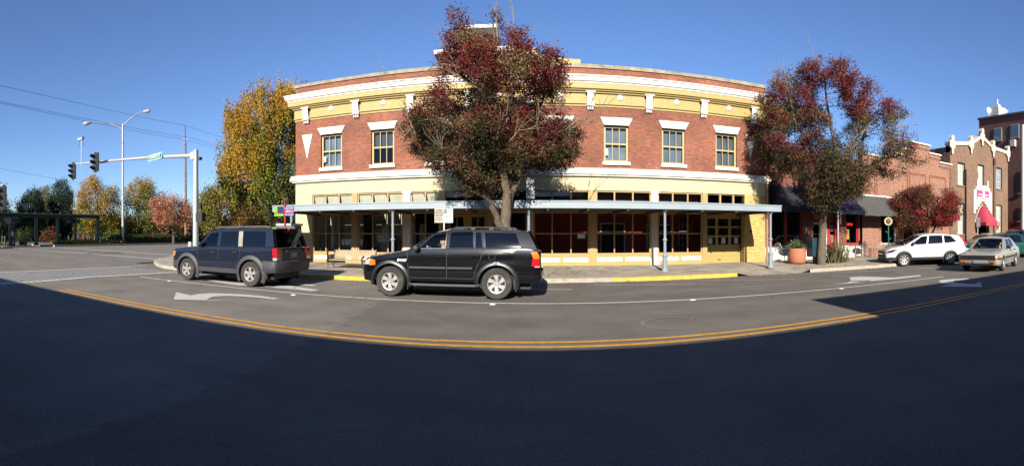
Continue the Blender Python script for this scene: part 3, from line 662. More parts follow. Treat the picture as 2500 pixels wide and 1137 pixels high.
for x in (-9.15, -4.92, -.06, 4.80, 9.2):
    zb = sw(x, 15.6); p = MB(); c = (x, 15.6, 0)
    p.lathe([(0.13, zb - .01), (.13, zb + .06), (.10, zb + .1), (.10, zb + .52), (.125, zb + .55), (.08, zb + .62), (.055, zb + .66), (.05, zb + 1.1), (.085, zb + 1.12), (.085, zb + 1.16), (.048, zb + 1.2), (.045, 2.3), (.09, 2.33), (.09, 2.44)], 8, c)
    p.build('post', mat('post_paint', (0.26, 0.31, 0.34), 0.5, var=0.08), Aw)
mt = MB().box(-.14, .14, 15.26, 15.36, 2.72, 3.42).build('sign_box', mat('canopy_sign_grey', (0.30, 0.31, 0.32), 0.6), Aw)
MB().tube([(0, 15.38, 2.6), (0, 15.38, 3.3)], .02).build('bracket', M_black, Aw)

# tall block far behind, its flat eaves above the roof line
M_grey = mat('grey_panel', (0.34, 0.35, 0.33), 0.7, var=0.06); M_eav = mat('pale_eaves', (0.62, 0.60, 0.53), 0.7, var=0.05)
T = thing('office_tower', 'grey stepped tower block with flat pale eaves showing above the corner building roof', 'building', (-6, 52, 0))
tx0, tx1 = PX(1059, 45.2), PX(1262, 45.2); ux0, ux1 = PX(1127, 45.6), PX(1215, 45.6); tz1, tz2 = PZ(1060, 122, 45.2), PZ(1128, 62, 45.6)
MB().box(tx0 + 1.3, tx1 - .6, 46.5, 60, 0, tz1 - .45).build('wall', M_grey, T); MB().box(ux0 + .6, ux1 - .5, 47.5, 60, tz1, tz2 - .4).build('penthouse', M_grey, T)
MB().box(tx0, tx1, 45.2, 61, tz1 - .45, tz1).build('eaves', M_eav, T); MB().box(ux0, ux1, 45.6, 61, tz2 - .35, tz2).build('eaves', M_eav, T)
wn = MB()
for i in range(4):
    for j in range(3): wn.box(-8.4 + i * 1.8, -7.2 + i * 1.8, 46.44, 46.49, 9 + j * 3, 10.6 + j * 3)
wn.build('windows', mat('dark_glass', (0.012, 0.013, 0.016), 0.08, var=0, spec=0.7), T)['kind'] = 'stuff'
# ------------------------------------------------------------------ buildings to the right
YR = 18.9
M_br2 = brick('orange_brick', (0.37, 0.165, 0.095), (0.30, 0.125, 0.075), (0.36, 0.225, 0.155), streak=0.1)
M_br3 = brick('dark_red_brick', (0.26, 0.075, 0.045), (0.20, 0.055, 0.035), (0.22, 0.11, 0.08), streak=0.2)
M_br4 = brick('clinker_brick', (0.24, 0.125, 0.07), (0.17, 0.085, 0.05), (0.29, 0.20, 0.13), streak=0.15, bw=.22, bh=.08)
M_br5 = brick('warehouse_red_brick', (0.26, 0.095, 0.07), (0.20, 0.072, 0.055), (0.22, 0.12, 0.10), streak=0.25)  # duller red brick for the warehouse walls
M_redp = mat('red_paint', (0.52, 0.02, 0.018), 0.45, var=0.08)
M_blkc = mat('black_canvas', (0.016, 0.017, 0.026), 0.85, var=0.2)
M_gryc = mat('grey_canvas', (0.075, 0.072, 0.066), 0.85, var=0.12)
M_redc = mat('crimson_canvas', (0.42, 0.03, 0.06), 0.7, var=0.08)
M_tc = mat('cream_terracotta', (0.74, 0.60, 0.46), 0.6, var=0.07, scale=4)
M_greenw = mat('pale_window_paint', (0.55, 0.60, 0.52), 0.5, var=0.06)
def awning(name, x0, x1, zt, zb, dep, m, label, cat='awning', val=0.22, y=YR, group=None):
    t = thing(name, label, cat, ((x0 + x1) / 2, y, zb), group=group)
    a = MB(); n = 6
    rows = [[(x0 + (x1 - x0) * k / n, y - .02 - dep * s, zt + (zb - zt) * s + .03 * math.sin(math.pi * s) * -1) for k in range(n + 1)] for s in (0, .25, .5, .75, 1)]
    a.grid(rows); a.grid([rows[-1], [(p[0], p[1], p[2] - val + .03 * (k % 2)) for k, p in enumerate(rows[-1])]])
    for k in (0, n): a.add([rows[0][k], rows[-1][k], (rows[0][k][0], y - .02, zb - val * 0)], [(0, 1, 2)])
    a.build('canvas', m, t, recalc=False)
    f = MB()
    for xx in (x0 + .03, x1 - .03): f.tube([(xx, y - .03, zt - .05), (xx, y - dep, zb - .06), (xx, y - .03, zb - .06)], .015)
    f.tube([(x0 + .03, y - dep + .02, zb - .06), (x1 - .03, y - dep + .02, zb - .06)], .015); f.build('frame', M_black, t)
    return t
def rx(p): return PX(p, YR)
# first shop: dark brick, white bulkhead, red frames
S1 = thing('brick_restaurant', 'dark red brick restaurant with red window frames above a white bulkhead', 'building', (14, YR, 0))
xa, xb_ = 10.62, 18.3
dx0, dx1 = rx(1985), rx(2046)
holes = [(rx(1880), rx(1958), .95, 2.75), (dx0, dx1, .1, 2.75), (rx(2066), rx(2095), .95, 2.75), (rx(2099), rx(2128), .95, 2.75)]
m = MB(); wall_cells(m, xa, xb_ - 1.2, .0, 5.6, holes, YR, .25); m.box(xa, xb_, YR + .25, YR + 9, 5.2, 5.6) if False else None
m.quad((xa, YR, 5.6), (xb_ - 1.2, YR, 5.6), (xb_ - 1.2, YR + 10, 5.6), (xa, YR + 10, 5.6)); m.build('brick_wall', M_br3, S1)
MB().box(xa, dx0 - .05, YR - .06, YR - .003, .0, .86).build('bulkhead', M_wht, S1); MB().box(dx1 + .05, xb_ - 1.2, YR - .06, YR - .003, .0, .86).build('bulkhead', M_wht, S1)
for a, b, c, d in holes[:1] + holes[2:]:
    f = MB(); y = YR + .06; f.box(a, a + .07, y, y + .07, c, d).box(b - .07, b, y, y + .07, c, d).box(a, b, y - .04, y + .07, c - .08, c + .05).box(a, b, y, y + .07, d - .1, d)
    if b - a > 1.6: f.box((a + b) / 2 - .06, (a + b) / 2 + .06, y, y + .07, c + .05, d - .1)
    o = f.build('window', M_redp, S1); MB().quad((a, y + .04, c), (b, y + .04, c), (b, y + .04, d), (a, y + .04, d)).build('pane', M_gl, o)
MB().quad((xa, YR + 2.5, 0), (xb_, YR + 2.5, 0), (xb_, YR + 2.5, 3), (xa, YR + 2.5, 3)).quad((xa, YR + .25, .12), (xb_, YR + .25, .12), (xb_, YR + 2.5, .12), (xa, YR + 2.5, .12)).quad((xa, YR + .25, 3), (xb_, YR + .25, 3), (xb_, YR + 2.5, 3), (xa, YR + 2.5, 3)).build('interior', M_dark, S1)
d = MB(); y = YR + .15; w_ = dx1 - dx0
d.box(dx0, dx0 + w_ * .5, y, y + .06, 2.15, 2.75).build('door_sign', mat('brown_board', (0.10, 0.045, 0.03), 0.6), S1)
MB().lathe([(0, -.02), (.16, -.015), (.18, 0)], 14, (dx0 + w_ * .2, y - .003, 2.42), 'y').build('sunset_emblem', mat('sunset_orange', (0.65, 0.22, 0.05), 0.6), S1)
dd = MB(); fx0, fx1 = dx0 + .02, dx0 + w_ * .62
dd.box(fx0, fx0 + .08, y, y + .06, .12, 2.1).box(fx1 - .08, fx1, y, y + .06, .12, 2.1).box(fx0 + .08, fx1 - .08, y, y + .06, 2.0, 2.1).box(fx0 + .08, fx1 - .08, y, y + .06, .12, .35)
do = dd.build('door', M_paper, S1); MB().quad((fx0, y + .03, .2), (fx1, y + .03, .2), (fx1, y + .03, 2.1), (fx0, y + .03, 2.1)).build('pane', M_gl, do)
rp = MB(); rp.box(dx0 + w_ * .64, dx0 + w_ * .74, y, y + .08, .5, 2.75).box(dx1 - .1, dx1, y, y + .08, .5, 2.75).box(dx0 + w_ * .64, dx1, y, y + .08, .5, .9).build('red_surround', M_redp, S1)
ps = MB(); 
for k, (z0, z1) in enumerate([(2.1, 2.6), (1.65, 2.0), (1.0, 1.45)]): ps.box(dx0 + w_ * .77, dx1 - .14, y + .06, y + .07, z0, z1)
ps.build('window_posters', mat('poster', (0.22, 0.14, 0.10), 0.6, var=0.6, scale=9), S1)
nb = text('open_sign', 'OPEN', .2, None, S1, (rx(2078), YR + .16, 2.02), bold=.006)
mn = bpy.data.materials.new('neon_red'); mn.use_nodes = True; mn.node_tree.nodes['Principled BSDF'].inputs['Base Color'].default_value = (.6, .02, .02, 1)
mn.node_tree.nodes['Principled BSDF'].inputs['Emission Color'].default_value = (1, .05, .04, 1); mn.node_tree.nodes['Principled BSDF'].inputs['Emission Strength'].default_value = .6
nb.data.materials.clear(); nb.data.materials.append(mn)
MB().box(rx(2066) + .02, rx(2066) + .3, YR + .11, YR + .12, 1.2, 1.75).build('yellow_poster', mat('poster_yellow', (0.55, 0.40, 0.08), 0.6), S1)
awning('shop_awning', rx(1879), rx(1979), 3.85, 2.72, 1.25, M_blkc, 'wide black canvas awning beside the end of the grey canopy', group='awnings over the brick shops')
aw2 = awning('shop_awning', rx(1980), rx(2070), 3.75, 2.72, 1.25, mat('navy_canvas', (0.018, 0.02, 0.05), 0.85, var=0.2), 'dark navy awning with an orange sunset emblem above the restaurant door', group='awnings over the brick shops')
# emblem: sunset arc over blue waves, on the slope
em = MB(); emb = MB(); cx0 = PX(2041, YR - .75)
def on_slope(x, t): return (x, YR - .03 - 1.25 * t - .03, 3.75 + (2.72 - 3.75) * t + .02)
def arcpts(r0, r1, n=14): return [on_slope(cx0 + .62 * r0 * math.cos(R(a)), .72 - .42 * r1 * math.sin(R(a))) for a in [180 * k / n for k in range(n + 1)]]
for (r0, r1, mm) in ((1.0, .62, mat('emblem_orange', (0.60, 0.20, 0.05), 0.6)), (.62, .0, mat('emblem_gold', (0.62, 0.40, 0.10), 0.6))):
    g_ = MB(); g_.grid([arcpts(r0, r0), arcpts(r1, r1)]); g_.build('sunset_emblem', mm, aw2)
MB().quad(on_slope(cx0 - .5, .78), on_slope(cx0 + .6, .78), on_slope(cx0 + .5, .9), on_slope(cx0 - .4, .9)).build('wave_emblem', mat('emblem_blue', (0.03, 0.09, 0.35), 0.6), aw2)
awning('shop_awning', rx(2072), rx(2160), 3.75, 2.68, 1.3, M_gryc, 'faded grey canvas awning right of the maroon street tree', group='awnings over the brick shops')
# second shop: orange brick with a stepped parapet
S2 = thing('stepped_brick_shop', 'orange brick shop with white capped stepped parapet and recessed panels', 'building', (21.5, YR, 0))
xs0, xs1 = 17.1, rx(2320)
def rz(p, q): return PZ(p, q, YR)
steps = [(xs0, rx(2166), 6.0), (rx(2166), rx(2196), 6.35), (rx(2196), rx(2222), 6.75), (rx(2222), rx(2267), rz(2244, 352)), (rx(2267), rx(2293), rz(2280, 378)), (rx(2293), xs1, rz(2308, 401))]
hol = [(rx(2150), rx(2188), .9, 2.6), (rx(2204), rx(2236), .12, 2.45), (rx(2240), rx(2266), .12, 2.45)]
m = MB(); wall_cells(m, xs0, xs1, 0, 5.6, hol, YR - .05, .3)
for a, b, z in steps:
    m.quad((a, YR - .05, 5.6), (b, YR - .05, 5.6), (b, YR - .05, z), (a, YR - .05, z)); m.quad((a, YR + .25, 5.6), (b, YR + .25, 5.6), (b, YR + .25, z), (a, YR + .25, z))
    for e in (a, b): m.quad((e, YR - .05, 5.6), (e, YR + .25, 5.6), (e, YR + .25, z), (e, YR - .05, z))
m.quad((xs0, YR + .2, 5.6), (xs1, YR + .2, 5.6), (xs1, YR + 10, 5.6), (xs0, YR + 10, 5.6)); m.quad((xs0, YR, 5), (xs0, YR + 10, 5), (xs0, YR + 10, 5.6), (xs0, YR, 5.6)).build('brick_wall', M_br2, S2)
cpm = MB(); cor = MB()
for a, b, z in steps:
    cpm.box(a - .08, b + .08, YR - .14, YR + .3, z + .002, z + .09); cor.box(a - .04, b + .04, YR - .11, YR - .052, z - .25, z - .15); cor.box(a, b, YR - .08, YR - .052, z - .34, z - .28)
cpm.build('coping', M_wht, S2); cor.build('corbel_band', M_br2, S2)
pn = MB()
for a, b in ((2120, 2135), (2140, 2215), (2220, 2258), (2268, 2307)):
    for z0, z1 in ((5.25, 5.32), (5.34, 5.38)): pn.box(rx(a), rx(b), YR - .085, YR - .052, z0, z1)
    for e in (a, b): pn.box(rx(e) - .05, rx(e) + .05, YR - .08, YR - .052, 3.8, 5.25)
pn.build('panel_mould', mat('mould_brick', (0.30, 0.11, 0.06), 0.85), S2)  # darker brick for the strips round the panels
MB().box(xs0, xs1, YR - .12, YR - .052, 3.62, 3.72).build('string_course', M_wht, S2)
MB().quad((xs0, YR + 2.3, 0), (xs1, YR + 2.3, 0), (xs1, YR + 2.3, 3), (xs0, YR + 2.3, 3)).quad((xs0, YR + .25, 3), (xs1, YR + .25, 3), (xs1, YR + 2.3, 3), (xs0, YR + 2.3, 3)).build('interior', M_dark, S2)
a, b, c, d = hol[0]; f = MB().box(a, a + .08, YR + .06, YR + .14, c, d).box(b - .08, b, YR + .06, YR + .14, c, d).box(a, b, YR + .06, YR + .14, c - .05, c + .05)
o = f.build('window', M_paper, S2); MB().quad((a, YR + .1, c), (b, YR + .1, c), (b, YR + .1, d), (a, YR + .1, d)).build('pane', M_gl, o)
for a, b, c, d in hol[1:]:
    f = MB().box(a, a + .16, YR + .06, YR + .14, c, d).box(b - .16, b, YR + .06, YR + .14, c, d).box(a + .16, b - .16, YR + .06, YR + .14, d - .16, d).box(a + .16, b - .16, YR + .06, YR + .14, c, c + .25)
    o = f.build('door', M_paper, S2); MB().quad((a, YR + .1, c), (b, YR + .1, c), (b, YR + .1, d), (a, YR + .1, d)).build('pane', M_gl, o)
awning('shop_awning', rx(2162), rx(2235), 3.6, 2.75, 1.0, M_redc, 'crimson canvas awning half hidden behind the small red tree', group='awnings over the brick shops')
awning('shop_awning', rx(2270), rx(2322), 3.4, 2.6, .8, M_redc, 'crimson awning corner between the red tree and the brown brick hall', group='awnings over the brick shops')
# brown brick hall with cream gothic parapet
S3 = thing('gothic_brick_hall', 'brown brick hall with cream pointed parapet and tall pale windows', 'building', (28, YR, 0))
xl, xr = rx(2317), rx(2458)
apx = rx(2393); zl, zr_ = rz(2320, 350), rz(2455, 372); zap = rz(2393, 332); sl_, sr_ = rx(2366), rx(2420); zsl, zsr = rz(2366, 350), rz(2420, 360)
wins = []
W3 = [(2335, 2353.5, 397, 452), (2384, 2400, 402, 455), (2429.5, 2444, 409, 461), (2335, 2353, 496, 571), (2429.5, 2444, 500, 570)]
for p0, p1, q0, q1 in W3: wins.append((rx(p0), rx(p1), rz((p0 + p1) / 2, q1), rz((p0 + p1) / 2, q0)))
door3 = (rx(2384), rx(2412), .12, 2.9)
m = MB(); ztop = 7.2; wall_cells(m, xl, xr, 0, ztop, wins + [door3], YR - .1, .3)
m.prism([(xl, ztop), (xr, ztop), (xr, zr_), (sr_, zsr), (apx, zap), (sl_, zsl), (xl, zl)], YR - .1, YR + .3)
m.quad((xl, YR - .1, 0), (xl, YR + 14, 0), (xl, YR + 14, 7.6), (xl, YR - .1, 7.6)).quad((xr, YR - .1, 0), (xr, YR + 14, 0), (xr, YR + 14, 7.6), (xr, YR - .1, 7.6)).quad((xl, YR + .2, 7.5), (xr, YR + .2, 7.5), (xr, YR + 14, 7.5), (xl, YR + 14, 7.5))
m.build('brick_wall', M_br4, S3)
tr = MB(); P = [(xl - .1, zl), (sl_, zsl), (apx, zap), (sr_, zsr), (xr + .1, zr_)]
for a, b in zip(P, P[1:]): tr.prism([(a[0], a[1] - .16), (b[0], b[1] - .16), (b[0], b[1] + .1), (a[0], a[1] + .1)], YR - .2, YR + .32)
for k, (x, z) in enumerate([(xl + .12, zl), (sl_, zsl), (apx, zap), (sr_, zsr), (xr - .12, zr_)]):
    tr.box(x - .17, x + .17, YR - .26, YR - .2, z - .42, z + .34); tr.box(x - .09, x + .09, YR - .25, YR - .2, z - .75, z - .42); tr.prism([(x - .2, z + .34), (x + .2, z + .34), (x + .1, z + .5), (x, z + .58), (x - .1, z + .5)], YR - .28, YR + .05)
    for s in (-1, 1): tr.box(x + s * .24 - .07, x + s * .24 + .07, YR - .24, YR - .2, z - .3, z + .16)
tr.build('parapet_trim', M_tc, S3)
for k, (a, b, c, d) in enumerate(wins):
    f = MB(); y = YR + .06; f.box(a, a + .07, y, y + .06, c, d).box(b - .07, b, y, y + .06, c, d).box(a + .07, b - .07, y, y + .06, d - .07, d).box(a + .07, b - .07, y, y + .06, c, c + .08)
    for q in (1, 2): xm = a + (b - a) * q / 3; f.box(xm - .02, xm + .02, y + .01, y + .05, c, d)
    for q in (1, 2): zm = c + (d - c) * q / 3; f.box(a, b, y + .012, y + .048, zm - .02, zm + .02)
    o = f.build('window', M_greenw, S3)
    MB().quad((a, y + .04, c), (b, y + .04, c), (b, y + .04, d), (a, y + .04, d)).build('blind', M_wht if k == 1 else (mat('blind_blue', (0.28, 0.33, 0.40), 0.3) if k == 2 else mat('blind_green', (0.50, 0.56, 0.48), 0.25, spec=.6)), o)
    MB().box(a - .08, b + .08, YR - .16, YR + .05, c - .12, c - .002).build('sill', mat('sill_brown', (0.2, 0.12, 0.08), 0.8), o)
    if k == 4:
        for q, cc in enumerate([(0.6, .05, .05), (.05, .08, .3), (.6, .5, .1)]): MB().box(a + .15 + q * .25, a + .35 + q * .25, y - .02, y - .012, c + .2 + .2 * (q % 2), c + .65).build('poster', mat('poster_c%d' % q, cc, 0.6), o)
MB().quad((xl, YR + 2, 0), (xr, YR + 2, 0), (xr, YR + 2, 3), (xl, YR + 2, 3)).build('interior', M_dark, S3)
# cream stepped door surround
po = MB(); c0 = rx(2395); hw = rx(2416.5) - c0
z5, z6, z7 = rz(2395, 512), rz(2395, 458), rz(2395, 440)
yb = YR - .2
def blk(x0, x1, z0, z1, y0=None): po.box(x0, x1, y0 if y0 else yb, YR - .098, z0, z1)
xs_ = [(-hw, -hw * .8, rz(2395, 522)), (-hw * .8, -hw * .6, rz(2395, 512)), (-hw * .6, -hw * .4, rz(2395, 505)), (-hw * .4, -hw * .2, rz(2395, 498)), (-hw * .2, hw * .2, rz(2395, 492)), (hw * .2, hw * .4, rz(2395, 498)), (hw * .4, hw * .6, rz(2395, 505)), (hw * .6, hw * .8, rz(2395, 512)), (hw * .8, hw, rz(2395, 522))]
for k, (a, b, z) in enumerate(xs_): blk(c0 + a, c0 + b, z, z6 if abs(a + b) < hw * 1.5 else z6 - .25)
blk(c0 - hw * .62, c0 + hw * .62, z6 + .002, z6 + .15); blk(c0 - hw * .62, c0 - hw * .5, z6 + .15, z7); blk(c0 + hw * .5, c0 + hw * .62, z6 + .15, z7); blk(c0 - hw * .5, c0 - hw * .42, z6 + .15, z7 + .6)
po.build('door_surround', mat('cream_stone', (0.82, 0.70, 0.56), 0.6), S3)
MB().prism([(rx(2367) + .3, 2.6), (rx(2425) - .2, 2.6), (c0, 2.6)], YR, YR + .01) if False else None
MB().tube([(rx(2423), YR - .16, .2), (rx(2423), YR - .16, 7.6)], .055).build('downspout', mat('brown_pipe', (0.09, 0.05, 0.04), 0.6), S3)
MB().box(rx(2423) - .13, rx(2423) + .13, YR - .26, YR - .11, rz(2423, 402), rz(2423, 388)).build('hopper', mat('brown_pipe', (0.09, 0.05, 0.04), 0.6), S3)
sg = thing('club_sign', 'magenta board with white lettering above the arched crimson awning', 'sign', (c0, yb - .03, rz(2395, 475)))
sx0, sx1, sz0, sz1 = rx(2379), rx(2408), rz(2394, 485), rz(2394, 461)
MB().box(sx0, sx1, yb - .06, yb - .003, sz0, sz1).build('board', mat('magenta', (0.55, 0.06, 0.27), 0.5), sg)
lt = MB(); hh = sz1 - sz0; ww = sx1 - sx0
lt.box(sx0 + .02, sx1 - .02, yb - .07, yb - .062, sz1 - hh * .2, sz1 - hh * .03).box(sx0 + ww * .08, sx1 - ww * .08, yb - .07, yb - .062, sz0 + hh * .33, sz0 + hh * .42).box(sx0 + .02, sx1 - .02, yb - .07, yb - .062, sz0, sz0 + hh * .13)
lt.lathe([(0, -.008), (ww * .1, 0)], 14, (c0 - .02, yb - .063, sz0 + hh * .66), 'y'); lt.prism([(c0 - ww * .12, sz0 + hh * .17), (c0 + ww * .12, sz0 + hh * .17), (c0 + ww * .05, sz0 + hh * .58), (c0 - ww * .06, sz0 + hh * .58)], yb - .075, yb - .071)
lt.build('lettering', M_paper, sg)
ag = thing('arched_awning', 'pointed crimson barrel awning with gold street number over the hall door', 'awning', (c0, YR - .2, 2.5))
ax0, ax1 = rx(2377), rx(2411); axc = (ax0 + ax1) / 2; azb, azt = 2.34, rz(2395, 502); n = 16
def pt(s, t):       # pointed hood sloping from the wall to a straight front edge
    return (axc + s * (ax1 - ax0) / 2, YR - .12 - 1.2 * t * (1 - .15 * s * s), azb + (azt - azb) * (1 - abs(s) ** 1.6) * (1 - t ** 1.75))
a_ = MB(); a_.grid([[pt(-1 + 2 * k / n, t) for k in range(n + 1)] for t in (0, .15, .3, .45, .6, .75, .88, .95, 1)])
e_ = [pt(-1 + 2 * k / n, 1) for k in range(n + 1)]; e_ = [(ax0, YR - .12, azb)] + e_ + [(ax1, YR - .12, azb)]
a_.grid([e_, [(x, y, azb - .24) for x, y, z in e_]])
a_.build('canvas', M_redc, ag, smooth=True, sharp=40)
MB().tube([pt(-1 + 2 * k / n, 0) for k in range(n + 1)], .03, 6).build('edge_piping', M_paper, ag)
text('street_number', '241', .26, mat('gold', (0.7, 0.42, 0.10), 0.5, var=0), ag, (axc + (ax1 - ax0) * .2, YR - 1.345, azb - .12), bold=.01)
# tall dark brick warehouse beyond the alley, its long side in grazing light
S4 = thing('brick_warehouse', 'tall dark red brick warehouse with shaded side wall beyond the hall', 'building', (44, 21, 0))
XW = 36.0
def wp(p, q): # pixel on the plane X = XW
    t = TH(p); Y = XW / math.tan(t); return (Y, HC + (PY0 - q) / F * Y / math.cos(t))
Yb, zc = wp(2390, 297); Yf = 17.6; ztop = 12.3
m = MB(); m.box(XW, XW + 18, Yf, Yb, 0, ztop); m.build('brick_wall', M_br5, S4)
MB().box(XW - .12, XW + 18.1, Yf - .1, Yb + .1, ztop, ztop + .18).build('coping', mat('dark_coping', (0.10, 0.09, 0.085), 0.7), S4)
def side_window(p0, p1, q0, q1, fm, gm, arch=True):
    ya, z1 = wp(p0, q0); yb2, _ = wp(p1, q0); _, z0 = wp(p0, q1)
    f = MB(); f.box(XW - .04, XW - .002, min(ya, yb2) - .06, max(ya, yb2) + .06, z0 - .06, z1 + .06)
    o = f.build('window', fm, S4); MB().box(XW - .06, XW - .042, min(ya, yb2), max(ya, yb2), z0, (z0 + z1) / 2 - .02).box(XW - .06, XW - .042, min(ya, yb2), max(ya, yb2), (z0 + z1) / 2 + .02, z1).build('pane', gm, o)
    MB().box(XW - .12, XW - .002, min(ya, yb2) - .1, max(ya, yb2) + .1, z0 - .16, z0 - .062).build('sill', M_conc2, o)
gmx = mat('sky_glass', (0.10, 0.16, 0.20), 0.06, var=0, spec=1.0)
side_window(2428, 2445, 315, 343, M_greenw, gmx); side_window(2469, 2487, 306, 335, M_greenw, gmx)
side_window(2487, 2499, 420, 470, mat('sill_brown', (0.2, 0.12, 0.08), 0.8), M_dark); side_window(2486, 2498, 508, 538, mat('sill_brown', (0.2, 0.12, 0.08), 0.8), M_dark)
ya, z1 = wp(2475, 342); MB().box(XW - .3, XW - .002, ya - .25, ya + .25, z1 - .6, z1).build('wall_vent', M_paper, S4)
ya, z1 = wp(2470, 540); MB().box(XW - .03, XW - .003, Yf, Yb, .0, z1).build('painted_dado', mat('dado_red', (0.20, 0.018, 0.018), 0.6), S4)
zt = ztop + .18; ax_, ay_ = 37.0, 21.9; M_ant = mat('antenna_white', (0.74, 0.75, 0.72), 0.5)
an = thing('rooftop_antenna', 'white rooftop antenna cluster with dishes on the dark brick warehouse', 'antenna', (ax_, ay_, zt))
MB().box(ax_ - .45, ax_ + .5, ay_ - .4, ay_ + .5, zt, zt + 1.05).box(ax_ - .2, ax_ + .3, ay_ - .2, ay_ + .3, zt + 1.05, zt + 1.3).build('cabinet', M_ant, an)
for (x, y, z, r) in ((ax_ - .55, ay_ + .55, zt + .65, .38), (ax_ + .75, ay_ - .45, zt + .75, .36)):
    MB().lathe([(0, .0), (r * .6, .1), (r, .26), (r, .3), (r * .6, .14), (0, .04)], 16, (x, y - .2, z), 'y').tube([(x, y, z), (x, y + .1, zt)], .04).build('dish', M_ant, an, smooth=True)
MB().tube([(ax_, ay_, zt + 1.25), (ax_, ay_, zt + 1.8)], .07).tube([(ax_, ay_, zt + 1.75), (ax_ + .25, ay_, zt + 1.2)], .03).tube([(ax_ - .7, ay_ - .5, zt + .55), (ax_ + 1.3, ay_ - .5, zt + .95)], .025).build('mast', M_ant, an)
# pale street pole at the right edge
Y = 13.8; pl = thing('street_pole', 'tall pale grey metal pole at the right edge of the street', 'pole', (PX(2497.5, Y), Y, 0))
x = PX(2497.5, Y); MB().lathe([(.2, 0), (.2, .1), (.15, .14), (.14, 3), (.125, PZ(2497, 305, Y)), (0, PZ(2497, 303, Y))], 14, (x, Y, 0)).build('shaft', mat('pale_pole', (0.62, 0.60, 0.55), 0.5), pl, smooth=True)
MB().lathe([(.24, 0), (.24, .16), (.2, .2)], 12, (x, Y, 0)).build('base_plate', mat('pale_pole', (0.62, 0.60, 0.55), 0.5), pl)
# building behind the photographer: its shade lies on the street
M_near = mat('near_wall', (0.10, 0.085, 0.07), 0.85)
NB = thing('near_shop_row', 'shop row on the near pavement whose shadow covers the street', 'building', (-5, -3.5, 0))
el = math.tan(SUN_EL) / 1.0
h1 = (5.98 + 3.5) / math.cos(SUN_AZ) * el; h2 = (8.55 + 3.5) / math.cos(SUN_AZ) * el
xc = 5.85 - 9.5 * math.tan(SUN_AZ)
MB().box(-60, xc, -16, -3.5, 0, h1).box(xc, 60, -16, -3.5, 0, h2).build('wall', M_near, NB)
for k in range(14): MB().box(-40 + k * 5.5, -36.5 + k * 5.5, -3.53, -3.502, .7, 2.6).build('shop_window', mat('dark_glass', (0.012, 0.013, 0.016), 0.08, var=0, spec=0.7), NB)
MB().box(-60, xc, -3.49, .1, 2.85, 3.0).box(xc + .01, 60, -3.49, .1, 2.85, 3.0).build('canopy', mat('added_canopy', (0.06, 0.06, 0.06), .8), NB)  # unseen canopy, added to block sky light above the shaded street
# ------------------------------------------------------------------ cars
def paint(name, col, metal=0.3, rough=0.3):
    return mat(name, col, rough, metal, var=0.03, scale=3, coat=1.0, spec=.05, dirt=((col[0] * .85 + .006, col[1] * .85 + .006, col[2] * .85 + .005), 2.5, (1, 1, 2)))
M_tyre = mat('tyre_rubber', (0.035, 0.033, 0.031), 0.85, var=0.25, scale=6, dirt=((0.09, 0.08, 0.07), 5))
M_alloy = mat('alloy', (0.62, 0.60, 0.57), 0.32, 0.55, var=0.05)
M_hub = mat('wheel_dark', (0.02, 0.02, 0.02), 0.7)
M_trimb = mat('black_plastic', (0.022, 0.022, 0.024), 0.55, var=0.1)
M_cladding = mat('grey_cladding', (0.046, 0.048, 0.054), 0.6, var=0.08, dirt=((0.07, 0.065, 0.06), 3))
M_priv = mat('privacy_glass', (0.003, 0.004, 0.007), 0.03, var=0, spec=0.45)
M_clear = glass('car_glass', (0.86, 0.97, 0.95), 1.0, 0.01)
M_red = mat('tail_lamp_red', (0.55, 0.012, 0.018), 0.12, var=0, spec=0.8, coat=1)
M_amber = mat('amber_lamp', (0.85, 0.20, 0.01), 0.15, var=0, spec=0.8, coat=1)
M_lampw = mat('clear_lamp', (0.60, 0.62, 0.63), 0.08, 0.3, var=0, coat=1)
M_chrome = mat('chrome', (0.7, 0.7, 0.7), 0.12, 1.0, var=0)
M_seat = mat('seat_cloth', (0.05, 0.05, 0.052), 0.9)
M_plate = mat('plate', (0.35, 0.38, 0.42), 0.5, var=0.05)
def ip(T, x):
    if x <= T[0][0]: return T[0][1]
    for (a, u), (b, v) in zip(T, T[1:]):
        if x <= b:
            t = (x - a) / (b - a); t2 = t * t * (3 - 2 * t) if False else t
            return u + (v - u) * t2
    return T[-1][1]
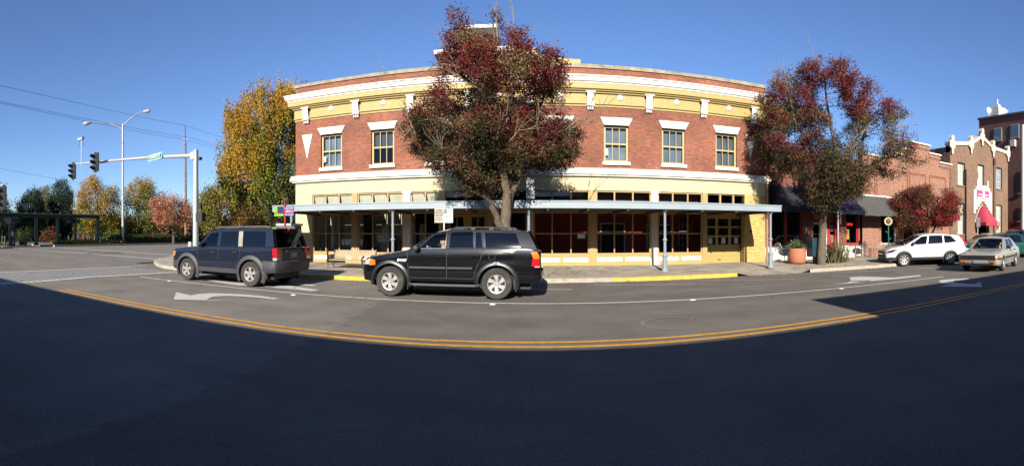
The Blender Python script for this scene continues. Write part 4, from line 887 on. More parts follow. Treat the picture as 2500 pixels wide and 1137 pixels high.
def make_wheel(rad, wid, rim, style, car, x, y, face, name='wheel'):
    """face -1: outer side towards -y"""
    m = MB(); w2 = wid / 2
    prof = [(rim, -w2 + .01), (rim + .02, -w2), (rad * .93, -w2 - .005), (rad, -w2 + .03), (rad, w2 - .03), (rad * .93, w2 + .005), (rim + .02, w2), (rim, w2 - .01)]
    m.lathe(prof, 40, (0, 0, 0), 'y', closed=True)
    o = m.build(name, M_tyre, car, smooth=True, sharp=50); o.location = (x, y, rad); ORG[o.name] = Vector((0, 0, 0))
    if face > 0: o.rotation_euler = (0, 0, math.pi)
    d = MB(); d.lathe([(0, -w2 + .07), (rim * .98, -w2 + .07)], 28, axis='y'); d.lathe([(rim, w2 - .02), (0, w2 - .02)], 20, axis='y'); d.build('brake', M_hub, o)
    r = MB()
    r.lathe([(rim * 1.01, -w2 + .005), (rim * 1.0, -w2 - .008), (rim * .93, -w2 - .004), (rim * .88, -w2 + .02), (rim * .86, -w2 + .06)], 36, axis='y')
    ns = style[0]
    if ns:
        for k in range(ns):
            a0 = 2 * math.pi * k / ns + .3; wd0, wd1 = style[1], style[2]; sk = style[3]
            pts = []
            for rr_, wd, dy in ((rim * .2, wd0, .025), (rim * .55, (wd0 + wd1) / 2, .012), (rim * .93, wd1, .012)):
                aa = a0 + sk * rr_ / rim
                for s in (-1, 1): pts.append((rr_ * math.cos(aa) + s * wd * -math.sin(aa), -w2 + dy - .012, rr_ * math.sin(aa) + s * wd * math.cos(aa)))
            n0 = len(r.v); back = [(p[0], p[1] + .035, p[2]) for p in pts]
            r.add(pts + back, [(0, 1, 3, 2), (2, 3, 5, 4), (0, 2, 8, 6), (2, 4, 10, 8), (1, 7, 9, 3), (3, 9, 11, 5)])
        r.lathe([(0, -w2 - .006), (rim * .16, -w2 - .004), (rim * .26, -w2 + .016), (rim * .27, -w2 + .06)], 16, axis='y')
        for k in range(5):
            a = 2 * math.pi * k / 5; r.cur = 1; r.lathe([(0, -.003), (.012, 0)], 6, (rim * .2 * math.cos(a), -w2 + .0, rim * .2 * math.sin(a)), 'y'); r.cur = 0
    else:       # pressed wheel cover with a ring of slots
        r.lathe([(0, -w2 - .012), (rim * .3, -w2 - .01), (rim * .62, -w2), (rim * .66, -w2 + .012), (rim * .88, -w2 + .004)], 30, axis='y')
        r.cur = 1
        for k in range(18):
            a = 2 * math.pi * k / 18; r.box(0, 0, 0, 0, 0, 0) if False else r.lathe([(0, -.004), (rim * .055, 0)], 6, (rim * .75 * math.cos(a), -w2 + .006, rim * .75 * math.sin(a)), 'y')
        r.cur = 0
    r.build('rim', [M_alloy, M_hub], o, smooth=True, sharp=30)
    return o
def make_car(S):
    L, W = S['L'], S['W']; car = thing(S['name'], S['label'], S['cat'], (0, 0, 0), 0.0, S.get('group'), local=True)
    hw = W / 2; top, bot = S['top'], S['bot']; nose, tail = S.get('nose', .35), S.get('tail', .25); nn, tn_ = S.get('nose_w', .8), S.get('tail_w', .9)
    def wid(x):
        f = 1.0
        if x < nose: f = nn + (1 - nn) * math.sqrt(max(0, 1 - (1 - x / nose) ** 2))
        if x > L - tail: f = tn_ + (1 - tn_) * math.sqrt(max(0, 1 - (1 - (L - x) / tail) ** 2))
        return hw * f
    PRF = S.get('prof', [(0, .93), (.25, .985), (.5, 1.0), (.78, .985), (1, .94)])
    def ys(x, z):     # half width of the body side
        b, t = .3, ip(top, x); return wid(x) * ip(PRF, max(0, min(1, (z - b) / max(.1, t - b))))
    wx, ra, zc = S['wx'], S['arch'], S['wr']
    def zbot(x):
        z = ip(bot, x)
        for q in wx:
            d = abs(x - q)
            if d < ra: z = max(z, zc + math.sqrt(ra * ra - d * d) if d < ra else z)
        return z
    xs = {0.0, L}
    k = 0
    while k < 46: xs.add(L * k / 46); k += 1
    for q in wx:
        for a in range(0, 181, 12): xs.add(q + ra * math.cos(R(a)) * .9999)
        xs.add(q - ra * 1.0005); xs.add(q + ra * 1.0005)
    for d in (.03, .08, .15, .22): xs.add(d); xs.add(L - d)
    for x_, _ in top: xs.add(x_)
    xs = sorted(x for x in xs if 0 <= x <= L)
    cA, cD = S['gh'][0][0], S['gh'][-1][0]       # cabin from base of screen to base of tailgate glass
    b = MB(); NL = 8; ringsL = []
    def ring(x, s):
        zb, zt = zbot(x), ip(top, x); out = []
        for j in range(NL + 1):
            z = zb + (zt - zb) * j / NL; out.append((x, s * ys(x, z), z))
        if not cA < x < cD:
            y = ys(x, zt)
            out += [(x, s * y * .93, zt + .022), (x, s * y * .6, zt + .035 + S.get('crown', .0)), (x, 0, zt + .042 + S.get('crown', .0))]
        else:
            y = ys(x, zt); out += [(x, s * y * .93, zt + .004), (x, s * y * .92, zt - .1), (x, 0, zt - .12)]
        return out
    for s in (-1, 1): b.grid([ring(x, s) for x in xs])
    for x in (0.0, L):
        r1, r2 = ring(x, -1), ring(x, 1); b.grid([[p, (p[0], 0, p[2]), q] for p, q in zip(r1, r2)])
    body = b.build('body', S['paint'], car, smooth=True, sharp=40)
    # under body and wheel housings
    u = MB(); u.box(.25, L - .25, -hw * .72, hw * .72, .24, .55)
    for q in wx: u.box(q - ra * .98, q + ra * .98, -hw * .74, hw * .74, .5, min(ip(top, q) - .06, zc + ra + .04)).box(q - .05, q + .05, -hw * .8, hw * .8, zc - .06, zc + .06)
    u.build('underbody', M_hub, car)
    # ---- greenhouse: columns (x at belt, x at roof rail), kinds of the bays between them
    gh = S['gh']; kinds = S['bays']; roofT = S['roof']; tum = S.get('tumble', .16)
    def gp(u, t, s):
        """u column parameter, t 0 belt - 1 rail"""
        i = min(int(u), len(gh) - 2); f = u - i
        xb = gh[i][0] + (gh[i + 1][0] - gh[i][0]) * f; xr = gh[i][1] + (gh[i + 1][1] - gh[i][1]) * f
        zb = ip(top, xb); zr = ip(roofT, xr); x = xb + (xr - xb) * t; z = zb + (zr - zb) * t
        y0 = ys(xb, zb); y1 = (hw * .94 - tum) * (1 if True else 1); y = y0 + (y1 - y0) * (t ** 1.25)
        return (x, s * y, z)
    g = MB(); wins = []
    t0, t1 = S.get('wt', (.08, .88))
    for s in (-1, 1):
        for i, kd in enumerate(kinds):
            nu = 3 if kd != 'p' else 1
            us = [i + q / nu for q in range(nu + 1)]
            if kd == 'p': g.grid([[gp(u_, t, s) for u_ in us] for t in (0, t0, .35, .62, t1, .95, 1)])
            else:
                g.grid([[gp(u_, t, s) for u_ in us] for t in (0, t0)]); g.grid([[gp(u_, t, s) for u_ in us] for t in (t1, .95, 1)])
                wins.append((i, kd, s, us))
    n0 = len(gh) - 1
    def cross(u, t, k=6, bulge=.05, dz=0.0):      # row across from side to side
        a, c = gp(u, t, -1), gp(u, t, 1); row = []
        for q in range(k + 1):
            f = q / k; e = 1 - (2 * f - 1) ** 2
            row.append((a[0] + (bulge * e), a[1] + (c[1] - a[1]) * f, a[2] + dz * e))
        return row
    rc = S.get('rcrown', .06)
    NU = 14; g.grid([cross(n0 * q / NU, 1, 8, 0, rc * min(1, 3 * min(q, NU - q) / NU + .35)) for q in range(NU + 1)])
    for u_, bl in ((0, -.10), (n0, .06)):
        rows = [cross(u_, t, 6, bl * (1 - .6 * t), rc * .35 * t) for t in (0, .06, .94, 1)]
        for rr_ in ((0, 1), (2, 3)): g.grid([rows[rr_[0]], rows[rr_[1]]])
        sideL = [[cross(u_, t, 12, bl * (1 - .6 * t), rc * .35 * t)[q] for q in (0, 1)] for t in (.06, .35, .65, .94)]
        sideR = [[cross(u_, t, 12, bl * (1 - .6 * t), rc * .35 * t)[q] for q in (11, 12)] for t in (.06, .35, .65, .94)]
        g.grid(sideL); g.grid(sideR)
    g.build('cabin', S.get('cabpaint', S['paint']), car, smooth=True, sharp=38)
    for i, kd, s, us in wins:
        m = MB(); m.grid([[gp(u_, t, s) for u_ in us] for t in (t0 - .01, .35, .62, t1 + .01)])
        m.build('side_window', M_clear if kd == 'c' else M_priv, car, smooth=True)
    for u_, bl, nm, mm in ((0, -.10, 'windscreen', M_clear), (n0, .06, 'rear_window', S.get('rear_glass', M_priv))):
        m = MB(); m.grid([cross(u_, t, 12, bl * (1 - .6 * t), rc * .35 * t)[1:12] for t in (.05, .35, .65, .95)]); m.build(nm, mm, car, smooth=True)
    # seats
    st = MB()
    for xq in S['seats']:
        for s in (-1, 1):
            zt = ip(top, xq); st.box(xq, xq + .14, s * hw * .42 - .2, s * hw * .42 + .2, .5, zt + .12).box(xq + .02, xq + .1, s * hw * .42 - .11, s * hw * .42 + .11, zt + .14, zt + .3)
        st.build('seat', M_seat, car); st = MB()
    # ---- panels following the body side
    def panel(name, polys, mm, off=.008, thick=.0, both=True, parent=None, green=False):
        sides = (-1, 1) if both else (-1,)
        for s in sides:
            m = MB()
            for poly in polys:
                bm = bmesh.new(); vs = [bm.verts.new((x, 0, z)) for x, z in poly]; bm.faces.new(vs)
                x0, x1 = min(p[0] for p in poly), max(p[0] for p in poly); z0, z1 = min(p[1] for p in poly), max(p[1] for p in poly)
                for q in range(1, int((x1 - x0) / .12) + 1): bmesh.ops.bisect_plane(bm, geom=bm.verts[:] + bm.edges[:] + bm.faces[:], plane_co=(x0 + .12 * q, 0, 0), plane_no=(1, 0, 0))
                for q in range(1, int((z1 - z0) / .08) + 1): bmesh.ops.bisect_plane(bm, geom=bm.verts[:] + bm.edges[:] + bm.faces[:], plane_co=(0, 0, z0 + .08 * q), plane_no=(0, 0, 1))
                bmesh.ops.triangulate(bm, faces=[f for f in bm.faces if len(f.verts) > 4])
                bm.verts.index_update(); bm.verts.ensure_lookup_table()
                base = [(v.co.x, s * (ys(v.co.x, v.co.z) + off), v.co.z) for v in bm.verts]; fs = [tuple(v.index for v in f.verts) for f in bm.faces]
                edges = [e for e in bm.edges if len(e.link_faces) == 1]
                nb = len(base); back = [(x, y - s * (off + .012), z) for x, y, z in base]
                m.add(base + back, fs + [(e.verts[0].index, e.verts[1].index, nb + e.verts[1].index, nb + e.verts[0].index) for e in edges]); bm.free()
            m.build(name, mm, parent or car, smooth=True, sharp=30)
    def rect(x0, x1, z0, z1): return [(x0, z0), (x1, z0), (x1, z1), (x0, z1)]
    # door seams
    for poly in S.get('doors', []):
        lines = []
        for (xa, za), (xb, zb) in zip(poly, poly[1:]):
            d = Vector((xb - xa, zb - za)); nrm = Vector((-d.y, d.x)).normalized() * .007
            lines.append([(xa - nrm.x, za - nrm.y), (xb - nrm.x, zb - nrm.y), (xb + nrm.x, zb + nrm.y), (xa + nrm.x, za + nrm.y)])
        panel('door_seam', lines, M_hub, .002)
    if S.get('flare'):
        fw, fo, fm = S['flare']
        for q in wx:
            a0, a1 = S.get('flare_a', (-8, 188)); n = 18; fl = []
            for s in (-1, 1):
                m = MB(); rows = []
                for k in range(n + 1):
                    a = R(a0 + (a1 - a0) * k / n); row = []
                    for rr_, of in ((ra + fw, .004), (ra + fw * .75, fo), (ra - .01, fo * 1.1), (ra - .012, -.12)):
                        x = q + rr_ * math.cos(a); z = zc + rr_ * math.sin(a); row.append((x, s * (ys(max(0, min(L, x)), z) + of), z))
                    rows.append(row)
                m.grid(rows).build('fender_flare', fm, car, smooth=True, sharp=50)
    for nm, polys, mm, off in S.get('panels', []): panel(nm, polys, mm, off)
    # bumpers follow the plan outline
    def bumper(nm, front, z0, z1, depth, off, mm):
        m = MB(); out = []; n = 12
        for k in range(n + 1):
            x = depth * (1 - k / n) ** 1.5; out.append((x if front else L - x, wid(x if front else L - x) * .97 + off))
        e = -off if front else L + off
        loop = [(x, -y) for x, y in out] + [(e, -out[-1][1] * .9), (e - (.03 if front else -.03), 0), (e, out[-1][1] * .9)] + [(x, y) for x, y in reversed(out)]
        hgt = z1 - z0; rows = []
        for z, ins in ((z0, .06), (z0 + hgt * .15, .015), (z0 + hgt * .5, 0), (z1 - hgt * .12, .008), (z1, .05)):
            rows.append([(x + (ins if front else -ins) * (1 if abs(y) < out[-1][1] * .95 else .2), y * (1 - ins / hw), z) for x, y in loop])
        m.grid(rows); m.add(rows[0], [tuple(range(len(loop)))]).add(rows[-1], [tuple(range(len(loop)))])
        m.build(nm, mm, car, smooth=True, sharp=35)
    for bb in S.get('bumpers', []): bumper(*bb)
    # wheels
    for q in wx:
        for s in (-1, 1): make_wheel(S['wr'], S['tw'], S['rim'], S['spokes'], car, q, s * (hw - S['tw'] / 2 - S.get('inset', .03)), s)
    # mirrors, handles
    mx, mz = S['mirror']
    for s in (-1, 1):
        y = ys(mx, ip(top, mx)); m = MB()
        m.lathe([(0, -.1), (.05, -.095), (.08, -.06), (.085, .05), (.06, .08), (0, .085)], 10, (mx, s * (y + .11), mz), 'y').tube([(mx, s * (y - .06), mz - .05), (mx, s * (y + .06), mz - .03)], .03, 6)
        m.build('mirror', S.get('mirror_mat', M_trimb), car, smooth=True)
    for hx, hz in S['handles']:
        for s in (-1, 1):
            y = ys(hx, hz); MB().box(hx - .1, hx + .1, s * (y + .032) - .012, s * (y + .032) + .012, hz - .018, hz + .018).box(hx - .1, hx - .07, s * (y + .01) - .02, s * (y + .01) + .02, hz - .015, hz + .015).box(hx + .07, hx + .1, s * (y + .01) - .02, s * (y + .01) + .02, hz - .015, hz + .015).build('door_handle', S.get('handle_mat', M_trimb), car)
    if S.get('rails'):
        x0, x1, mm = S['rails']
        for s in (-1, 1):
            y = s * (hw * .94 - tum - .05); m = MB(); zr = lambda x: ip(roofT, x)
            m.tube([(x0, y, zr(x0) + .02), (x0 + .12, y, zr(x0 + .12) + .065), (x1 - .1, y, zr(x1 - .1) + .065), (x1, y, zr(x1) + .02)], .02, 6)
            for q in (.33, .66, .99): xq = x0 + .1 + (x1 - x0 - .2) * q; m.box(xq - .05, xq + .05, y - .02, y + .02, zr(xq) - .0, zr(xq) + .06)
            m.build('roof_rail', mm, car)
    S['gp'] = gp; S['ys'] = ys; S['panel'] = panel; S['rect'] = rect; S['widf'] = wid
    return car
def place(car, S, cx_, cy_, yaw, s=1.0):
    """put the body centre at (cx_, cy_); yaw turns the nose away from -X"""
    car.rotation_euler = (0, 0, yaw); car.scale = (s, s, s)
    off = Matrix.Rotation(yaw, 3, 'Z') @ Vector((S['L'] / 2 * s, 0, 0)); car.location = (cx_ - off.x, cy_ - off.y, 0.0)

# --- black mid-size off-roader passing in the near lane
SB = dict(name='black_suv', label='black off-road SUV with orange front indicator and a waving driver, in front of the shops', cat='suv', L=4.6, W=1.78,
    top=[(0, .86), (.1, .94), (.3, 1.0), (.8, 1.09), (1.22, 1.16), (1.5, 1.19), (3.2, 1.215), (4.1, 1.23), (4.45, 1.22), (4.6, 1.15)],
    bot=[(0, .42), (.25, .36), (1.3, .42), (3.2, .42), (4.3, .40), (4.6, .48)], nose=.7, nose_w=.80, tail=.2, tail_w=.92,
    prof=[(0, .94), (.2, .985), (.5, 1.0), (.66, .99), (.70, .975), (.85, .985), (1, .945)],
    wx=(.80, 3.525), arch=.47, wr=.385, tw=.26, rim=.225, spokes=(6, .03, .055, .35), paint=paint('black_paint', (0.004, 0.0045, 0.006), 0.0, 0.33),
    gh=[(1.22, 1.88), (1.5, 1.97), (2.24, 2.26), (2.33, 2.35), (2.95, 2.93), (3.0, 2.98), (3.18, 3.13), (3.26, 3.2), (4.12, 3.98), (4.52, 4.28)], bays=['p', 'c', 'p', 'd', 'p', 'd', 'p', 'd', 'p'],
    roof=[(1.88, 1.615), (2.3, 1.69), (2.8, 1.705), (3.8, 1.69), (4.28, 1.66)], tumble=.14, seats=(2.35, 3.2),
    flare=(.085, .03, mat('flare_black', (0.014, 0.015, 0.018), 0.4, var=.05)), flare_a=(-14, 192),
    doors=[[(1.3, .5), (1.26, 1.16)], [(2.28, .5), (2.285, 1.19)], [(1.3, .5), (2.95, .5), (3.0, .7), (3.1, .92), (3.2, 1.2)]],
    bumpers=[('front_bumper', True, .38, .74, .42, .025, paint('black_paint', (0.004, 0.0045, 0.006), 0.0, 0.33)), ('rear_bumper', False, .44, .72, .55, .035, paint('black_paint', (0.004, 0.0045, 0.006), 0.0, 0.33))],
    mirror=(1.52, 1.25), handles=[(2.12, 1.03), (3.0, 1.06)], rails=(2.35, 3.95, M_trimb), inset=.0)
SB['handle_mat'] = mat('black_gloss', (0.012, 0.012, 0.014), 0.2)
bk = make_car(SB); rect = SB['rect']
SB['panel']('headlamp', [[(.05, .80), (.36, .80), (.32, .93), (.2, .955), (.07, .90)]], M_lampw, .012)
SB['panel']('indicator', [[(.22, .78), (.39, .80), (.38, .92), (.28, .945), (.2, .90)]], M_amber, .02)
SB['panel']('side_moulding', [rect(1.32, 2.26, .735, .785), rect(2.3, 2.93, .735, .785)], mat('moulding', (0.03, 0.03, 0.034), 0.4), .022)
SB['panel']('tail_lamp', [[(4.36, 1.16), (4.5, 1.18), (4.56, 1.06), (4.56, 1.0), (4.42, 1.0)]], M_amber, .02)
SB['panel']('tail_lamp', [[(4.37, .82), (4.57, .82), (4.565, 1.0), (4.40, 1.0)]], M_red, .02)
SB['panel']('reverse_lamp', [rect(4.45, 4.57, .79, .82)], M_lampw, .02)
SB['panel']('fuel_door', [[(3.33, .98), (3.34, .98), (3.34, 1.12), (3.33, 1.12)], [(3.48, .98), (3.49, .98), (3.49, 1.12), (3.48, 1.12)], rect(3.34, 3.48, .975, .983)], M_hub, .003)
text('side_badge', 'SPORT', .085, mat('badge_white', (0.8, 0.8, 0.8), 0.4, var=0), bk, (1.12, -SB['ys'](1.12, .93) - .008, .93), extrude=.003, bold=.004)

for s in (-1, 1): m = MB(); m.tube([(1.3, s * .86, .34), (1.42, s * .93, .33), (3.0, s * .93, .33), (3.1, s * .86, .34)], .035, 8).box(1.4, 3.0, s * .80 - .06, s * .80 + .08, .325, .345).build('side_step', M_cladding, bk)
for q in SB['wx']:
    for s in (-1, 1): MB().box(q + .46, q + .48, s * .74 - .13, s * .74 + .13, .2, .52).build('mud_flap', M_hub, bk)
MB().box(4.6, 4.68, -.25, .55, .78, 1.3).lathe([(.38, 4.6), (.38, 4.76), (.33, 4.8), (0, 4.8)], 24, (0, .05, 1.0), 'x').build('spare_wheel', M_trimb, bk) if False else None
MB().box(-.04, .02, -.5, .5, .72, .88).build('grille', M_hub, bk)
bar = MB().tube([(-.06, -.6, .62), (-.12, -.6, .9), (-.05, -.6, 1.0)], .025).tube([(-.06, .6, .62), (-.12, .6, .9), (-.05, .6, 1.0)], .025).tube([(-.1, -.6, .85), (-.1, .6, .85)], .02); bar.build('bull_bar', M_trimb, bk)
for q in (2.12, 2.9): # bright weather strip corners
    pass
for i, (u0, u1) in enumerate(((1.1, 1.95), (3.05, 3.95))):
    for s in (-1, 1):
        P = [SB['gp'](u0 + (u1 - u0) * k / 6, .9, s) for k in range(7)]; Q = [SB['gp'](u0 + (u1 - u0) * k / 6, .78, s) for k in range(7)]
        MB().grid([[(p[0], p[1] + s * .012, p[2]) for p in P], [(p[0], p[1] + s * .035, p[2]) for p in Q]]).build('wind_deflector', M_priv, bk)
for s in (-1, 1):
    for ua, ub in ((1, 2), (3, 4), (5, 6), (7, 8)):      # thin bright seals round the side glass
        loop = [SB['gp'](ua + (ub - ua) * q, t, s) for q, t in ((0, .08), (0, .5), (0, .88), (.5, .88), (1, .88), (1, .5), (1, .08), (.5, .08), (0, .08))]
        MB().tube([(x, y + s * .006, z) for x, y, z in loop], .009, 5).build('window_seal', mat('seal_grey', (.09, .09, .095), .4, .3), bk)
    MB().tube([(x, y + s * .012, z) for x, y, z in [SB['gp'](6.15, t, s) for t in (.02, .5, .95)]], .014, 5).build('pillar_strip', M_chrome, bk)
    MB().tube([(x, s * (SB['ys'](x, ip(SB['top'], x) - .02) + .004), ip(SB['top'], x) - .02) for x in (1.4, 2, 2.6, 3.2, 3.26)], .008, 5).build('belt_strip', mat('seal_grey', (.09, .09, .095), .4, .3), bk)
place(bk, SB, -1.98 + .06, 10.40 + .89, R(-2.2), .955)

# --- dark blue boxy SUV waiting at the crossing, seen from behind its left corner
SN = dict(name='blue_suv', label='dark blue boxy SUV with grey plastic wheel arches waiting at the crossing', cat='suv', L=4.54, W=1.86,
    top=[(0, .98), (.06, 1.03), (.25, 1.07), (.7, 1.11), (1.25, 1.14), (1.5, 1.155), (4.2, 1.17), (4.45, 1.16), (4.54, 1.12)],
    bot=[(0, .42), (.3, .34), (1.3, .36), (3.2, .36), (4.1, .40), (4.54, .46)], nose=.4, nose_w=.86, tail=.22, tail_w=.93,
    prof=[(0, .95), (.2, .985), (.5, 1.0), (.8, .99), (1, .96)],
    wx=(.83, 3.60), arch=.455, wr=.375, tw=.25, rim=.215, spokes=(5, .04, .05, 0), paint=paint('navy_paint', (0.015, 0.019, 0.034), 0.0, 0.3),
    gh=[(1.28, 1.83), (1.42, 1.93), (2.2, 2.2), (2.34, 2.34), (3.1, 3.05), (3.28, 3.22), (4.15, 4.08), (4.46, 4.32)], bays=['p', 'c', 'p', 'd', 'p', 'd', 'p'],
    roof=[(1.83, 1.66), (2.3, 1.735), (3.2, 1.75), (4.32, 1.72)], tumble=.10, wt=(.06, .84), seats=(2.35, 3.2),
    flare=(.115, .035, M_cladding), flare_a=(-28, 208), doors=[[(1.35, .5), (1.32, 1.13)], [(2.27, .42), (2.27, 1.15)], [(1.35, .48), (2.95, .48), (3.1, .75), (3.17, .95), (3.19, 1.15)]],
    bumpers=[('front_bumper', True, .36, .74, .36, .03, M_cladding), ('rear_bumper', False, .44, .80, .46, .07, M_cladding)],
    mirror=(1.55, 1.24), handles=[(2.08, .99), (3.0, 1.01)], rails=None, inset=-.01)
SN['rear_glass'] = glass('rear_glass', (0.8, 0.85, 0.75), 0.45, 0.02)
nv = make_car(SN)
SN['panel']('sill_cladding', [rect(1.3, 3.12, .36, .5)], M_cladding, .02); SN['panel']('side_moulding', [rect(1.38, 2.25, .66, .69), rect(2.3, 2.9, .66, .69)], mat('navy_dark', (0.02, 0.03, 0.06), 0.35), .018)
SN['panel']('indicator', [[(.07, .80), (.2, .82), (.22, .98), (.1, .98)]], M_amber, .015)
SN['panel']('fender_vent', [rect(1.0, 1.24, 1.02, 1.07)], mat('navy_dark', (0.02, 0.03, 0.06), 0.35), .012)
SN['panel']('pillar_trim', [rect(3.28, 3.44, 1.165, 1.17)], M_chrome, .01)
for s in (-1, 1):
    m = MB(); m.grid([[SN['gp'](u_, t, s) for u_ in (4.02, 4.98)] for t in (.05, .4, .85)]); m.v = [(a, b_ + s * .006, c) for a, b_, c in m.v]; m.build('pillar_trim', mat('satin_trim', (0.40, 0.37, 0.30), 0.4, 0.3), nv)
Lb = SN['L']
for s in (-1, 1):
    tl = MB(); y0 = s * SN['widf'](Lb) * .97
    tl.box(Lb - .13, Lb + .03, min(y0 - s * .02, y0 + s * .075) , max(y0 - s * .02, y0 + s * .075), .80, 1.16); ya_, yb_ = sorted((y0 - s * .17, y0 + s * .06)); tl.box(Lb - .03, Lb + .028, ya_, yb_, .86, 1.162)
    o = tl.build('tail_lamp', M_red, nv, bevel=.012); MB().box(Lb - .125, Lb + .033, min(y0 - s * .17, y0 + s * .078), max(y0 - s * .17, y0 + s * .078), .81, .88).build('reverse_lamp', M_lampw, o)
hd = MB().box(Lb + .0, Lb + .045, -.42, .42, 1.045, 1.10).build('tailgate_trim', mat('dark_chrome', (0.10, 0.10, 0.11), 0.3, .4), nv)
tgd = MB().box(Lb - .02, Lb + .012, -.76, .76, .80, 1.04).build('tailgate', mat('navy_dark', (0.02, 0.03, 0.06), 0.35), nv)
MB().box(Lb + .012, Lb + .02, -.17, .17, .875, 1.02).build('number_plate', M_plate, nv)
MB().box(Lb - .13, Lb - .06, -.14, .14, 1.69, 1.72).build('high_brake_lamp', M_red, nv)
MB().tube([(Lb + .05, 0, 1.17), (Lb + .05, .03, 1.22), (Lb - .0, .36, 1.36)], .012).build('rear_wiper', M_trimb, nv)
MB().box(Lb - 4.1 + 2.0, Lb - .4, -.66, .66, 1.745, 1.765).build('roof_rack', mat('rack_grey', (0.14, 0.14, 0.14), 0.5), nv) if False else None
for s in (-1, 1): MB().tube([(2.0, s * .68, 1.75), (2.15, s * .68, 1.79), (4.0, s * .68, 1.80), (4.15, s * .68, 1.76)], .022, 6).build('roof_rail', mat('rack_grey', (0.14, 0.14, 0.14), 0.5), nv)
Lw = .83; yaw = R(-3.5)
a = Vector((-10.30, 10.70)); bq = Vector((-7.53, 10.53)); mid = (a + bq) / 2; dirn = Vector((math.cos(yaw), math.sin(yaw)))
ctr = mid + dirn * (SN['L'] / 2 - (.83 + 3.60) / 2) + Vector((-dirn.y, dirn.x)) * (SN['W'] / 2)
place(nv, SN, ctr.x, ctr.y, yaw, .965)

# --- white compact crossover parked at the kerb
SC = dict(name='white_crossover', label='white compact crossover with black lower trim parked nose left at the kerb', cat='suv', L=4.53, W=1.82,
    top=[(0, .66), (.05, .75), (.2, .84), (.5, .92), (.9, 1.0), (1.15, 1.05), (2.0, 1.08), (3.3, 1.14), (4.1, 1.22), (4.4, 1.2), (4.53, 1.1)],
    bot=[(0, .34), (.2, .26), (1.3, .33), (3.2, .33), (4.1, .34), (4.53, .45)], nose=.8, nose_w=.66, tail=.45, tail_w=.74,
    wx=(.92, 3.54), arch=.395, wr=.34, tw=.23, rim=.225, spokes=(7, .03, .03, 0), paint=paint('white_car_paint', (0.74, 0.75, 0.76), 0.0, 0.3),
    gh=[(.98, 1.98), (1.2, 2.06), (2.15, 2.3), (2.24, 2.38), (3.1, 3.12), (3.2, 3.2), (3.95, 3.55), (4.42, 4.1)], bays=['p', 'c', 'p', 'd', 'p', 'd', 'p'],
    roof=[(1.98, 1.56), (2.4, 1.625), (3.0, 1.635), (4.1, 1.56)], tumble=.16, wt=(.05, .86), seats=(2.3, 3.15),
    flare=(.06, .018, M_trimb), doors=[[(1.25, .45), (1.22, 1.04)], [(2.2, .4), (2.21, 1.08)], [(1.25, .44), (2.95, .44), (3.05, .7), (3.15, .85), (3.17, 1.13)]],
    bumpers=[('front_bumper', True, .26, .56, .5, .015, M_trimb)], mirror=(1.42, 1.15), mirror_mat=M_trimb, handles=[(2.02, .95), (2.98, .99)], handle_mat=paint('white_car_paint', (0.74, 0.75, 0.76), 0, .3), inset=.01)
wc = make_car(SC)
SC['panel']('sill_trim', [rect(1.3, 3.16, .32, .45)], M_trimb, .015)
SC['panel']('headlamp', [[(.06, .66), (.3, .70), (.62, .86), (.5, .885), (.2, .80), (.08, .74)]], mat('dark_lamp', (0.03, 0.035, 0.05), 0.08, var=0, coat=1), .01); SC['panel']('indicator', [[(.42, .79), (.62, .86), (.52, .875), (.4, .83)]], M_amber, .016)
MB().box(-.03, .03, -.5, .5, .50, .72).build('grille', M_hub, wc); MB().box(-.045, -.03, -.4, .4, .60, .625).build('grille_bar', M_chrome, wc)
for s in (-1, 1):
    m = MB(); m.tube([(4.43, s * .79, .98), (4.44, s * .775, 1.18), (4.33, s * .72, 1.36), (4.16, s * .66, 1.5)], [.05, .075, .06, .04], 8); m.build('tail_lamp', M_red, wc, smooth=True)
c = AT(2268, 648, 21.7); place(wc, SC, c.x + .12, c.y + .55, R(-27), .92)

# --- silver-beige 1980s saloon turning in from the right
SA = dict(name='silver_saloon', label='silver beige wedge nosed 1980s saloon with amber corner lamps, cut by the right edge', cat='car', L=4.56, W=1.70,
    top=[(0, .62), (.04, .68), (.25, .73), (.9, .81), (1.35, .86), (1.6, .885), (3.4, .92), (3.8, .92), (4.4, .90), (4.56, .82)],
    bot=[(0, .32), (.2, .25), (1.3, .25), (3.3, .25), (4.2, .3), (4.56, .4)], nose=.3, nose_w=.88, tail=.25, tail_w=.88, crown=-.005,
    prof=[(0, .93), (.3, .99), (.55, 1.0), (.6, .985), (.85, .965), (1, .93)],
    wx=(.92, 3.52), arch=.345, wr=.30, tw=.19, rim=.185, spokes=(0,), paint=paint('beige_silver_paint', (0.43, 0.41, 0.35), 0.2, 0.35),
    gh=[(1.42, 2.1), (1.55, 2.16), (2.45, 2.5), (2.53, 2.57), (3.25, 3.1), (3.32, 3.16), (3.95, 3.5)], bays=['p', 'c', 'p', 'c', 'p', 'p'], rear_glass=M_priv,
    roof=[(2.1, 1.315), (2.5, 1.345), (3.0, 1.345), (3.5, 1.30)], tumble=.2, seats=(2.4, 3.15),
    doors=[[(1.5, .35), (1.46, .87)], [(2.5, .35), (2.5, .9)]], bumpers=[('front_bumper', True, .27, .50, .5, .03, paint('beige_silver_paint', (0.43, 0.41, 0.35), .2, .35)), ('rear_bumper', False, .3, .55, .5, .03, paint('beige_silver_paint', (0.43, 0.41, 0.35), .2, .35))],
    mirror=(1.66, .96), handles=[(2.35, .80), (3.2, .82)], inset=.0)
sv = make_car(SA)
SA['panel']('side_moulding', [rect(.02, .56, .5, .56), rect(1.3, 3.15, .5, .57)], M_trimb, .02); SA['panel']('corner_lamp', [rect(.06, .34, .565, .645)], M_amber, .015)
fc = MB().box(-.02, .03, -.70, .70, .54, .665).build('nose_panel', M_trimb, sv)
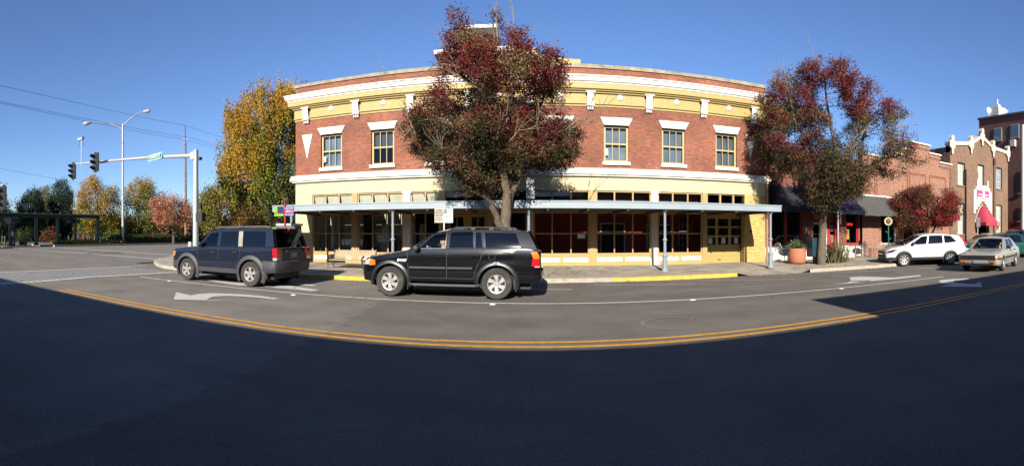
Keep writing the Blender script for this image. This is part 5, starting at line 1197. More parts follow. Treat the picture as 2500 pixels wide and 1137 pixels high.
MB().box(-.035, -.02, -.34, .34, .58, .64).build('grille', M_hub, sv); MB().box(-.05, -.02, -.76, .76, .50, .535).build('nose_seam', M_hub, sv)
for s in (-1, 1): MB().box(-.06, .0, s * .60 - .11, s * .60 + .11, .40, .475).build('indicator', M_amber, sv)
MB().box(-.05, -.02, -.62, .62, .28, .36).build('air_dam', M_hub, sv); MB().box(-.075, -.055, -.17, .17, .36, .47).build('number_plate', M_plate, sv)
def place_front(car, S, wx_world, wy_world, heading, side=-1):
    """put the near front wheel at a spot on the ground; heading = direction of the nose"""
    yaw = math.atan2(-heading[1], -heading[0]); off = Matrix.Rotation(yaw, 3, 'Z') @ Vector((S['wx'][0], side * (S['W'] / 2 - .1), 0))
    car.rotation_euler = (0, 0, yaw); car.location = (wx_world - off.x, wy_world - off.y, 0)
place_front(sv, SA, 16.02, 9.28, (-.955, -.295))

# --- green estate and dark blue SUV parked further along
SG = dict(SC); SG.update(name='green_estate', label='dark green estate car parked between the white crossover and a blue SUV', cat='car', paint=paint('green_paint', (0.02, 0.11, 0.09), .3, .3), L=4.7, W=1.8,
    top=[(0, .66), (.05, .72), (.3, .8), (1.2, .95), (1.5, .97), (4.3, 1.0), (4.7, .95)], gh=[(1.25, 2.0), (1.45, 2.08), (2.3, 2.4), (2.4, 2.48), (3.2, 3.2), (3.3, 3.3), (4.2, 4.1), (4.62, 4.4)], roof=[(2.0, 1.43), (2.6, 1.49), (3.8, 1.50), (4.4, 1.47)],
    tail_w=.9, nose_w=.8, flare=None, bumpers=[('front_bumper', True, .3, .55, .5, .02, M_trimb), ('rear_bumper', False, .3, .6, .5, .03, M_trimb)], doors=[[(1.5, .4), (1.48, .96)], [(2.36, .4), (2.37, .97)]], handles=[(2.2, .85), (3.1, .86)], mirror=(1.6, 1.05), rails=(2.3, 4.2, M_trimb), spokes=(5, .04, .04, 0), handle_mat=M_trimb)
SG['cabpaint'] = paint('dark_green_paint', (0.014, 0.05, 0.045), .3, .3)
gcar = make_car(SG)
for s in (-1, 1): MB().tube([(4.58, s * .74, 1.05), (4.42, s * .68, 1.36)], [.05, .04], 6).build('tail_lamp', M_amber, gcar)
c = AT(2412, 600, 25.5); place(gcar, SG, c.x, c.y, R(-20), 1.0)
SD = dict(SN); SD.update(name='dark_suv', label='dark blue SUV roof behind the silver saloon at the right edge', cat='suv', rear_glass=M_priv, flare=(.06, .02, M_trimb), paint=paint('dark_blue_paint', (0.018, 0.022, 0.05), .3, .3))
SD['rails'] = (2.0, 4.1, M_trimb)
dk = make_car(SD); c = AT(2490, 600, 28.5); place(dk, SD, c.x, c.y, R(-15), 1.0)
# ------------------------------------------------------------------ trees and plants
def pip(poly, x, y):
    c = False; j = len(poly) - 1
    for i in range(len(poly)):
        if (poly[i][1] > y) != (poly[j][1] > y) and x < (poly[j][0] - poly[i][0]) * (y - poly[i][1]) / (poly[j][1] - poly[i][1]) + poly[i][0]: c = not c
        j = i
    return c
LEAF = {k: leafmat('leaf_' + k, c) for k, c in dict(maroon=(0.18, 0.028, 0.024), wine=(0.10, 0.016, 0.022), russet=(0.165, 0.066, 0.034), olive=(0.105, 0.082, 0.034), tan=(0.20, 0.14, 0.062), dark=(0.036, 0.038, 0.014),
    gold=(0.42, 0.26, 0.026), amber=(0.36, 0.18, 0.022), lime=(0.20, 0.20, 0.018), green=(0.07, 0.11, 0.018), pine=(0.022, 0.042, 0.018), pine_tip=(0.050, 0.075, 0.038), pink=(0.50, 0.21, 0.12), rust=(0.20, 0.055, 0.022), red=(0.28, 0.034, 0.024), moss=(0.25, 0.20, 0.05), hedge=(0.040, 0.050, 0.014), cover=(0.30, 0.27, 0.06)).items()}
M_bark = mat('bark_grey', (0.135, 0.105, 0.07), 0.9, var=0.3, scale=7, bump=0.9, bscale=25, dirt=((0.10, 0.075, 0.05), 3.0, (1, 1, .3)))
M_bark2 = mat('bark_dark', (0.10, 0.075, 0.055), 0.9, var=0.3, scale=6, bump=0.8)
M_twig = mat('twig_tan', (0.25, 0.19, 0.11), 0.9, var=0.25, scale=5)
def leaves(mb, c, n, sig, size, rng, slot, up=0.0, asp=0.5):
    mb.cur = slot
    for _ in range(n):
        p = Vector((c[0] + rng.gauss(0, sig[0]), c[1] + rng.gauss(0, sig[1]), c[2] + rng.gauss(0, sig[2])))
        a = Vector((rng.gauss(0, 1), rng.gauss(0, 1), rng.gauss(up, .8))).normalized(); b = a.orthogonal().normalized()
        b.rotate(Matrix.Rotation(rng.uniform(0, 6.28), 3, a)); s = size * rng.uniform(.65, 1.35)
        l = a * s * .5; wv = b * s * asp * .5
        i = len(mb.v); mb.v += [tuple(p - l), tuple(p + wv - l * .1), tuple(p + l), tuple(p - wv - l * .1)]; mb.f.append([i, i + 1, i + 2, i + 3]); mb.m.append(slot)
class Frame:     # a vertical plane at horizontal distance D facing the street, photo pixels to places on it
    def __init__(s, pxc, D): s.t = TH(pxc); s.D = D; s.f = Vector((math.sin(s.t), math.cos(s.t), 0)); s.r = Vector((math.cos(s.t), -math.sin(s.t), 0))
    def at(s, p, q, dep=0.0):
        a = TH(p) - s.t; v = s.f * (s.D + dep) + s.r * s.D * math.tan(a); v.z = HC + (PY0 - q) / F * s.D / math.cos(a); return v
def tree(name, label, cat, pxc, D, poly, depth, ncl, npl, size, sig, sel, limbs, bark, group=None, seed=1, gap=0.0, gscale=.8, twigs=0, base_z=0.0, bare=[], up=0.0, asp=.5, keep=None, edge=.0, fill=.0):
    rng = random.Random(seed); fr = Frame(pxc, D); b = fr.at(pxc, PY0); t = thing(name, label, cat, (b.x, b.y, base_z), group=group)
    x0, x1 = min(p[0] for p in poly), max(p[0] for p in poly); y0, y1 = min(p[1] for p in poly), max(p[1] for p in poly)
    xc, hw, yc = (x0 + x1) / 2, (x1 - x0) / 2, (y0 + y1) / 2
    mb = MB(); cents = []; tries = 0
    names = []
    while len(cents) < ncl and tries < ncl * 60:
        tries += 1
        p, q = rng.uniform(x0, x1), rng.uniform(y0, y1)
        if not pip(poly, p, q): continue
        vv = (q - y0) / (y1 - y0)
        T = depth * math.sqrt(max(.04, 1 - ((p - xc) / hw) ** 2)) * math.sqrt(max(.08, 1 - (2 * vv - 1.05) ** 2 * .85)); d = rng.uniform(-1, 1); d = math.copysign(abs(d) ** .7, d) * T
        c = fr.at(p, q, d)
        if gap > 0:
            g1 = mnoise.noise(c * gscale + Vector((seed * 3.1, 0, 0))); g2 = mnoise.noise(c * gscale * 2.3 + Vector((0, seed * 1.7, 0)))
            if g1 + .45 * g2 < gap - .5 - (fill if vv > .6 and abs(p - xc) < hw * .75 else 0): continue
            if not pip(poly, xc + (p - xc) * 1.16, yc + (q - yc) * 1.12) and g2 + .5 * g1 < edge: continue
        if keep and not keep(p, q, d / max(.01, depth), rng): continue
        cents.append((c, p, q))
        nm = sel(p, q, vv, d / max(.01, depth), mnoise.noise(c * .55 + Vector((seed, 9, 0))), rng)
        if nm not in names: names.append(nm)
        leaves(mb, c, int(npl * rng.uniform(.6, 1.4)), sig, size, rng, names.index(nm), up, asp)
    mb.build('crown', [LEAF[k] for k in names], t, recalc=False)
    tk = MB(); nodes = []
    for L in limbs:
        pts = [fr.at(p, q, dd) for p, q, dd, r in L]; rad = [r for *_, r in L]
        if L is limbs[0]: pts[0].z = base_z - .05
        # subdivide with a little wander
        P, Rr = [pts[0]], [rad[0]]
        for k in range(1, len(pts)):
            for s_ in (.34, .67, 1):
                v = pts[k - 1].lerp(pts[k], s_); rr_ = rad[k - 1] + (rad[k] - rad[k - 1]) * s_
                if s_ < 1: v += Vector((rng.gauss(0, .35), rng.gauss(0, .35), rng.gauss(0, .2))) * min(rr_, .06)
                P.append(v); Rr.append(rr_)
        tk.tube(P, Rr, 9); nodes += [(v, r) for v, r in zip(P, Rr)]
    if twigs and cents:
        for c, p, q in rng.sample(cents, min(twigs, len(cents))):
            cand = [(v - c).length + max(0, v.z - c.z) * 1.5 for v, r in nodes]; k = cand.index(min(cand)); v, r = nodes[k]
            if (v - c).length > 3.6: continue
            m1 = v.lerp(c, .45) + Vector((rng.gauss(0, .12), rng.gauss(0, .12), rng.gauss(-.02, .12))) * (v - c).length * .6
            r0 = min(r * .5, .012 + .016 * (v - c).length); tk.tube([v, m1, c], [r0, r0 * .6, r0 * .22], 5)
            if r0 > .02: nodes.append((m1, r0 * .6))
    tk.build('trunk', bark, t, smooth=True, sharp=60)
    if bare:
        for L in bare:
            bt = MB()
            pts = [fr.at(p, q, dd) for p, q, dd in L[:-1]]; r0 = L[-1]; n = len(pts); bt.tube(pts, [r0 * (1 - .75 * k / (n - 1)) for k in range(n)], 5)
            for k in range(1, n):
                for _ in range(3):
                    e = pts[k] + (pts[k] - pts[k - 1]) * rng.uniform(.3, .8) + Vector((rng.gauss(0, .22), rng.gauss(0, .22), rng.gauss(.08, .2))); bt.tube([pts[k].lerp(pts[k - 1], rng.random() * .6), pts[k].lerp(e, .5) + Vector((0, 0, .03)), e], [r0 * .4, r0 * .3, r0 * .15], 4)
            bt.build('bare_branch', M_twig, t)
    return t
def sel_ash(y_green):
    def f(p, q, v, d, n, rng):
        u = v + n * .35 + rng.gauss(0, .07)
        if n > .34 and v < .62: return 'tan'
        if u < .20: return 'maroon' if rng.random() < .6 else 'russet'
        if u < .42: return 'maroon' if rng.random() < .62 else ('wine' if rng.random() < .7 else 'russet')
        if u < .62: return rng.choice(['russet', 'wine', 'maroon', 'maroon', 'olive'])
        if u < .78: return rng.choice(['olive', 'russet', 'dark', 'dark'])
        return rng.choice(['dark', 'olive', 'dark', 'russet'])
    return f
AshP = [(1197, 40), (1215, 32), (1231, 55), (1258, 58), (1278, 50), (1274, 72), (1272, 98), (1276, 118), (1295, 148), (1330, 160), (1374, 162), (1389, 197), (1379, 246), (1364, 268), (1409, 286), (1414, 320), (1404, 345), (1414, 384), (1394, 414), (1345, 423), (1295, 404), (1266, 428), (1256, 473), (1197, 482), (1148, 473), (1113, 458), (1118, 423), (1059, 418), (1030, 384), (1000, 364), (978, 340), (985, 295), (1025, 276), (1039, 256), (1020, 217), (1025, 182), (1044, 148), (1098, 138), (1108, 108), (1113, 59), (1138, 64), (1157, 56), (1182, 50)]
ash_limbs = [[(1231, 640, 0, .25), (1232, 560, 0, .19), (1236, 520, 0, .175), (1238, 480, 0, .15), (1232, 435, 0, .12), (1216, 382, -.3, .10), (1203, 320, -.5, .085), (1192, 262, -.3, .085), (1200, 190, 0, .06), (1208, 110, 0, .04), (1204, 40, 0, .02)],
    [(1224, 555, -.1, .12), (1206, 515, -.3, .10), (1192, 490, -.5, .085), (1168, 458, -.7, .07), (1143, 424, -.9, .06), (1120, 400, -1, .045), (1090, 380, -1.1, .03)],
    [(1240, 500, .1, .12), (1258, 455, .4, .10), (1270, 410, .5, .08), (1290, 360, .6, .075), (1310, 300, .5, .05), (1330, 230, .3, .03)],
    [(1234, 450, .1, .12), (1228, 400, .9, .09), (1240, 330, 1.2, .07), (1250, 250, 1.2, .05), (1262, 160, .8, .03), (1264, 80, .5, .015)],
    [(1192, 262, -.3, .07), (1165, 225, -.5, .055), (1130, 200, -.7, .04), (1096, 190, -.9, .025), (1060, 195, -1, .015)],
    [(1203, 320, -.5, .06), (1175, 310, -.2, .05), (1130, 290, .1, .04), (1080, 275, .3, .025), (1045, 265, .3, .015)],
    [(1290, 360, .6, .055), (1320, 350, -.4, .05), (1340, 362, -.9, .045), (1365, 345, -1.1, .03), (1385, 330, -1.2, .02)],
    [(1258, 455, .4, .07), (1300, 400, .2, .05), (1350, 385, 0, .03), (1390, 370, -.1, .02)]]
ash_bare = [[(1310, 345, -1.0), (1303, 322, -1.3), (1310, 300, -1.4), (1335, 318, -1.5), (1352, 290, -1.5), .028], [(1340, 362, -1.0), (1365, 345, -1.3), (1400, 322, -1.2), (1430, 318, -1.0), (1455, 282, -.9), .03], [(1365, 345, -1.3), (1388, 318, -1.2), (1412, 310, -1.1), (1435, 262, -1), .022],
    [(1150, 215, -1.2), (1120, 195, -1.3), (1080, 190, -1.3), (1040, 215, -1.2), .03], [(1200, 300, -1.4), (1180, 255, -1.5), (1130, 225, -1.5), (1100, 140, -1.0), .03], [(1030, 345, -1.1), (1015, 310, -1.2), (1000, 270, -1), (985, 255, -.8), (950, 195, -.6), .022], [(1050, 290, -1), (1020, 325, -1), (1000, 340, -1), (980, 300, -.9), .02],
    [(1215, 110, -.3), (1212, 60, -.2), (1207, 20, 0), (1203, -5, 0), .02], [(1258, 130, -.3), (1255, 70, -.2), (1252, 20, 0), (1246, -2, 0), .018], [(1285, 120, .1), (1300, 85, .2), (1308, 60, .2), .012], [(1118, 110, -.2), (1100, 85, -.2), (1092, 60, -.1), .012], [(1240, 370, -1.5), (1262, 345, -1.6), (1290, 340, -1.5), (1330, 312, -1.4), .02], [(1215, 350, -1.4), (1225, 320, -1.5), (1245, 295, -1.5), .02], [(1344, 160, 0), (1352, 120, 0), (1366, 98, 0), .012]]
g_ash = 'ash trees along the kerb'
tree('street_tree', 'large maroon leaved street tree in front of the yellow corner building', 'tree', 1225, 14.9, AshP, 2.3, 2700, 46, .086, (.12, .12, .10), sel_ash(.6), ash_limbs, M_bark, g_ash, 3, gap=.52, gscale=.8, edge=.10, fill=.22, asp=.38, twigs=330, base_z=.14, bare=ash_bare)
P2 = [(2010, 107), (2029, 126), (2037, 146), (2052, 146), (2068, 169), (2083, 192), (2083, 215), (2096, 239), (2112, 212), (2141, 192), (2160, 208), (2158, 262), (2186, 266), (2195, 297), (2188, 328), (2226, 347), (2230, 382), (2261, 401), (2255, 415), (2212, 412), (2207, 440), (2168, 425), (2145, 455), (2122, 467), (2091, 488), (2052, 486), (2040, 515), (1996, 515), (1967, 486), (1924, 451), (1870, 413), (1863, 366), (1828, 331), (1840, 281), (1863, 243), (1897, 235), (1880, 196), (1882, 173), (1913, 154), (1936, 188), (1952, 169), (1972, 181), (1986, 157), (1986, 123)]
limbs2 = [[(2005, 660, 0, .21), (2006, 600, 0, .19), (2008, 540, 0, .175), (2013, 500, 0, .15), (2030, 460, 0, .12), (2045, 410, 0, .10), (2035, 340, 0, .07), (2020, 260, 0, .05), (2010, 170, 0, .025)],
    [(2014, 500, 0, .14), (1990, 460, -.3, .11), (1965, 425, -.6, .09), (1945, 395, -.7, .06), (1915, 350, -.7, .04), (1890, 300, -.5, .025)], [(2030, 460, 0, .12), (2070, 430, .4, .10), (2100, 385, .6, .08), (2110, 330, .6, .05), (2135, 250, .4, .025)], [(2070, 430, .3, .08), (2110, 410, .1, .06), (2160, 385, 0, .04), (2215, 380, 0, .02)],
    [(2045, 410, -.4, .07), (2070, 370, -.8, .06), (2100, 330, -.9, .04), (2140, 300, -.8, .025), (2180, 290, -.6, .012)], [(1965, 425, -.6, .06), (1940, 385, -1.1, .05), (1920, 400, -1.2, .03), (1890, 395, -1.2, .02)], [(2020, 300, 0, .04), (1985, 250, 0, .03), (1945, 220, 0, .02), (1915, 180, 0, .012)], [(2014, 500, 0, .1), (2000, 440, .7, .08), (1980, 350, .9, .05), (1940, 290, .8, .03)]]
bare2 = [[(1950, 330, -.8), (1935, 270, -1), (1925, 220, -.9), (1912, 165, -.6), .022], [(2080, 350, -1), (2110, 330, -1.1), (2150, 330, -1), (2190, 320, -.8), (2225, 310, -.5), .024], [(2100, 400, -1), (2130, 375, -1.1), (2170, 350, -1), (2200, 300, -.8), .02], [(1960, 420, -1), (1940, 395, -1.2), (1930, 370, -1.3), (1945, 350, -1.2), .024], [(2000, 320, -.9), (1985, 280, -1), (1960, 255, -1), .018], [(2060, 370, -1), (2085, 330, -1.2), (2100, 290, -1.1), .02], [(1940, 250, -.8), (1915, 220, -.9), (1890, 195, -.8), (1868, 180, -.6), .016], [(1990, 170, 0), (1985, 130, 0), (1976, 100, 0), .012]]
def sel2(p, q, v, d, n, rng):
    if p < 1960 and q < 245: return 'tan' if rng.random() < .5 else rng.choice(['maroon', 'russet'])
    if p > 2040 and 290 < q < 410 and rng.random() < .65: return rng.choice(['tan', 'olive', 'tan'])
    return sel_ash(.6)(p, q, v * 1.02 + .0, d, n, rng)
def keep2(p, q, d, rng):
    if p < 1960 and q < 245: return rng.random() < .5
    if 2040 < p and 290 < q < 415: return rng.random() < .55
    return True
tree('street_tree', 'maroon leaved street tree with thinning branches outside the brick restaurant', 'tree', 2007, 20.0, P2, 2.3, 2300, 46, .095, (.125, .125, .10), sel2, limbs2, M_bark, g_ash, 8, gap=.565, gscale=.66, edge=.04, fill=.1, asp=.38, twigs=300, base_z=.14, bare=bare2, keep=keep2)
P3 = [(2180, 520), (2175, 495), (2190, 478), (2225, 462), (2262, 452), (2290, 462), (2318, 458), (2345, 470), (2352, 485), (2335, 505), (2345, 520), (2330, 545), (2300, 560), (2270, 552), (2240, 570), (2200, 560), (2170, 548)]
tree('small_red_tree', 'small bushy red and brown tree behind the white crossover', 'tree', 2266, 26.5, P3, 1.6, 700, 44, .10, (.18, .18, .11), lambda p, q, v, d, n, rng: ('red' if (p > 2285 and q > 495 and rng.random() < .7) or (n > .2 and rng.random() < .5) else rng.choice(['russet', 'olive', 'rust', 'maroon', 'maroon', 'dark'])),
    [[(2266, 640, 0, .13), (2266, 590, 0, .11), (2262, 560, 0, .08), (2245, 530, 0, .05), (2225, 500, 0, .03)], [(2266, 590, 0, .08), (2280, 560, 0, .06), (2300, 520, 0, .04), (2315, 490, 0, .02)], [(2263, 565, 0, .06), (2265, 530, .3, .05), (2265, 480, .3, .02)]], M_bark, None, 5, gap=.50, gscale=.9, edge=.1, asp=.4, twigs=80, base_z=.14)
# upright hornbeam behind the corner of the building
HP = [(533, 418), (531, 370), (546, 345), (553, 317), (560, 269), (569, 300), (576, 285), (585, 290), (592, 262), (596, 230), (604, 255), (620, 214), (628, 240), (638, 221), (645, 245), (656, 214), (666, 235), (686, 200), (695, 225), (706, 221), (740, 230), (775, 260), (800, 330), (810, 420), (780, 500), (720, 548), (660, 540), (640, 505), (600, 500), (565, 486), (537, 455)]
def selh(p, q, v, d, n, rng):
    u = (q - 215) / 330 * .95 + (p - 620) / 800 + n * .7 + rng.gauss(0, .08) + d * .15
    if u < .38: return 'gold' if rng.random() < .55 else 'amber'
    if u < .62: return rng.choice(['gold', 'lime', 'lime', 'moss'])
    if u < .85: return rng.choice(['lime', 'green', 'green', 'moss'])
    return rng.choice(['green', 'dark', 'dark'])
tree('hornbeam_tree', 'tall upright hornbeam turning gold above green at the left end of the building', 'tree', 680, 31, HP, 3.3, 2300, 44, .15, (.13, .13, .40), selh,
    [[(690, 640, 0, .3), (688, 560, 0, .26), (680, 500, 0, .2), (670, 400, 0, .12), (660, 280, 0, .05)], [(688, 555, 0, .16), (640, 500, -.4, .12), (600, 430, -.6, .07), (575, 350, -.5, .03)], [(688, 560, 0, .15), (720, 480, 0, .1), (740, 380, 0, .06)]], M_bark2, None, 11, gap=.44, gscale=.6, edge=.05, twigs=100, base_z=.1, up=.9)
def far_tree(name, label, pxc, D, poly, sel, seed, ncl=640, npl=34, size=.27, sig=(.36, .36, .45), depth=3.4, group='autumn trees beyond the cross street', gap=.31, bark=M_bark2, up=.4, base=.1):
    yb = max(p[1] for p in poly); yt = min(p[1] for p in poly)
    tree(name, label, 'tree', pxc, D, poly, depth, ncl, npl, size, sig, sel, [[(pxc, 600, 0, .22), (pxc, yb, 0, .18), (pxc, (yb + yt) / 2, 0, .1), (pxc, yt + 12, 0, .03)], [(pxc, yb - 2, 0, .12), (pxc - 20, (yb + yt) / 2, 0, .04)], [(pxc, yb - 5, 0, .12), (pxc + 18, (yb + yt) / 2, 0, .04)]], bark, group, seed, gap=gap, gscale=.45, twigs=40, base_z=base, up=up)
def selg(p, q, v, d, n, rng):
    u = v + n * .5 + rng.gauss(0, .1)
    return rng.choice(['gold', 'amber', 'gold']) if u < .5 else (rng.choice(['gold', 'lime', 'moss']) if u < .8 else rng.choice(['green', 'lime', 'dark']))
far_tree('golden_tree', 'broad golden yellow tree just left of the double armed street lamp', 238, 78, [(178, 540), (184, 500), (195, 462), (205, 442), (222, 430), (236, 432), (250, 452), (262, 462), (280, 458), (292, 472), (297, 500), (297, 548), (280, 572), (240, 582), (200, 578), (182, 562)], selg, 21)
def selg2(p, q, v, d, n, rng):
    u = v + n * .45 + (p - 340) / 220 + rng.gauss(0, .1)
    return rng.choice(['gold', 'amber', 'moss']) if u < .38 else (rng.choice(['lime', 'moss', 'green']) if u < .75 else rng.choice(['green', 'dark', 'dark']))
far_tree('golden_tree', 'round gold and green tree to the right of the street lamp', 352, 80, [(304, 560), (302, 500), (310, 462), (330, 442), (350, 430), (368, 438), (388, 462), (404, 488), (410, 530), (400, 565), (350, 588), (315, 582)], selg2, 22)
sel_pine = lambda p, q, v, d, n, rng: rng.choice(['pine', 'pine', 'pine_tip', 'dark']) if n < .12 else 'pine_tip'
far_tree('pine_tree', 'dark green spreading pine behind the left half of the shelter', 75, 84, [(36, 560), (38, 500), (58, 484), (70, 470), (78, 455), (90, 455), (98, 470), (106, 500), (112, 560), (90, 590), (50, 590)], sel_pine, 23, group='pines behind the shelter')
far_tree('pine_tree', 'tallest dark pine behind the middle of the shelter', 150, 86, [(118, 570), (120, 520), (118, 490), (130, 470), (128, 456), (142, 448), (152, 442), (164, 452), (168, 470), (180, 466), (176, 490), (182, 520), (182, 575), (150, 592)], sel_pine, 24, group='pines behind the shelter')
far_tree('pine_tree', 'dark tree cut by the left edge behind the traffic signal', -4, 80, [(-30, 590), (-30, 470), (-12, 452), (4, 455), (8, 480), (20, 500), (26, 560), (10, 590)], sel_pine, 25, group='pines behind the shelter')
far_tree('maple_tree', 'yellow green tree between the two dark pines', 112, 92, [(96, 560), (97, 490), (104, 462), (114, 458), (124, 470), (130, 510), (130, 570)], lambda p, q, v, d, n, rng: rng.choice(['moss', 'lime', 'olive', 'green']), 26, ncl=330)
far_tree('cherry_tree', 'small coral pink leaved tree left of the traffic signal pole', 424, 62, [(374, 515), (370, 490), (385, 482), (410, 478), (430, 484), (452, 490), (468, 505), (470, 530), (458, 548), (430, 540), (405, 550), (382, 542)], lambda p, q, v, d, n, rng: 'pink' if n < .15 or rng.random() < .5 else rng.choice(['rust', 'tan', 'moss']), 27, ncl=330, size=.22, depth=2.4)
far_tree('street_maple', 'olive brown tree just right of the traffic signal pole', 520, 52, [(486, 540), (486, 500), (494, 475), (510, 464), (535, 460), (560, 470), (576, 500), (576, 540), (555, 556), (500, 560)], lambda p, q, v, d, n, rng: rng.choice(['olive', 'moss', 'moss', 'lime']) if p < 535 else rng.choice(['moss', 'amber', 'russet', 'olive']), 28, ncl=480, size=.2, depth=2.2)
far_tree('street_maple', 'rusty olive tree beside the hornbeam trunk', 590, 60, [(566, 550), (562, 510), (578, 490), (600, 486), (618, 500), (622, 540), (606, 558)], lambda p, q, v, d, n, rng: rng.choice(['moss', 'rust', 'amber', 'olive']), 29, ncl=330, size=.22, depth=2)
far_tree('street_maple', 'yellowish olive tree under the hornbeam crown', 648, 58, [(610, 540), (612, 505), (630, 490), (655, 494), (680, 510), (690, 545), (665, 565), (625, 562)], lambda p, q, v, d, n, rng: rng.choice(['moss', 'moss', 'amber', 'olive']), 30, ncl=360, size=.22, depth=2)
# distant wood that reads as one mass
rng = random.Random(77); mb = MB(); names = ['pine', 'dark', 'rust', 'olive', 'moss', 'green']
for k in range(4200):
    p = rng.uniform(-40, 740); D = rng.uniform(94, 112); top_ = 538 + 14 * mnoise.noise(Vector((p * .02, 3, 0))) - (18 if p < 190 else 0)
    q = rng.uniform(top_, 582); c = AT(p, q, D); n = mnoise.noise(Vector((p * .03, q * .05, 7)))
    nm = (rng.choice([2, 4, 3]) if n > .18 else rng.choice([0, 1, 1, 3, 5])); leaves(mb, c, 12, (.7, .7, .55), .6, rng, nm)
tag(mb.build('distant_treeline', [LEAF[k] for k in names], None, recalc=False), 'distant dark and rusty band of trees beyond the parking lot', 'wood', kind='stuff')
def shrub(name, label, c, rad, h, names, n, size, seed, group=None):
    rng = random.Random(seed); t = thing(name, label, 'shrub', c, group=group); mb = MB()
    for _ in range(n):
        a, e, r = rng.uniform(0, 6.28), rng.random(), rng.uniform(.35, 1)
        leaves(mb, (c[0] + rad * r * math.cos(a) * math.sqrt(1 - e * e * .8), c[1] + rad * r * math.sin(a) * math.sqrt(1 - e * e * .8), c[2] + h * (.12 + .85 * e * r)), 14, (rad * .13,) * 3, size, rng, rng.randrange(len(names)), .5)
    mb.build('foliage', [LEAF[k] for k in names], t, recalc=False)
    st = MB()
    for k in range(5): a = k * 1.3; st.tube([c, (c[0] + rad * .4 * math.cos(a), c[1] + rad * .4 * math.sin(a), c[2] + h * .6)], .02, 5)
    st.build('stem', M_bark2, t); return t
def sh(p, D, *a, **k):
    v = AT(p, PY0, D); return shrub(a[0], a[1], (v.x, v.y, .14), *a[2:], **k)
sh(123, 66, 'red_shrub', 'red and green shrub behind the shelter columns', 1.5, 2.4, ['rust', 'green', 'red', 'dark'], 120, .22, 41)
sh(205, 66, 'rust_shrub', 'rusty brown shrub beneath the left golden tree', 1.6, 1.8, ['rust', 'olive', 'moss'], 90, .22, 42)
sh(275, 70, 'green_shrub', 'light green shrub right below the golden tree', 1.6, 2.2, ['green', 'lime', 'dark'], 90, .24, 43)
sh(390, 72, 'bare_shrub', 'pinkish brown shrub beyond the clipped hedge', 1.6, 1.9, ['tan', 'rust', 'russet'], 80, .22, 44)
sh(60, 70, 'dark_shrub', 'dark green shrub at the left of the shelter', 1.8, 2.6, ['dark', 'pine', 'green'], 110, .24, 45)
# clipped hedge behind the lamp post and loose planting in front of the shelter
rng = random.Random(5); hg = MB(); names = ['hedge', 'green', 'dark', 'rust']
for k in range(2400):
    y = rng.uniform(34.5, 62); x = -45.2 - rng.uniform(0, 2.2); zz = rng.random()
    z = .2 + (1.05 + .12 * mnoise.noise(Vector((x, y * .4, 0)))) * (zz ** .5)
    nm = 3 if (z > 1.05 and x < -46.4 and rng.random() < .5) else (rng.choice([0, 0, 1]) if z > .8 else rng.choice([0, 2, 2])); leaves(hg, (x, y, z), 7, (.14, .14, .08), .16, rng, nm)
hd_ = thing('clipped_hedge', 'long low clipped green hedge along the far kerb behind the lamp post', 'hedge', (-46.3, 48, .14))
hg.build('foliage', [LEAF[k] for k in names], hd_, recalc=False)
MB().box(-47.2, -45.5, 34.8, 62, .1, .95).build('stem_core', mat('hedge_core', (0.02, 0.025, 0.01), 0.95), hd_)
cv = MB(); names = ['cover', 'moss', 'amber', 'green']
for k in range(1000):
    if k < 760: y = rng.uniform(26.9, 36); x = -45.0 - rng.uniform(0, 3.2)
    else: y = rng.uniform(14.5, 17.6); x = -41.6 - rng.uniform(0, 6)
    hgt = .25 + .35 * max(0, mnoise.noise(Vector((x * .7, y * .7, 1))) + .3)
    leaves(cv, (x, y, .15 + rng.uniform(.05, hgt)), 16, (.16, .16, .1), .2, rng, rng.choice([0, 0, 0, 1, 3, 2]) if k % 9 else 2, 1.2)
tag(cv.build('low_vegetation', [LEAF[k] for k in names], None, recalc=False), 'low yellow green ground cover planted along the kerb before the shelter', 'ground cover', kind='stuff')
# fallen leaves on the pavement and in the gutter
fl_ = MB(); names = ['russet', 'rust', 'maroon', 'tan']
for k in range(1400):
    r_ = rng.random()
    if r_ < .45: x, y = rng.gauss(-2, 3.2), rng.uniform(14.3, 18.2)
    elif r_ < .7: x, y = rng.gauss(12.5, 2.2), rng.uniform(14.6, 18.5)
    elif r_ < .9: x = rng.uniform(-10, 16); y = cy(x) - abs(rng.gauss(0, .25)) - .03
    else: x, y = rng.uniform(-9, 14), rng.uniform(9, 14)
    z = .012 if y < cy(x) else sw(x, y) + .012
    if y > cy(x) and APR0 < x < APR1: continue
    s = rng.uniform(.025, .055); a = rng.uniform(0, 6.28); i = len(fl_.v); slot = rng.randrange(4)
    fl_.v += [(x + s * math.cos(a + k2) * (1 if k2 % 3.14 < 1 else .5), y + s * math.sin(a + k2) * (1 if k2 % 3.14 < 1 else .5), z + rng.uniform(0, .012)) for k2 in (0, 1.57, 3.14, 4.71)]; fl_.f.append([i, i + 1, i + 2, i + 3]); fl_.m.append(slot)
tag(fl_.build('fallen_leaves', [LEAF[k] for k in names], None, recalc=False), 'scattered brown and red fallen leaves on the pavement and gutter', 'leaves', kind='stuff')
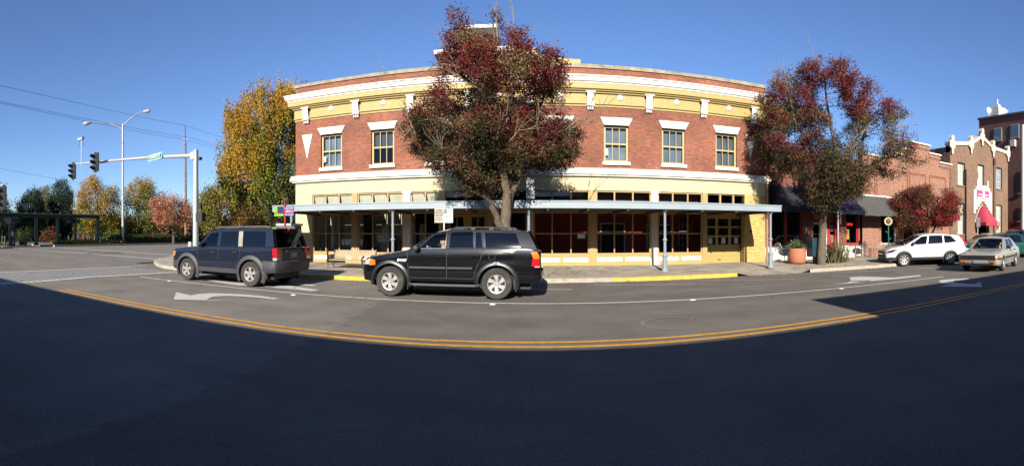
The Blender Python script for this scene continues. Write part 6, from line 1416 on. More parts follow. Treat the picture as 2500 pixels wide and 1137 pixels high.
# ------------------------------------------------------------------ street furniture, left side
M_galv = mat('galvanised', (0.56, 0.56, 0.54), 0.4, 0.25, var=0.08, scale=2)
M_sgrey = mat('signal_housing', (0.025, 0.025, 0.027), 0.5, var=.1)
M_bplate = mat('signal_backplate', (0.40, 0.37, 0.32), 0.5, .2)
M_dgreen = mat('shelter_green', (0.022, 0.045, 0.038), 0.5, var=0.12)
M_lgreen = mat('shelter_edge_green', (0.10, 0.17, 0.12), 0.5)
YS = 20.5; xp = PX(478, YS)
sp = thing('traffic_signal_mast', 'white tapered traffic signal pole with a long mast arm over the cross street', 'signal pole', (xp, YS, .13))
m = MB(); zt = PZ(481, 366, YS); m.lathe([(.24, .1), (.24, .2), (.19, .24), (.15, zt - .06), (.165, zt - .05), (.16, zt), (0, zt + .03)], 18, (xp, YS, 0)); m.build('pole', M_galv, sp, smooth=True)
zA = PZ(470, 381, YS); xe = PX(186, YS); zE = PZ(190, 399, YS)
arm = MB().tube([(xp, YS - .05, zA), (xp - 4, YS - .05, zA + (zE - zA) * .33), (xe, YS - .05, zE)], [.13, .105, .06], 12).box(xp - .3, xp + .02, YS - .2, YS + .1, zA - .24, zA + .24); arm.build('mast_arm', M_galv, sp, smooth=True, sharp=40)
xk = PX(257, YS); zk = zA + (zE - zA) * (xk - xp) / (xe - xp); MB().tube([(xk - .55, YS - .05, zk), (xk + .5, YS - .05, zk - .02)], .098, 12).build('arm_clamp', M_sgrey, sp)
def boxes(parent, name, x0, x1, q0, q1, d0, d1, m_): # on the pole, by photo heights
    MB().box(PX(x0, YS), PX(x1, YS), YS + d0, YS + d1, PZ(x0, q1, YS), PZ(x0, q0, YS)).build(name, m_, parent)
boxes(sp, 'pedestrian_signal', 486, 501, 520, 541, -.3, .05, M_sgrey); boxes(sp, 'push_button_box', 487, 493, 496, 510, -.12, .05, M_sgrey)
MB().box(PX(484, YS), PX(491, YS), YS - .1, YS + .1, PZ(484, 391, YS), PZ(484, 384, YS)).build('junction_box', M_sgrey, sp)
MB().box(PX(466, YS), PX(472.5, YS), YS - .25, YS - .05, .13, PZ(470, 590, YS)).build('base_box', M_galv, sp)
def signal_head(label, c, s=1.0, group='traffic signal heads'):
    t = thing('traffic_signal', label, 'traffic signal', c, group=group); x, y, z = c; h = .70 * s
    m = MB(); m.box(x - .19 * s, x + .19 * s, y - .12, y + .14, z - h, z + h).build('housing', M_sgrey, t, bevel=.02)
    MB().box(x - .27 * s, x + .30 * s, y + .0, y + .02, z - h * 1.06, z + h * 1.06).box(x + .30 * s, x + .315 * s, y - .1, y + .12, z - h * 1.06, z + h * 1.06).build('backplate', M_bplate, t)
    for k, cc in enumerate([(.12, .012, .01), (.10, .07, .01), (.01, .07, .04)]):
        zc = z + h * (.66 - .66 * k); v = MB(); n = 14
        rows = [[(x + .165 * s * math.cos(R(a)), y - .12 - l * (1 if 0 <= a <= 180 else .5), zc + .165 * s * math.sin(R(a))) for a in range(-60, 241, 20)] for l in (0, .34 * s)]; v.grid(rows)
        o = v.build('visor', M_sgrey, t); MB().lathe([(0, -.02), (.12 * s, -.01), (.155 * s, 0)], 16, (x, y - .125, zc), 'y').build('lens', mat('lens_%d' % k, cc, .15, var=0), o)
    MB().box(x - .08, x + .08, y - .06, y + .06, z + h, z + h + .12).build('bracket', M_sgrey, t); MB().box(x - .1, x + .1, y - .06, y + .06, z - h - .1, z - h).build('bracket', M_sgrey, t)
    return t
signal_head('traffic signal head hanging at the tip of the mast arm', (PX(181, YS), YS - .1, PZ(181, 418, YS)), .92)
signal_head('traffic signal head clamped on the mast arm left of the lamp post', (PX(241, YS), YS - .3, PZ(241, 397, YS)), .98)
c = AT(8, 482, 31); signal_head('traffic signal head at the left edge above the shelter roof', tuple(c), 1.05)
c.z += 0; pp = thing('traffic_signal_mast', 'mast arm reaching in past the left edge above the shelter roof', 'signal pole', (-43.0, 9.5, .14))
MB().lathe([(.24, .1), (.19, .25), (.15, c.z + .8), (0, c.z + .85)], 14, (-43.0, 9.5, 0)).build('pole', M_galv, pp, smooth=True)
MB().tube([(-43.0, 9.5, c.z + .4), (c.x - 5, c.y - .7, c.z + .75), (c.x, c.y + .05, c.z + .86)], [.13, .08, .06], 10).build('mast_arm', M_galv, pp, smooth=True)
xc_ = PX(200, YS); cm = thing('detection_camera', 'white traffic camera on a thin riser near the tip of the mast arm', 'camera', (xc_, YS, PZ(200, 398, YS)))
z0_, z1_ = PZ(200, 402, YS), PZ(200, 342, YS)
MB().tube([(xc_, YS - .05, z0_ - .1), (xc_, YS - .05, z1_)], .035).build('riser', M_galv, cm)
MB().box(xc_ - .42, xc_ + .26, YS - .16, YS + .06, z1_ + .02, z1_ + .2).box(xc_ - .5, xc_ + .28, YS - .18, YS + .08, z1_ + .2, z1_ + .23).build('camera_body', M_galv, cm)
MB().tube([(xc_ - .1, YS - .05, z1_), (xc_ - .28, YS - .05, z1_ - .2), (xc_ - .3, YS - .05, z1_ - .5), (xc_ - .08, YS - .05, z1_ - .62)], .015).tube([(xc_ + .1, YS - .05, z1_), (xc_ + .3, YS - .05, z1_ - .2), (xc_ + .28, YS - .05, z1_ - .5), (xc_ + .05, YS - .05, z1_ - .3)], .015).build('cable', mat('cable_blue', (.03, .06, .09), .6), cm)
ss = thing('street_name_sign', 'green street name sign reading STATE ST on the mast arm', 'sign', (PX(379, YS), YS - .25, PZ(379, 385, YS)))
x0_, x1_ = PX(362, YS - .25), PX(395.5, YS - .25); zc_ = PZ(379, 385, YS)
gp_ = [(x0_, zc_ - .23), (x1_, zc_ - .13), (x1_, zc_ + .25), (x0_, zc_ + .15)]
bo = MB().prism(gp_, YS - .26, YS - .25).build('panel_border', mat('sign_white', (0.78, 0.80, 0.78), 0.4, var=0), ss)
ins = [(x0_ + .03, zc_ - .19), (x1_ - .03, zc_ - .095), (x1_ - .03, zc_ + .215), (x0_ + .03, zc_ + .12)]
MB().prism(ins, YS - .266, YS - .261).build('panel', mat('sign_green', (0.0, 0.24, 0.12), 0.4, var=0), ss)
tx = text('lettering', 'STATE ST', .30, mat('sign_white', (0.78, 0.80, 0.78), 0.4, var=0), ss, ((x0_ + x1_) / 2, YS - .27, zc_ + .01), bold=.006, sx=.86)
sh_ = (.38 * .26) / (x1_ - x0_); lp = tx.data
for v in lp.vertices: v.co.z += (v.co.x) * .07
MB().box(x0_ + .3, x0_ + .36, YS - .25, YS - .05, zc_ - .1, zc_ + .1).build('bracket', M_galv, ss); MB().box(x1_ - .36, x1_ - .3, YS - .25, YS - .05, zc_ - .1, zc_ + .1).build('bracket', M_galv, ss)
# double arm street lamp
fr = Frame(300, 58); b = fr.at(300, PY0); lpn = thing('street_lamp', 'tall pale street lamp with two curved arms behind the hedge', 'street lamp', (b.x, b.y, .14))
P = lambda p, q, d=0: fr.at(p, q, d)
m = MB(); top_ = P(300, 303); m.lathe([(.26, .14), (.26, .5), (.17, .55), (.12, top_.z), (0, top_.z + .03)], 14, (b.x, b.y, 0)); m.build('shaft', M_galv, lpn, smooth=True)
MB().tube([P(299, 317), P(285, 308), P(265, 301), (P(245, 299)), P(222, 299)], [.1, .09, .08, .07, .06], 8).build('arm', M_galv, lpn, smooth=True)
MB().tube([P(301, 306), P(318, 290), P(330, 281), P(345, 273), P(352, 271)], [.1, .09, .08, .07, .06], 8).build('arm', M_galv, lpn, smooth=True)
for (pa, pb) in (((224, 299), (204, 302)), ((350, 272.5), (367, 270))):
    a, e = P(*pa), P(*pb); d = e - a; m = MB(); m.tube([a, a + d * .15, a + d * .45, a + d * .8, e], [.07, .14, .22, .24, .1], 10); o = m.build('lamp_head', M_galv, lpn, smooth=True)
    cpt = a + d * .62 - Vector((0, 0, .14)); MB().lathe([(0, -.16), (.14, -.12), (.2, 0)], 10, tuple(cpt)).build('lens', mat('lamp_lens', (.55, .52, .42), .2, var=0), o)
# utility pole and wires
M_wood = mat('pole_wood', (0.30, 0.15, 0.085), 0.9, var=0.25, scale=3)
fu = Frame(454, 75); bu = fu.at(454, PY0); up_ = thing('utility_pole', 'brown wooden utility pole with short crossarms behind the coral tree', 'utility pole', (bu.x, bu.y, 0))
tp = fu.at(452.5, 346); MB().tube([(bu.x, bu.y, -.05), tp], [.24, .16], 10).build('shaft', M_wood, up_, smooth=True)
MB().tube([tp, fu.at(452, 306)], [.06, .05], 6).build('pole_top', M_sgrey, up_)
MB().tube([fu.at(443, 339), fu.at(453, 340), fu.at(456, 342), fu.at(465, 337)], .09, 6).build('crossarm', M_galv, up_)
def wire(label, A, B, Cc, r=.018):
    o = MB()
    for a, e in ((A, B), (B, Cc)): o.tube([a.lerp(e, k / 16) - Vector((0, 0, 4 * (k / 16) * (1 - k / 16) * .6)) for k in range(17)], r, 5, cap=False)
    tag(o.build('overhead_wire', M_sgrey), label, 'wire', 'wires on the utility pole')
wire('topmost overhead wire crossing the sky to the utility pole tip', AT(-90, 190, 46), fu.at(452, 306), AT(760, 395, 130), .02)
wire('overhead wire tied to the left end of the utility pole crossarm', AT(-90, 233, 46), fu.at(443, 339), AT(760, 412, 130), .02)
wire('overhead wire tied to the right end of the utility pole crossarm', AT(-90, 231, 44), fu.at(465, 336), AT(760, 418, 130), .02)
o = MB().tube([AT(-90, 395, 80).lerp(AT(480, 490, 130), k / 14) - Vector((0, 0, 3 * (k / 14) * (1 - k / 14))) for k in range(15)], .02, 4, cap=False).build('overhead_wire', M_sgrey); tag(o, 'faint lowest overhead wire dipping behind the golden trees', 'wire')
# bus shelter: long dark green canopy on posts
XS = -46.4
def onx(p, q=None): Y = XS / math.tan(TH(p)); return Y if q is None else (Y, HC + (PY0 - q) / F * math.hypot(XS, Y))
bs = thing('bus_shelter', 'long dark green open bus shelter with a flat ribbed roof across the cross street', 'bus shelter', (XS, 25, .1))
y1, zr1 = onx(246, 528); y0 = 11.0; ztop = 3.78
MB().box(XS - 2.2, XS + 1.0, y0, y1, ztop - .12, ztop).build('roof', M_dgreen, bs)
ed = MB(); yy = y0
while yy < y1 - .3: ed.box(XS + .9, XS + 1.06, yy, yy + .07, ztop, ztop + .09); yy += 1.1
ed.box(XS + 1.0, XS + 1.04, y0, y1 + .05, ztop - .12, ztop + .025); ed.build('roof_edge', M_lgreen, bs)
MB().box(XS - .1, XS + .1, y0, y1 - .3, ztop - .42, ztop - .12).build('beam', M_dgreen, bs)
for p, wd in ((-60, .36), (26, .36), (88.5, .3), (141, .34), (184, .28), (239.5, .34)):
    yc = onx(p); c_ = MB().box(XS - wd / 2, XS + wd / 2, yc - wd / 2, yc + wd / 2, .1, ztop - .12).box(XS - wd * .8, XS + wd * .8, yc - wd * .8, yc + wd * .8, .1, .3); o = c_.build('column', M_dgreen, bs)
    if p in (26, 184): MB().box(XS + wd / 2, XS + wd / 2 + .03, yc - .02, yc + .22, 1.2, 1.75).build('notice', M_paper, o)
    if p in (88.5, 184): MB().box(XS + wd / 2, XS + wd / 2 + .04, yc + .03, yc + .1, .4, 3.5).build('column_face', M_lgreen, o)
MB().box(XS + .3, XS + .7, onx(11), onx(21), 2.6, 3.2).build('speaker_box', mat('grey_box', (.25, .25, .25), .6), bs)
sg2 = MB()
for p0, p1 in ((33, 45), (170, 197)): sg2 = MB().box(XS - .3, XS - .2, onx(p0), onx(p1), 2.75, 3.25).build('hanging_sign', M_sgrey, bs)
MB().box(XS - 2.0, XS - 1.5, onx(60), onx(84), .5, .56).box(XS - 1.75, XS - 1.7, onx(62), onx(82), .1, .5).build('bench', M_dgreen, bs)
# bollards
proto = None
for i, (p, D) in enumerate([(1, 52), (6, 55), (12.5, 53), (35, 50.5), (61.5, 51.5), (168, 58), (191, 60), (205, 62), (214, 58), (218.5, 59), (232, 60), (246, 59)]):
    v = AT(p, PY0, D)
    if proto is None:
        proto = thing('bollard', 'dark green round topped bollard in the planting before the bus shelter', 'bollard', (v.x, v.y, .14), group='green bollards around the bus shelter', local=True)
        MB().lathe([(.11, -.05), (.11, .92), (.13, .93), (.13, .99), (.09, 1.05), (0, 1.07)], 12).build('shaft', mat('bollard_green', (.03, .065, .055), .5), proto, smooth=True)
        MB().lathe([(.112, .80), (.112, .85)], 12).build('band', M_lgreen, proto); o = proto
    else: o = copy_tree(proto); o.location = (v.x, v.y, .14)
    
# ------------------------------------------------------------------ on the pavement
def dirsign():
    Y = 14.55; x = PX(696, Y); z0 = sw(x, Y); t = thing('wayfinding_sign', 'red post with blue, red and green pointing signs by the corner of the canopy', 'sign post', (x, Y, z0))
    mr = mat('post_red', (0.33, 0.012, 0.025), 0.4); MB().lathe([(.06, z0 - .02), (.06, z0 + .3), (.045, z0 + .32), (.045, PZ(696, 500, Y)), (0, PZ(696, 498, Y))], 12, (x, Y, 0)).build('post', mr, t, smooth=True)
    zt = PZ(696, 499, Y); fn = MB()
    for s in (-1, 0, 1): fn.tube([(x, Y, zt - .05), (x + s * .07, Y, zt + .05), (x + s * .1, Y, zt + .12), (x + s * .05, Y, zt + .19 + (.1 if s == 0 else 0))], [.012, .012, .03, .004], 6)
    for s in (-1, 1): fn.tube([(x, Y, zt), (x + s * .09, Y, zt - .03), (x + s * .14, Y, zt + .02), (x + s * .1, Y, zt + .05)], .01, 5)
    fn.build('finial', mat('finial_rust', (.16, .03, .02), .5), t)
    blue, red, grn, navy = mat('sign_blue', (.02, .05, .33), .4, var=0), mat('sign_red', (.42, .012, .03), .4, var=0), mat('sign_lime', (.16, .50, .03), .4, var=0), mat('sign_navy', (.012, .018, .08), .4, var=0)
    def pan(p0, p1, q0, q1, m_, txt=None, dy=-.06, sz=.07):
        xa, xb = PX(p0, Y), PX(p1, Y); za, zb = PZ(p0, q1, Y), PZ(p0, q0, Y)
        o = MB().box(xa, xb, Y + dy - .012, Y + dy, za, zb).build('sign_panel', m_, t)
        if txt: text('lettering', txt, sz, mat('sign_white', (0.78, 0.80, 0.78), 0.4, var=0), o, ((xa + xb) / 2 - .03, Y + dy - .014, (za + zb) / 2), bold=.001)
        if txt: MB().prism([(xb - .07, (za + zb) / 2 - .022), (xb - .025, (za + zb) / 2), (xb - .07, (za + zb) / 2 + .022)], Y + dy - .016, Y + dy - .0125).build('arrow', mat('sign_white', (0.78, 0.80, 0.78), 0.4, var=0), o)
        return o
    pan(697, 720, 505.5, 512, blue, 'Visitor Info'); pan(697, 720, 512.3, 520, red, 'Hallie Ford\nMuseum of Art', sz=.047); pan(697, 720, 520.3, 527.5, blue, 'State Capitol', sz=.06)
    o = pan(672, 694.5, 506, 519.5, grn); pan(672, 694.5, 522.5, 528, grn); pan(672, 694.5, 519.8, 522.2, red); pan(680.5, 694.5, 505, 519, navy, dy=-.085)
dirsign()
Y = 14.5; x = PX(1084, Y); z0 = sw(x, Y); pk_ = thing('parking_sign', 'pair of white parking limit signs on a thin post behind the black SUV', 'sign', (x, Y, z0))
MB().box(x - .02, x + .02, Y, Y + .03, z0 - .02, PZ(1084, 509, Y)).build('post', M_galv, pk_)
ct = mat('sign_cream', (0.50, 0.46, 0.36), 0.45, var=.03); ink = mat('sign_ink', (.05, .05, .05), .5, var=0); dg = mat('sign_dark_green', (.01, .06, .05), .5, var=0)
def sgn(p0, p1, q0, q1, m_):
    xa, xb, za, zb = PX(p0, Y) , PX(p1, Y), PZ(p0, q1, Y), PZ(p0, q0, Y); return MB().box(xa, xb, Y - .008, Y - .001, za, zb).build('sign_panel', m_, pk_, bevel=.003), xa, xb, za, zb
o, xa, xb, za, zb = sgn(1061, 1083.2, 508.5, 543.5, ct); hh = zb - za
for k, (s_, z_) in enumerate((('30-MIN', .075), ('PARKING', .07), ('9AM-6PM', .065), ('MONDAY -', .05), ('SATURDAY', .05))): text('lettering', s_, z_, ink, o, ((xa + xb) / 2, Y - .01, zb - hh * (.14 + .165 * k)), extrude=.001, bold=.004)
MB().prism([(xa + .03, za + .02), (xa + .07, za + .025), (xa + .035, za + .06)], Y - .0105, Y - .0085).build('arrow', ink, o)
o, xa, xb, za, zb = sgn(1083.8, 1106, 509, 544, mat('sign_white2', (0.50, 0.51, 0.50), 0.45, var=.03))
MB().box(xa + .012, xa + .09, Y - .0105, Y - .0085, zb - .17, zb - .02).build('number_panel', dg, o); text('lettering', '2', .13, ct, o, (xa + .05, Y - .012, zb - .095), extrude=.001)
for k, (s_, z_) in enumerate((('HOUR', .06), ('PARKING', .05))): text('lettering', s_, z_, ink, o, (xa + .19, Y - .01, zb - .05 - .07 * k), extrude=.001)
text('lettering', '9AM-6PM\nMON-SAT', .045, ink, o, ((xa + xb) / 2, Y - .01, zb - .26), extrude=.001); MB().box(xa + .05, xb - .07, Y - .0105, Y - .0085, za + .045, za + .055).prism([(xb - .08, za + .03), (xb - .03, za + .05), (xb - .08, za + .07)], Y - .0105, Y - .0085).build('arrow', ink, o)
# slatted bench
M_slat = mat('bench_slat', (0.42, 0.32, 0.19), 0.6, var=.1, scale=5)
bx0, bx1, by = -7.62, -5.85, 16.1; bz = sw(-6.7, by); be = thing('park_bench', 'tan slatted bench with black scrolled iron ends facing the street', 'bench', (-6.7, by, bz))
m = MB()
for k in range(4): yk = by - .28 + k * .12; m.box(bx0 + .03, bx1 - .03, yk, yk + .1, bz + .31, bz + .34)
m.build('seat', M_slat, be); m = MB()
for k in range(6): zk = bz + .36 + k * .057; yk = by + .22 + k * .028; m.box(bx0 + .03, bx1 - .03, yk, yk + .03, zk, zk + .048)
m.build('backrest', M_slat, be)
for xx in (bx0, bx1):
    m = MB(); m.tube([(xx, by - .34, bz), (xx, by - .28, bz + .15), (xx, by - .3, bz + .3), (xx, by + .2, bz + .3), (xx, by + .38, bz + .72)], .022, 6).tube([(xx, by + .3, bz), (xx, by + .16, bz + .16), (xx, by + .2, bz + .3)], .022, 6)
    m.tube([(xx, by + .28, bz + .5), (xx, by - .1, bz + .51), (xx, by - .3, bz + .48), (xx, by - .36, bz + .42), (xx, by - .3, bz + .36), (xx, by - .22, bz + .4)], .018, 6); m.build('iron_end', M_black, be, smooth=True)
MB().tube([(bx0, by - .02, bz + .15), (bx1, by - .02, bz + .15)], .015, 6).build('stretcher', M_black, be)
x = PX(706, 17); uc = thing('utility_cabinet', 'pale topped grey utility cabinet on the corner behind the blue SUV', 'cabinet', (x, 17.2, .19))
MB().box(x - .55, x + .35, 16.9, 17.5, .17, 1.86).build('body', mat('grey_box', (.25, .25, .25), .6), uc, bevel=.02); MB().box(x - .6, x + .4, 16.85, 17.55, 1.865, 1.96).build('lid', M_paper, uc, bevel=.02)
# terracotta planter
px_ = 11.35; py_ = 16.9; z0 = sw(px_, py_); pt_ = thing('terracotta_planter', 'round terracotta planter of grey green herbs beside the canopy post', 'planter', (px_, py_, z0))
MB().lathe([(0, z0), (.34, z0), (.40, z0 + .06), (.42, z0 + .3), (.405, z0 + .6), (.39, z0 + .68), (.36, z0 + .68), (.36, z0 + .6), (0, z0 + .6)], 28, (px_, py_, 0)).build('pot', mat('terracotta', (0.50, 0.17, 0.09), 0.75, var=.1, scale=2), pt_, smooth=True, sharp=50)
rng = random.Random(9); fm = MB()
for k in range(110):
    a, r_ = rng.uniform(0, 6.28), rng.uniform(0, .42); leaves(fm, (px_ + r_ * math.cos(a), py_ + r_ * math.sin(a), z0 + .62 + rng.uniform(0, .34) * (1.2 - r_) - max(0, r_ - .3) * .8), 14, (.05, .05, .05), .07, rng, rng.randrange(2), .6)
fm.build('plants', [leafmat('leaf_sage', (.14, .17, .10)), leafmat('leaf_herb', (.05, .09, .02))], pt_, recalc=False)
# newspaper box, flax plant, sign pole
nx, ny = 12.0, 16.35; z0 = sw(nx, ny); nb_ = thing('newspaper_box', 'dark teal newspaper box on a pedestal beside the tree trunk', 'newspaper box', (nx, ny, z0))
mt_ = mat('teal_metal', (0.012, 0.05, 0.065), 0.35); rot = R(-20)
MB().box(nx - .34, nx + .28, ny - .24, ny + .24, z0 + .32, z0 + 1.16).build('body', mt_, nb_, bevel=.02); MB().box(nx - .09, nx + .1, ny - .12, ny + .12, z0, z0 + .32).build('pedestal', mat('teal_dark', (0.01, 0.03, 0.04), 0.5), nb_)
MB().box(nx - .02, nx + .26, ny - .26, ny - .242, z0 + .78, z0 + 1.1).build('window', mat('teal_glass', (0.02, 0.10, 0.14), 0.1, var=.3), nb_); MB().box(nx + .02, nx + .24, ny - .265, ny - .242, z0 + .68, z0 + .72).build('handle', M_trimb, nb_)
fxp = 13.2; fyp = 16.5; z0 = sw(fxp, fyp); fp = thing('flax_plant', 'spiky bronze green flax plant at the foot of the maroon tree', 'plant', (fxp, fyp, z0)); m = MB(); rng = random.Random(4)
for k in range(260):
    a = rng.uniform(0, 6.28); l = rng.uniform(.7, 1.5); sp_ = rng.uniform(.15, .75); bx, by_ = fxp + rng.gauss(0, .26), fyp + rng.gauss(0, .18); wd = .022; pts = []
    m.cur = rng.choice([0, 0, 1, 2])
    for s_ in (0, .4, .75, 1): pts.append(Vector((bx + math.cos(a) * l * sp_ * s_, by_ + math.sin(a) * l * sp_ * s_, z0 + l * (s_ - .55 * sp_ * s_ * s_))))
    n_ = Vector((-math.sin(a), math.cos(a), 0)) * wd
    m.grid([[tuple(p - n_ * (1.02 - s_)), tuple(p + n_ * (1.02 - s_))] for p, s_ in zip(pts, (0, .3, .6, 1))])
m.build('blades', [leafmat('leaf_flax', (.10, .11, .04)), leafmat('leaf_flax_b', (.17, .11, .06)), leafmat('leaf_flax_c', (.24, .20, .10))], fp, recalc=False)
xq, yq = PX(2046, 16.6), 16.6; z0 = sw(xq, yq); ps_ = thing('edge_on_sign', 'slim grey sign post seen edge on right of the tree trunk', 'sign', (xq, yq, z0))
MB().tube([(xq, yq, z0 - .02), (xq, yq, 2.55)], .035).build('post', M_galv, ps_); MB().box(xq + .02, xq + .05, yq - .17, yq + .17, 1.95, 2.55).build('sign_panel', mat('sign_back', (.14, .12, .12), .5), ps_)
# sunflower sculpture
D = 23.5; v = AT(2169, 540, D); sf_ = thing('sunflower_sculpture', 'painted metal sunflower on a green stalk before the shop door', 'sculpture', (v.x, v.y, .2))
gm = mat('stalk_green', (.01, .13, .08), .4); MB().tube([(v.x, v.y, .15), (v.x, v.y, v.z - .15)], .032).build('stalk', gm, sf_)
t_ = TH(2169); r_ = Vector((math.cos(t_), -math.sin(t_), 0)); f_ = Vector((math.sin(t_), math.cos(t_), 0))
for z_, s_ in ((1.55, -1), (1.2, 1), (.75, -1)): MB().add([tuple(Vector((v.x, v.y, z_)) + r_ * a * s_ + Vector((0, 0, b))) for a, b in ((0, 0), (.06, .08), (.17, .13), (.12, .02))], [(0, 1, 2, 3)]).build('leaf', gm, sf_)
pm = MB(); ctr = Vector((v.x, v.y, v.z)); n = 16
for k in range(n):
    a = 2 * math.pi * k / n; u_ = r_ * math.cos(a) + Vector((0, 0, 1)) * math.sin(a); w_ = r_ * -math.sin(a) + Vector((0, 0, 1)) * math.cos(a)
    pm.add([tuple(ctr - f_ * .02 + u_ * .13 - w_ * .035), tuple(ctr - f_ * .03 + u_ * .19 - w_ * .035), tuple(ctr - f_ * .03 + u_ * .225), tuple(ctr - f_ * .03 + u_ * .19 + w_ * .035), tuple(ctr - f_ * .02 + u_ * .13 + w_ * .035)], [(0, 1, 2, 3, 4)])
pm.build('petals', mat('petal_cream', (.76, .66, .42), .5), sf_)
dm_ = MB(); dm_.add([tuple(ctr - f_ * .04 + (r_ * math.cos(2 * math.pi * k / 16) + Vector((0, 0, 1)) * math.sin(2 * math.pi * k / 16)) * .145) for k in range(16)] + [tuple(ctr - f_ * .07)], [(k, (k + 1) % 16, 16) for k in range(16)]); dm_.build('seed_disc', mat('seed_brown', (.16, .085, .055), .8), sf_)
# wire café chairs and tables
M_wire = mat('wire_white', (0.27, 0.27, 0.25), 0.4, .2); 
ch = thing('cafe_chair', 'curled wire cafe chair beside the canopy end post', 'chair', (0, 0, 0), 0, 'wire cafe chairs', local=True)
m = MB(); 
for s in (-1, 1): m.tube([(s * .2, -.2, 0), (s * .18, -.17, .44)], .011, 6).tube([(s * .2, .22, 0), (s * .18, .19, .44), (s * .2, .24, .7), (s * .12, .27, .88), (0, .28, .92)], .011, 6)
for s in (-1, 1): m.tube([(s * .19, -.17, .44), (s * .24, -.12, .6), (s * .24, .1, .63), (s * .2, .23, .66)], .01, 6)
m.build('frame', M_wire, ch); m = MB()
m.lathe([(.21, .44), (.225, .45), (.21, .46)], 18)
for k in range(7): a = -.16 + k * .053; ln_ = math.sqrt(.21 ** 2 - a * a); m.tube([(a, -ln_, .45), (a, ln_, .45)], .006, 4).tube([(-ln_, a, .452), (ln_, a, .452)], .006, 4)
m.build('seat', M_wire, ch); m = MB()
for k in range(5): xk = -.12 + k * .06; m.tube([(xk, .21, .5), (xk, .25, .7), (xk * .7, .275, .88)], .006, 4)
m.build('backrest', M_wire, ch)
tb = thing('cafe_table', 'round wire cafe table by the white wall', 'table', (0, 0, 0), 0, 'wire cafe tables', local=True)
MB().lathe([(0, .70), (.34, .70), (.36, .715), (.34, .73), (0, .73)], 24).build('top', M_wire, tb)
m = MB().tube([(0, 0, .1), (0, 0, .7)], .025)
for k in range(3): a = k * 2.09; m.tube([(0, 0, .25), (.15 * math.cos(a), .15 * math.sin(a), .1), (.27 * math.cos(a), .27 * math.sin(a), 0)], .014, 6)
m.build('pedestal', M_wire, tb)
spots = [(1908, 17.6, 1.9, 'curled wire cafe chair between the canopy post and the planter'), (2068, 17.6, 1.3, 'leftmost wire cafe chair right of the tree'), (2102, 17.7, -1.7, 'wire cafe chair between the two tables by the white wall'), (2122, 17.9, 1.5, 'wire cafe chair right of the second table'), (2143, 17.9, -1.2, 'rightmost wire cafe chair left of the sunflower')]
for i, (p, Yq, rz_, lab) in enumerate(spots):
    o = ch if i == 0 else copy_tree(ch); xq = PX(p, Yq); o.location = (xq, Yq, sw(xq, Yq)); o.rotation_euler = (0, 0, rz_); o['label'] = lab
for i, (p, Yq, lab) in enumerate([(2088, 17.2, 'round wire cafe table nearest the tree'), (2112, 18.1, 'round wire cafe table against the white wall'), (1930, 18.2, 'round wire cafe table half hidden by the terracotta planter')]):
    o = tb if i == 0 else copy_tree(tb); xq = PX(p, Yq); o.location = (xq, Yq, sw(xq, Yq)); o['label'] = lab
v = AT(2387, 542, 26); sg_ = thing('street_sign', 'grey parking sign on a thin post before the arched crimson awning', 'sign', (v.x, v.y, .15)); MB().tube([(v.x, v.y, .1), (v.x, v.y, v.z + .2)], .03).build('post', M_galv, sg_)
MB().box(v.x - .2, v.x + .2, v.y - .05, v.y - .03, v.z - .28, v.z + .28).build('sign_panel', mat('sign_backgrey', (.20, .17, .17), .5), sg_)

# ------------------------------------------------------------------ people in the cars
M_skin = mat('skin', (0.55, 0.29, 0.20), 0.55, var=.05); M_blond = mat('blond_hair', (0.46, 0.30, 0.12), 0.6, var=.2, scale=30); M_jacket = mat('navy_jacket', (0.02, 0.03, 0.06), 0.8, var=.15); M_brown = mat('brown_hair', (0.10, 0.055, 0.03), 0.6, var=.2, scale=30); M_shirt = mat('pale_shirt', (0.40, 0.42, 0.46), 0.8, var=.1)
def ell(mb, c, r, n=12):
    c = Vector(c); vs = [tuple(c + Vector((0, 0, r[2])))]; fs = []
    for i in range(1, 7):
        ph = math.pi * i / 7
        for k in range(n): a = 2 * math.pi * k / n; vs.append((c.x + r[0] * math.sin(ph) * math.cos(a), c.y + r[1] * math.sin(ph) * math.sin(a), c.z + r[2] * math.cos(ph)))
    vs.append(tuple(c - Vector((0, 0, r[2]))))
    for k in range(n):
        fs.append((0, 1 + k, 1 + (k + 1) % n)); fs.append((len(vs) - 1, 1 + 5 * n + (k + 1) % n, 1 + 5 * n + k))
        for i in range(5): fs.append((1 + i * n + k, 1 + (i + 1) * n + k, 1 + (i + 1) * n + (k + 1) % n, 1 + i * n + (k + 1) % n))
    mb.add(vs, fs)
def remesh(o, vox):
    md = o.modifiers.new('remesh', 'REMESH'); md.mode = 'VOXEL'; md.voxel_size = vox; md.use_smooth_shade = True
    s = o.modifiers.new('smooth', 'SMOOTH'); s.factor = .5; s.iterations = 3
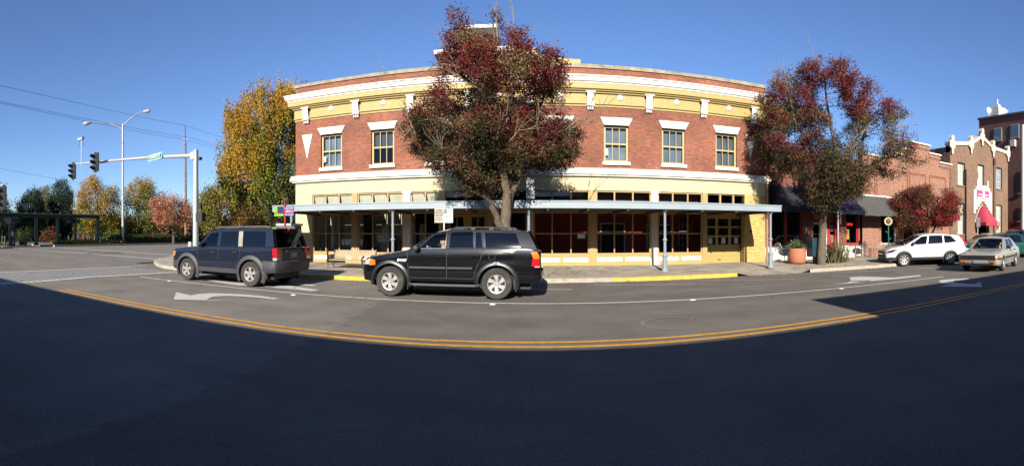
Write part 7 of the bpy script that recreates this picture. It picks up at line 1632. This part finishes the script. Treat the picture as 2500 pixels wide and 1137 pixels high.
def person(label, car, head, face, hair_m, cloth_m, hand=None):
    """seated figure in the car's frame; face = direction the face looks at (unit, horizontal)"""
    t = thing('person', label, 'person', tuple(car.location), car.rotation_euler[2], local=True); t.scale = car.scale
    h = Vector(head); f = Vector(face).normalized(); s = Vector((-f.y, f.x, 0)); b = MB()
    ell(b, h, (.083, .083, .115)); ell(b, h + f * .025 - Vector((0, 0, .055)), (.06, .06, .06)); ell(b, h + f * .09 - Vector((0, 0, .01)), (.016, .016, .028)); ell(b, h + f * .08 - Vector((0, 0, .055)), (.022, .022, .012))
    for k in (-1, 1): ell(b, h + s * k * .083 - Vector((0, 0, .01)), (.014, .014, .03)); ell(b, h + f * .072 + s * k * .03 + Vector((0, 0, .03)), (.018, .018, .008))
    sh_c = h - Vector((0, 0, .27)) - f * .02
    b.tube([h - Vector((0, 0, .08)), h - Vector((0, 0, .22))], [.055, .06], 10); ell(b, sh_c - Vector((0, 0, .12)), (.14, .17, .2)); b.tube([sh_c + Vector((0, .0, -.1)), sh_c - Vector((0, 0, .45))], [.14, .15], 12)
    j = MB(); ell(j, sh_c - Vector((0, 0, .10)), (.155, .2, .17)); j.tube([sh_c - Vector((0, 0, .1)), sh_c - Vector((0, 0, .46))], [.16, .17], 12)
    if hand:
        S0, E0, W0, fing = [Vector(q) for q in hand[:3]] + [Vector(hand[3])]
        b.tube([S0, E0, W0], [.05, .042, .027], 9); ell(j, S0, (.075, .075, .075)); j.tube([S0, E0, E0.lerp(W0, .8)], [.066, .056, .044], 10)
        fd = fing.normalized(); pal = W0 + fd * .055; nrm = Vector((0, -1, 0)); side = fd.cross(nrm).normalized()
        for q in range(5): b.tube([W0, W0 + fd * .05 + side * (q - 2) * .012, W0 + fd * .095 + side * (q - 2) * .0185], [.016, .015, .012], 7)
        for q, l in enumerate((.062, .078, .085, .075)):
            k0 = W0 + fd * .088 + side * (q - 1.5) * .024; d2 = (fd + side * (q - 1.5) * .17).normalized(); b.tube([k0, k0 + d2 * l * .5 - nrm * -.004, k0 + d2 * l + nrm * .010], [.0105, .0098, .008], 7)
        k0 = W0 + fd * .03 - side * .03; b.tube([W0 + fd * .015 - side * .012, k0 + (fd * .5 - side).normalized() * .03, k0 + (fd * .9 - side).normalized() * .07], [.014, .012, .0095], 7)
    o = b.build('body', M_skin, t, smooth=True, sharp=180); remesh(o, .0065)
    o = j.build('jacket', cloth_m, t, smooth=True, sharp=180); remesh(o, .014)
    hr = MB(); ell(hr, h - f * .02 + Vector((0, 0, .035)), (.095, .095, .105)); ell(hr, h - f * .05 - Vector((0, 0, .05)), (.075, .085, .11))
    for k in (-1, 1): ell(hr, h - f * .02 + s * k * .07 - Vector((0, 0, .04)), (.035, .035, .1))
    o = hr.build('hair', hair_m, t, smooth=True, sharp=180); remesh(o, .012)
    for k in (-1, 1):
        e = MB(); ell(e, h + f * .076 + s * k * .03 + Vector((0, 0, .012)), (.012, .012, .008), 8)
        e.build('eye', mat('eye', (.03, .025, .02), .2, var=0), t, smooth=True)
    return t
person('blond driver in a navy jacket waving an open hand inside the black SUV', bk, (2.10, -.44, 1.42), (-.55, -.83, 0), M_blond, M_jacket, ((1.98, -.50, 1.16), (1.85, -.62, 1.19), (1.71, -.64, 1.285), (-.55, -.1, .83)))
person('driver in a pale shirt behind the wheel of the silver saloon', sv, (2.18, -.36, 1.10), (-1, -.1, 0), M_brown, M_shirt)
sw_ = MB(); sw_.lathe([(.18, -.012), (.19, 0), (.18, .012), (.168, 0)], 20, (1.72, -.38, 1.12), 'x', closed=True); sw_.build('steering_wheel', M_trimb, bk)
sw_ = MB(); sw_.lathe([(.18, -.012), (.19, 0), (.18, .012), (.168, 0)], 20, (1.75, -.36, .92), 'x', closed=True); sw_.build('steering_wheel', M_trimb, sv)
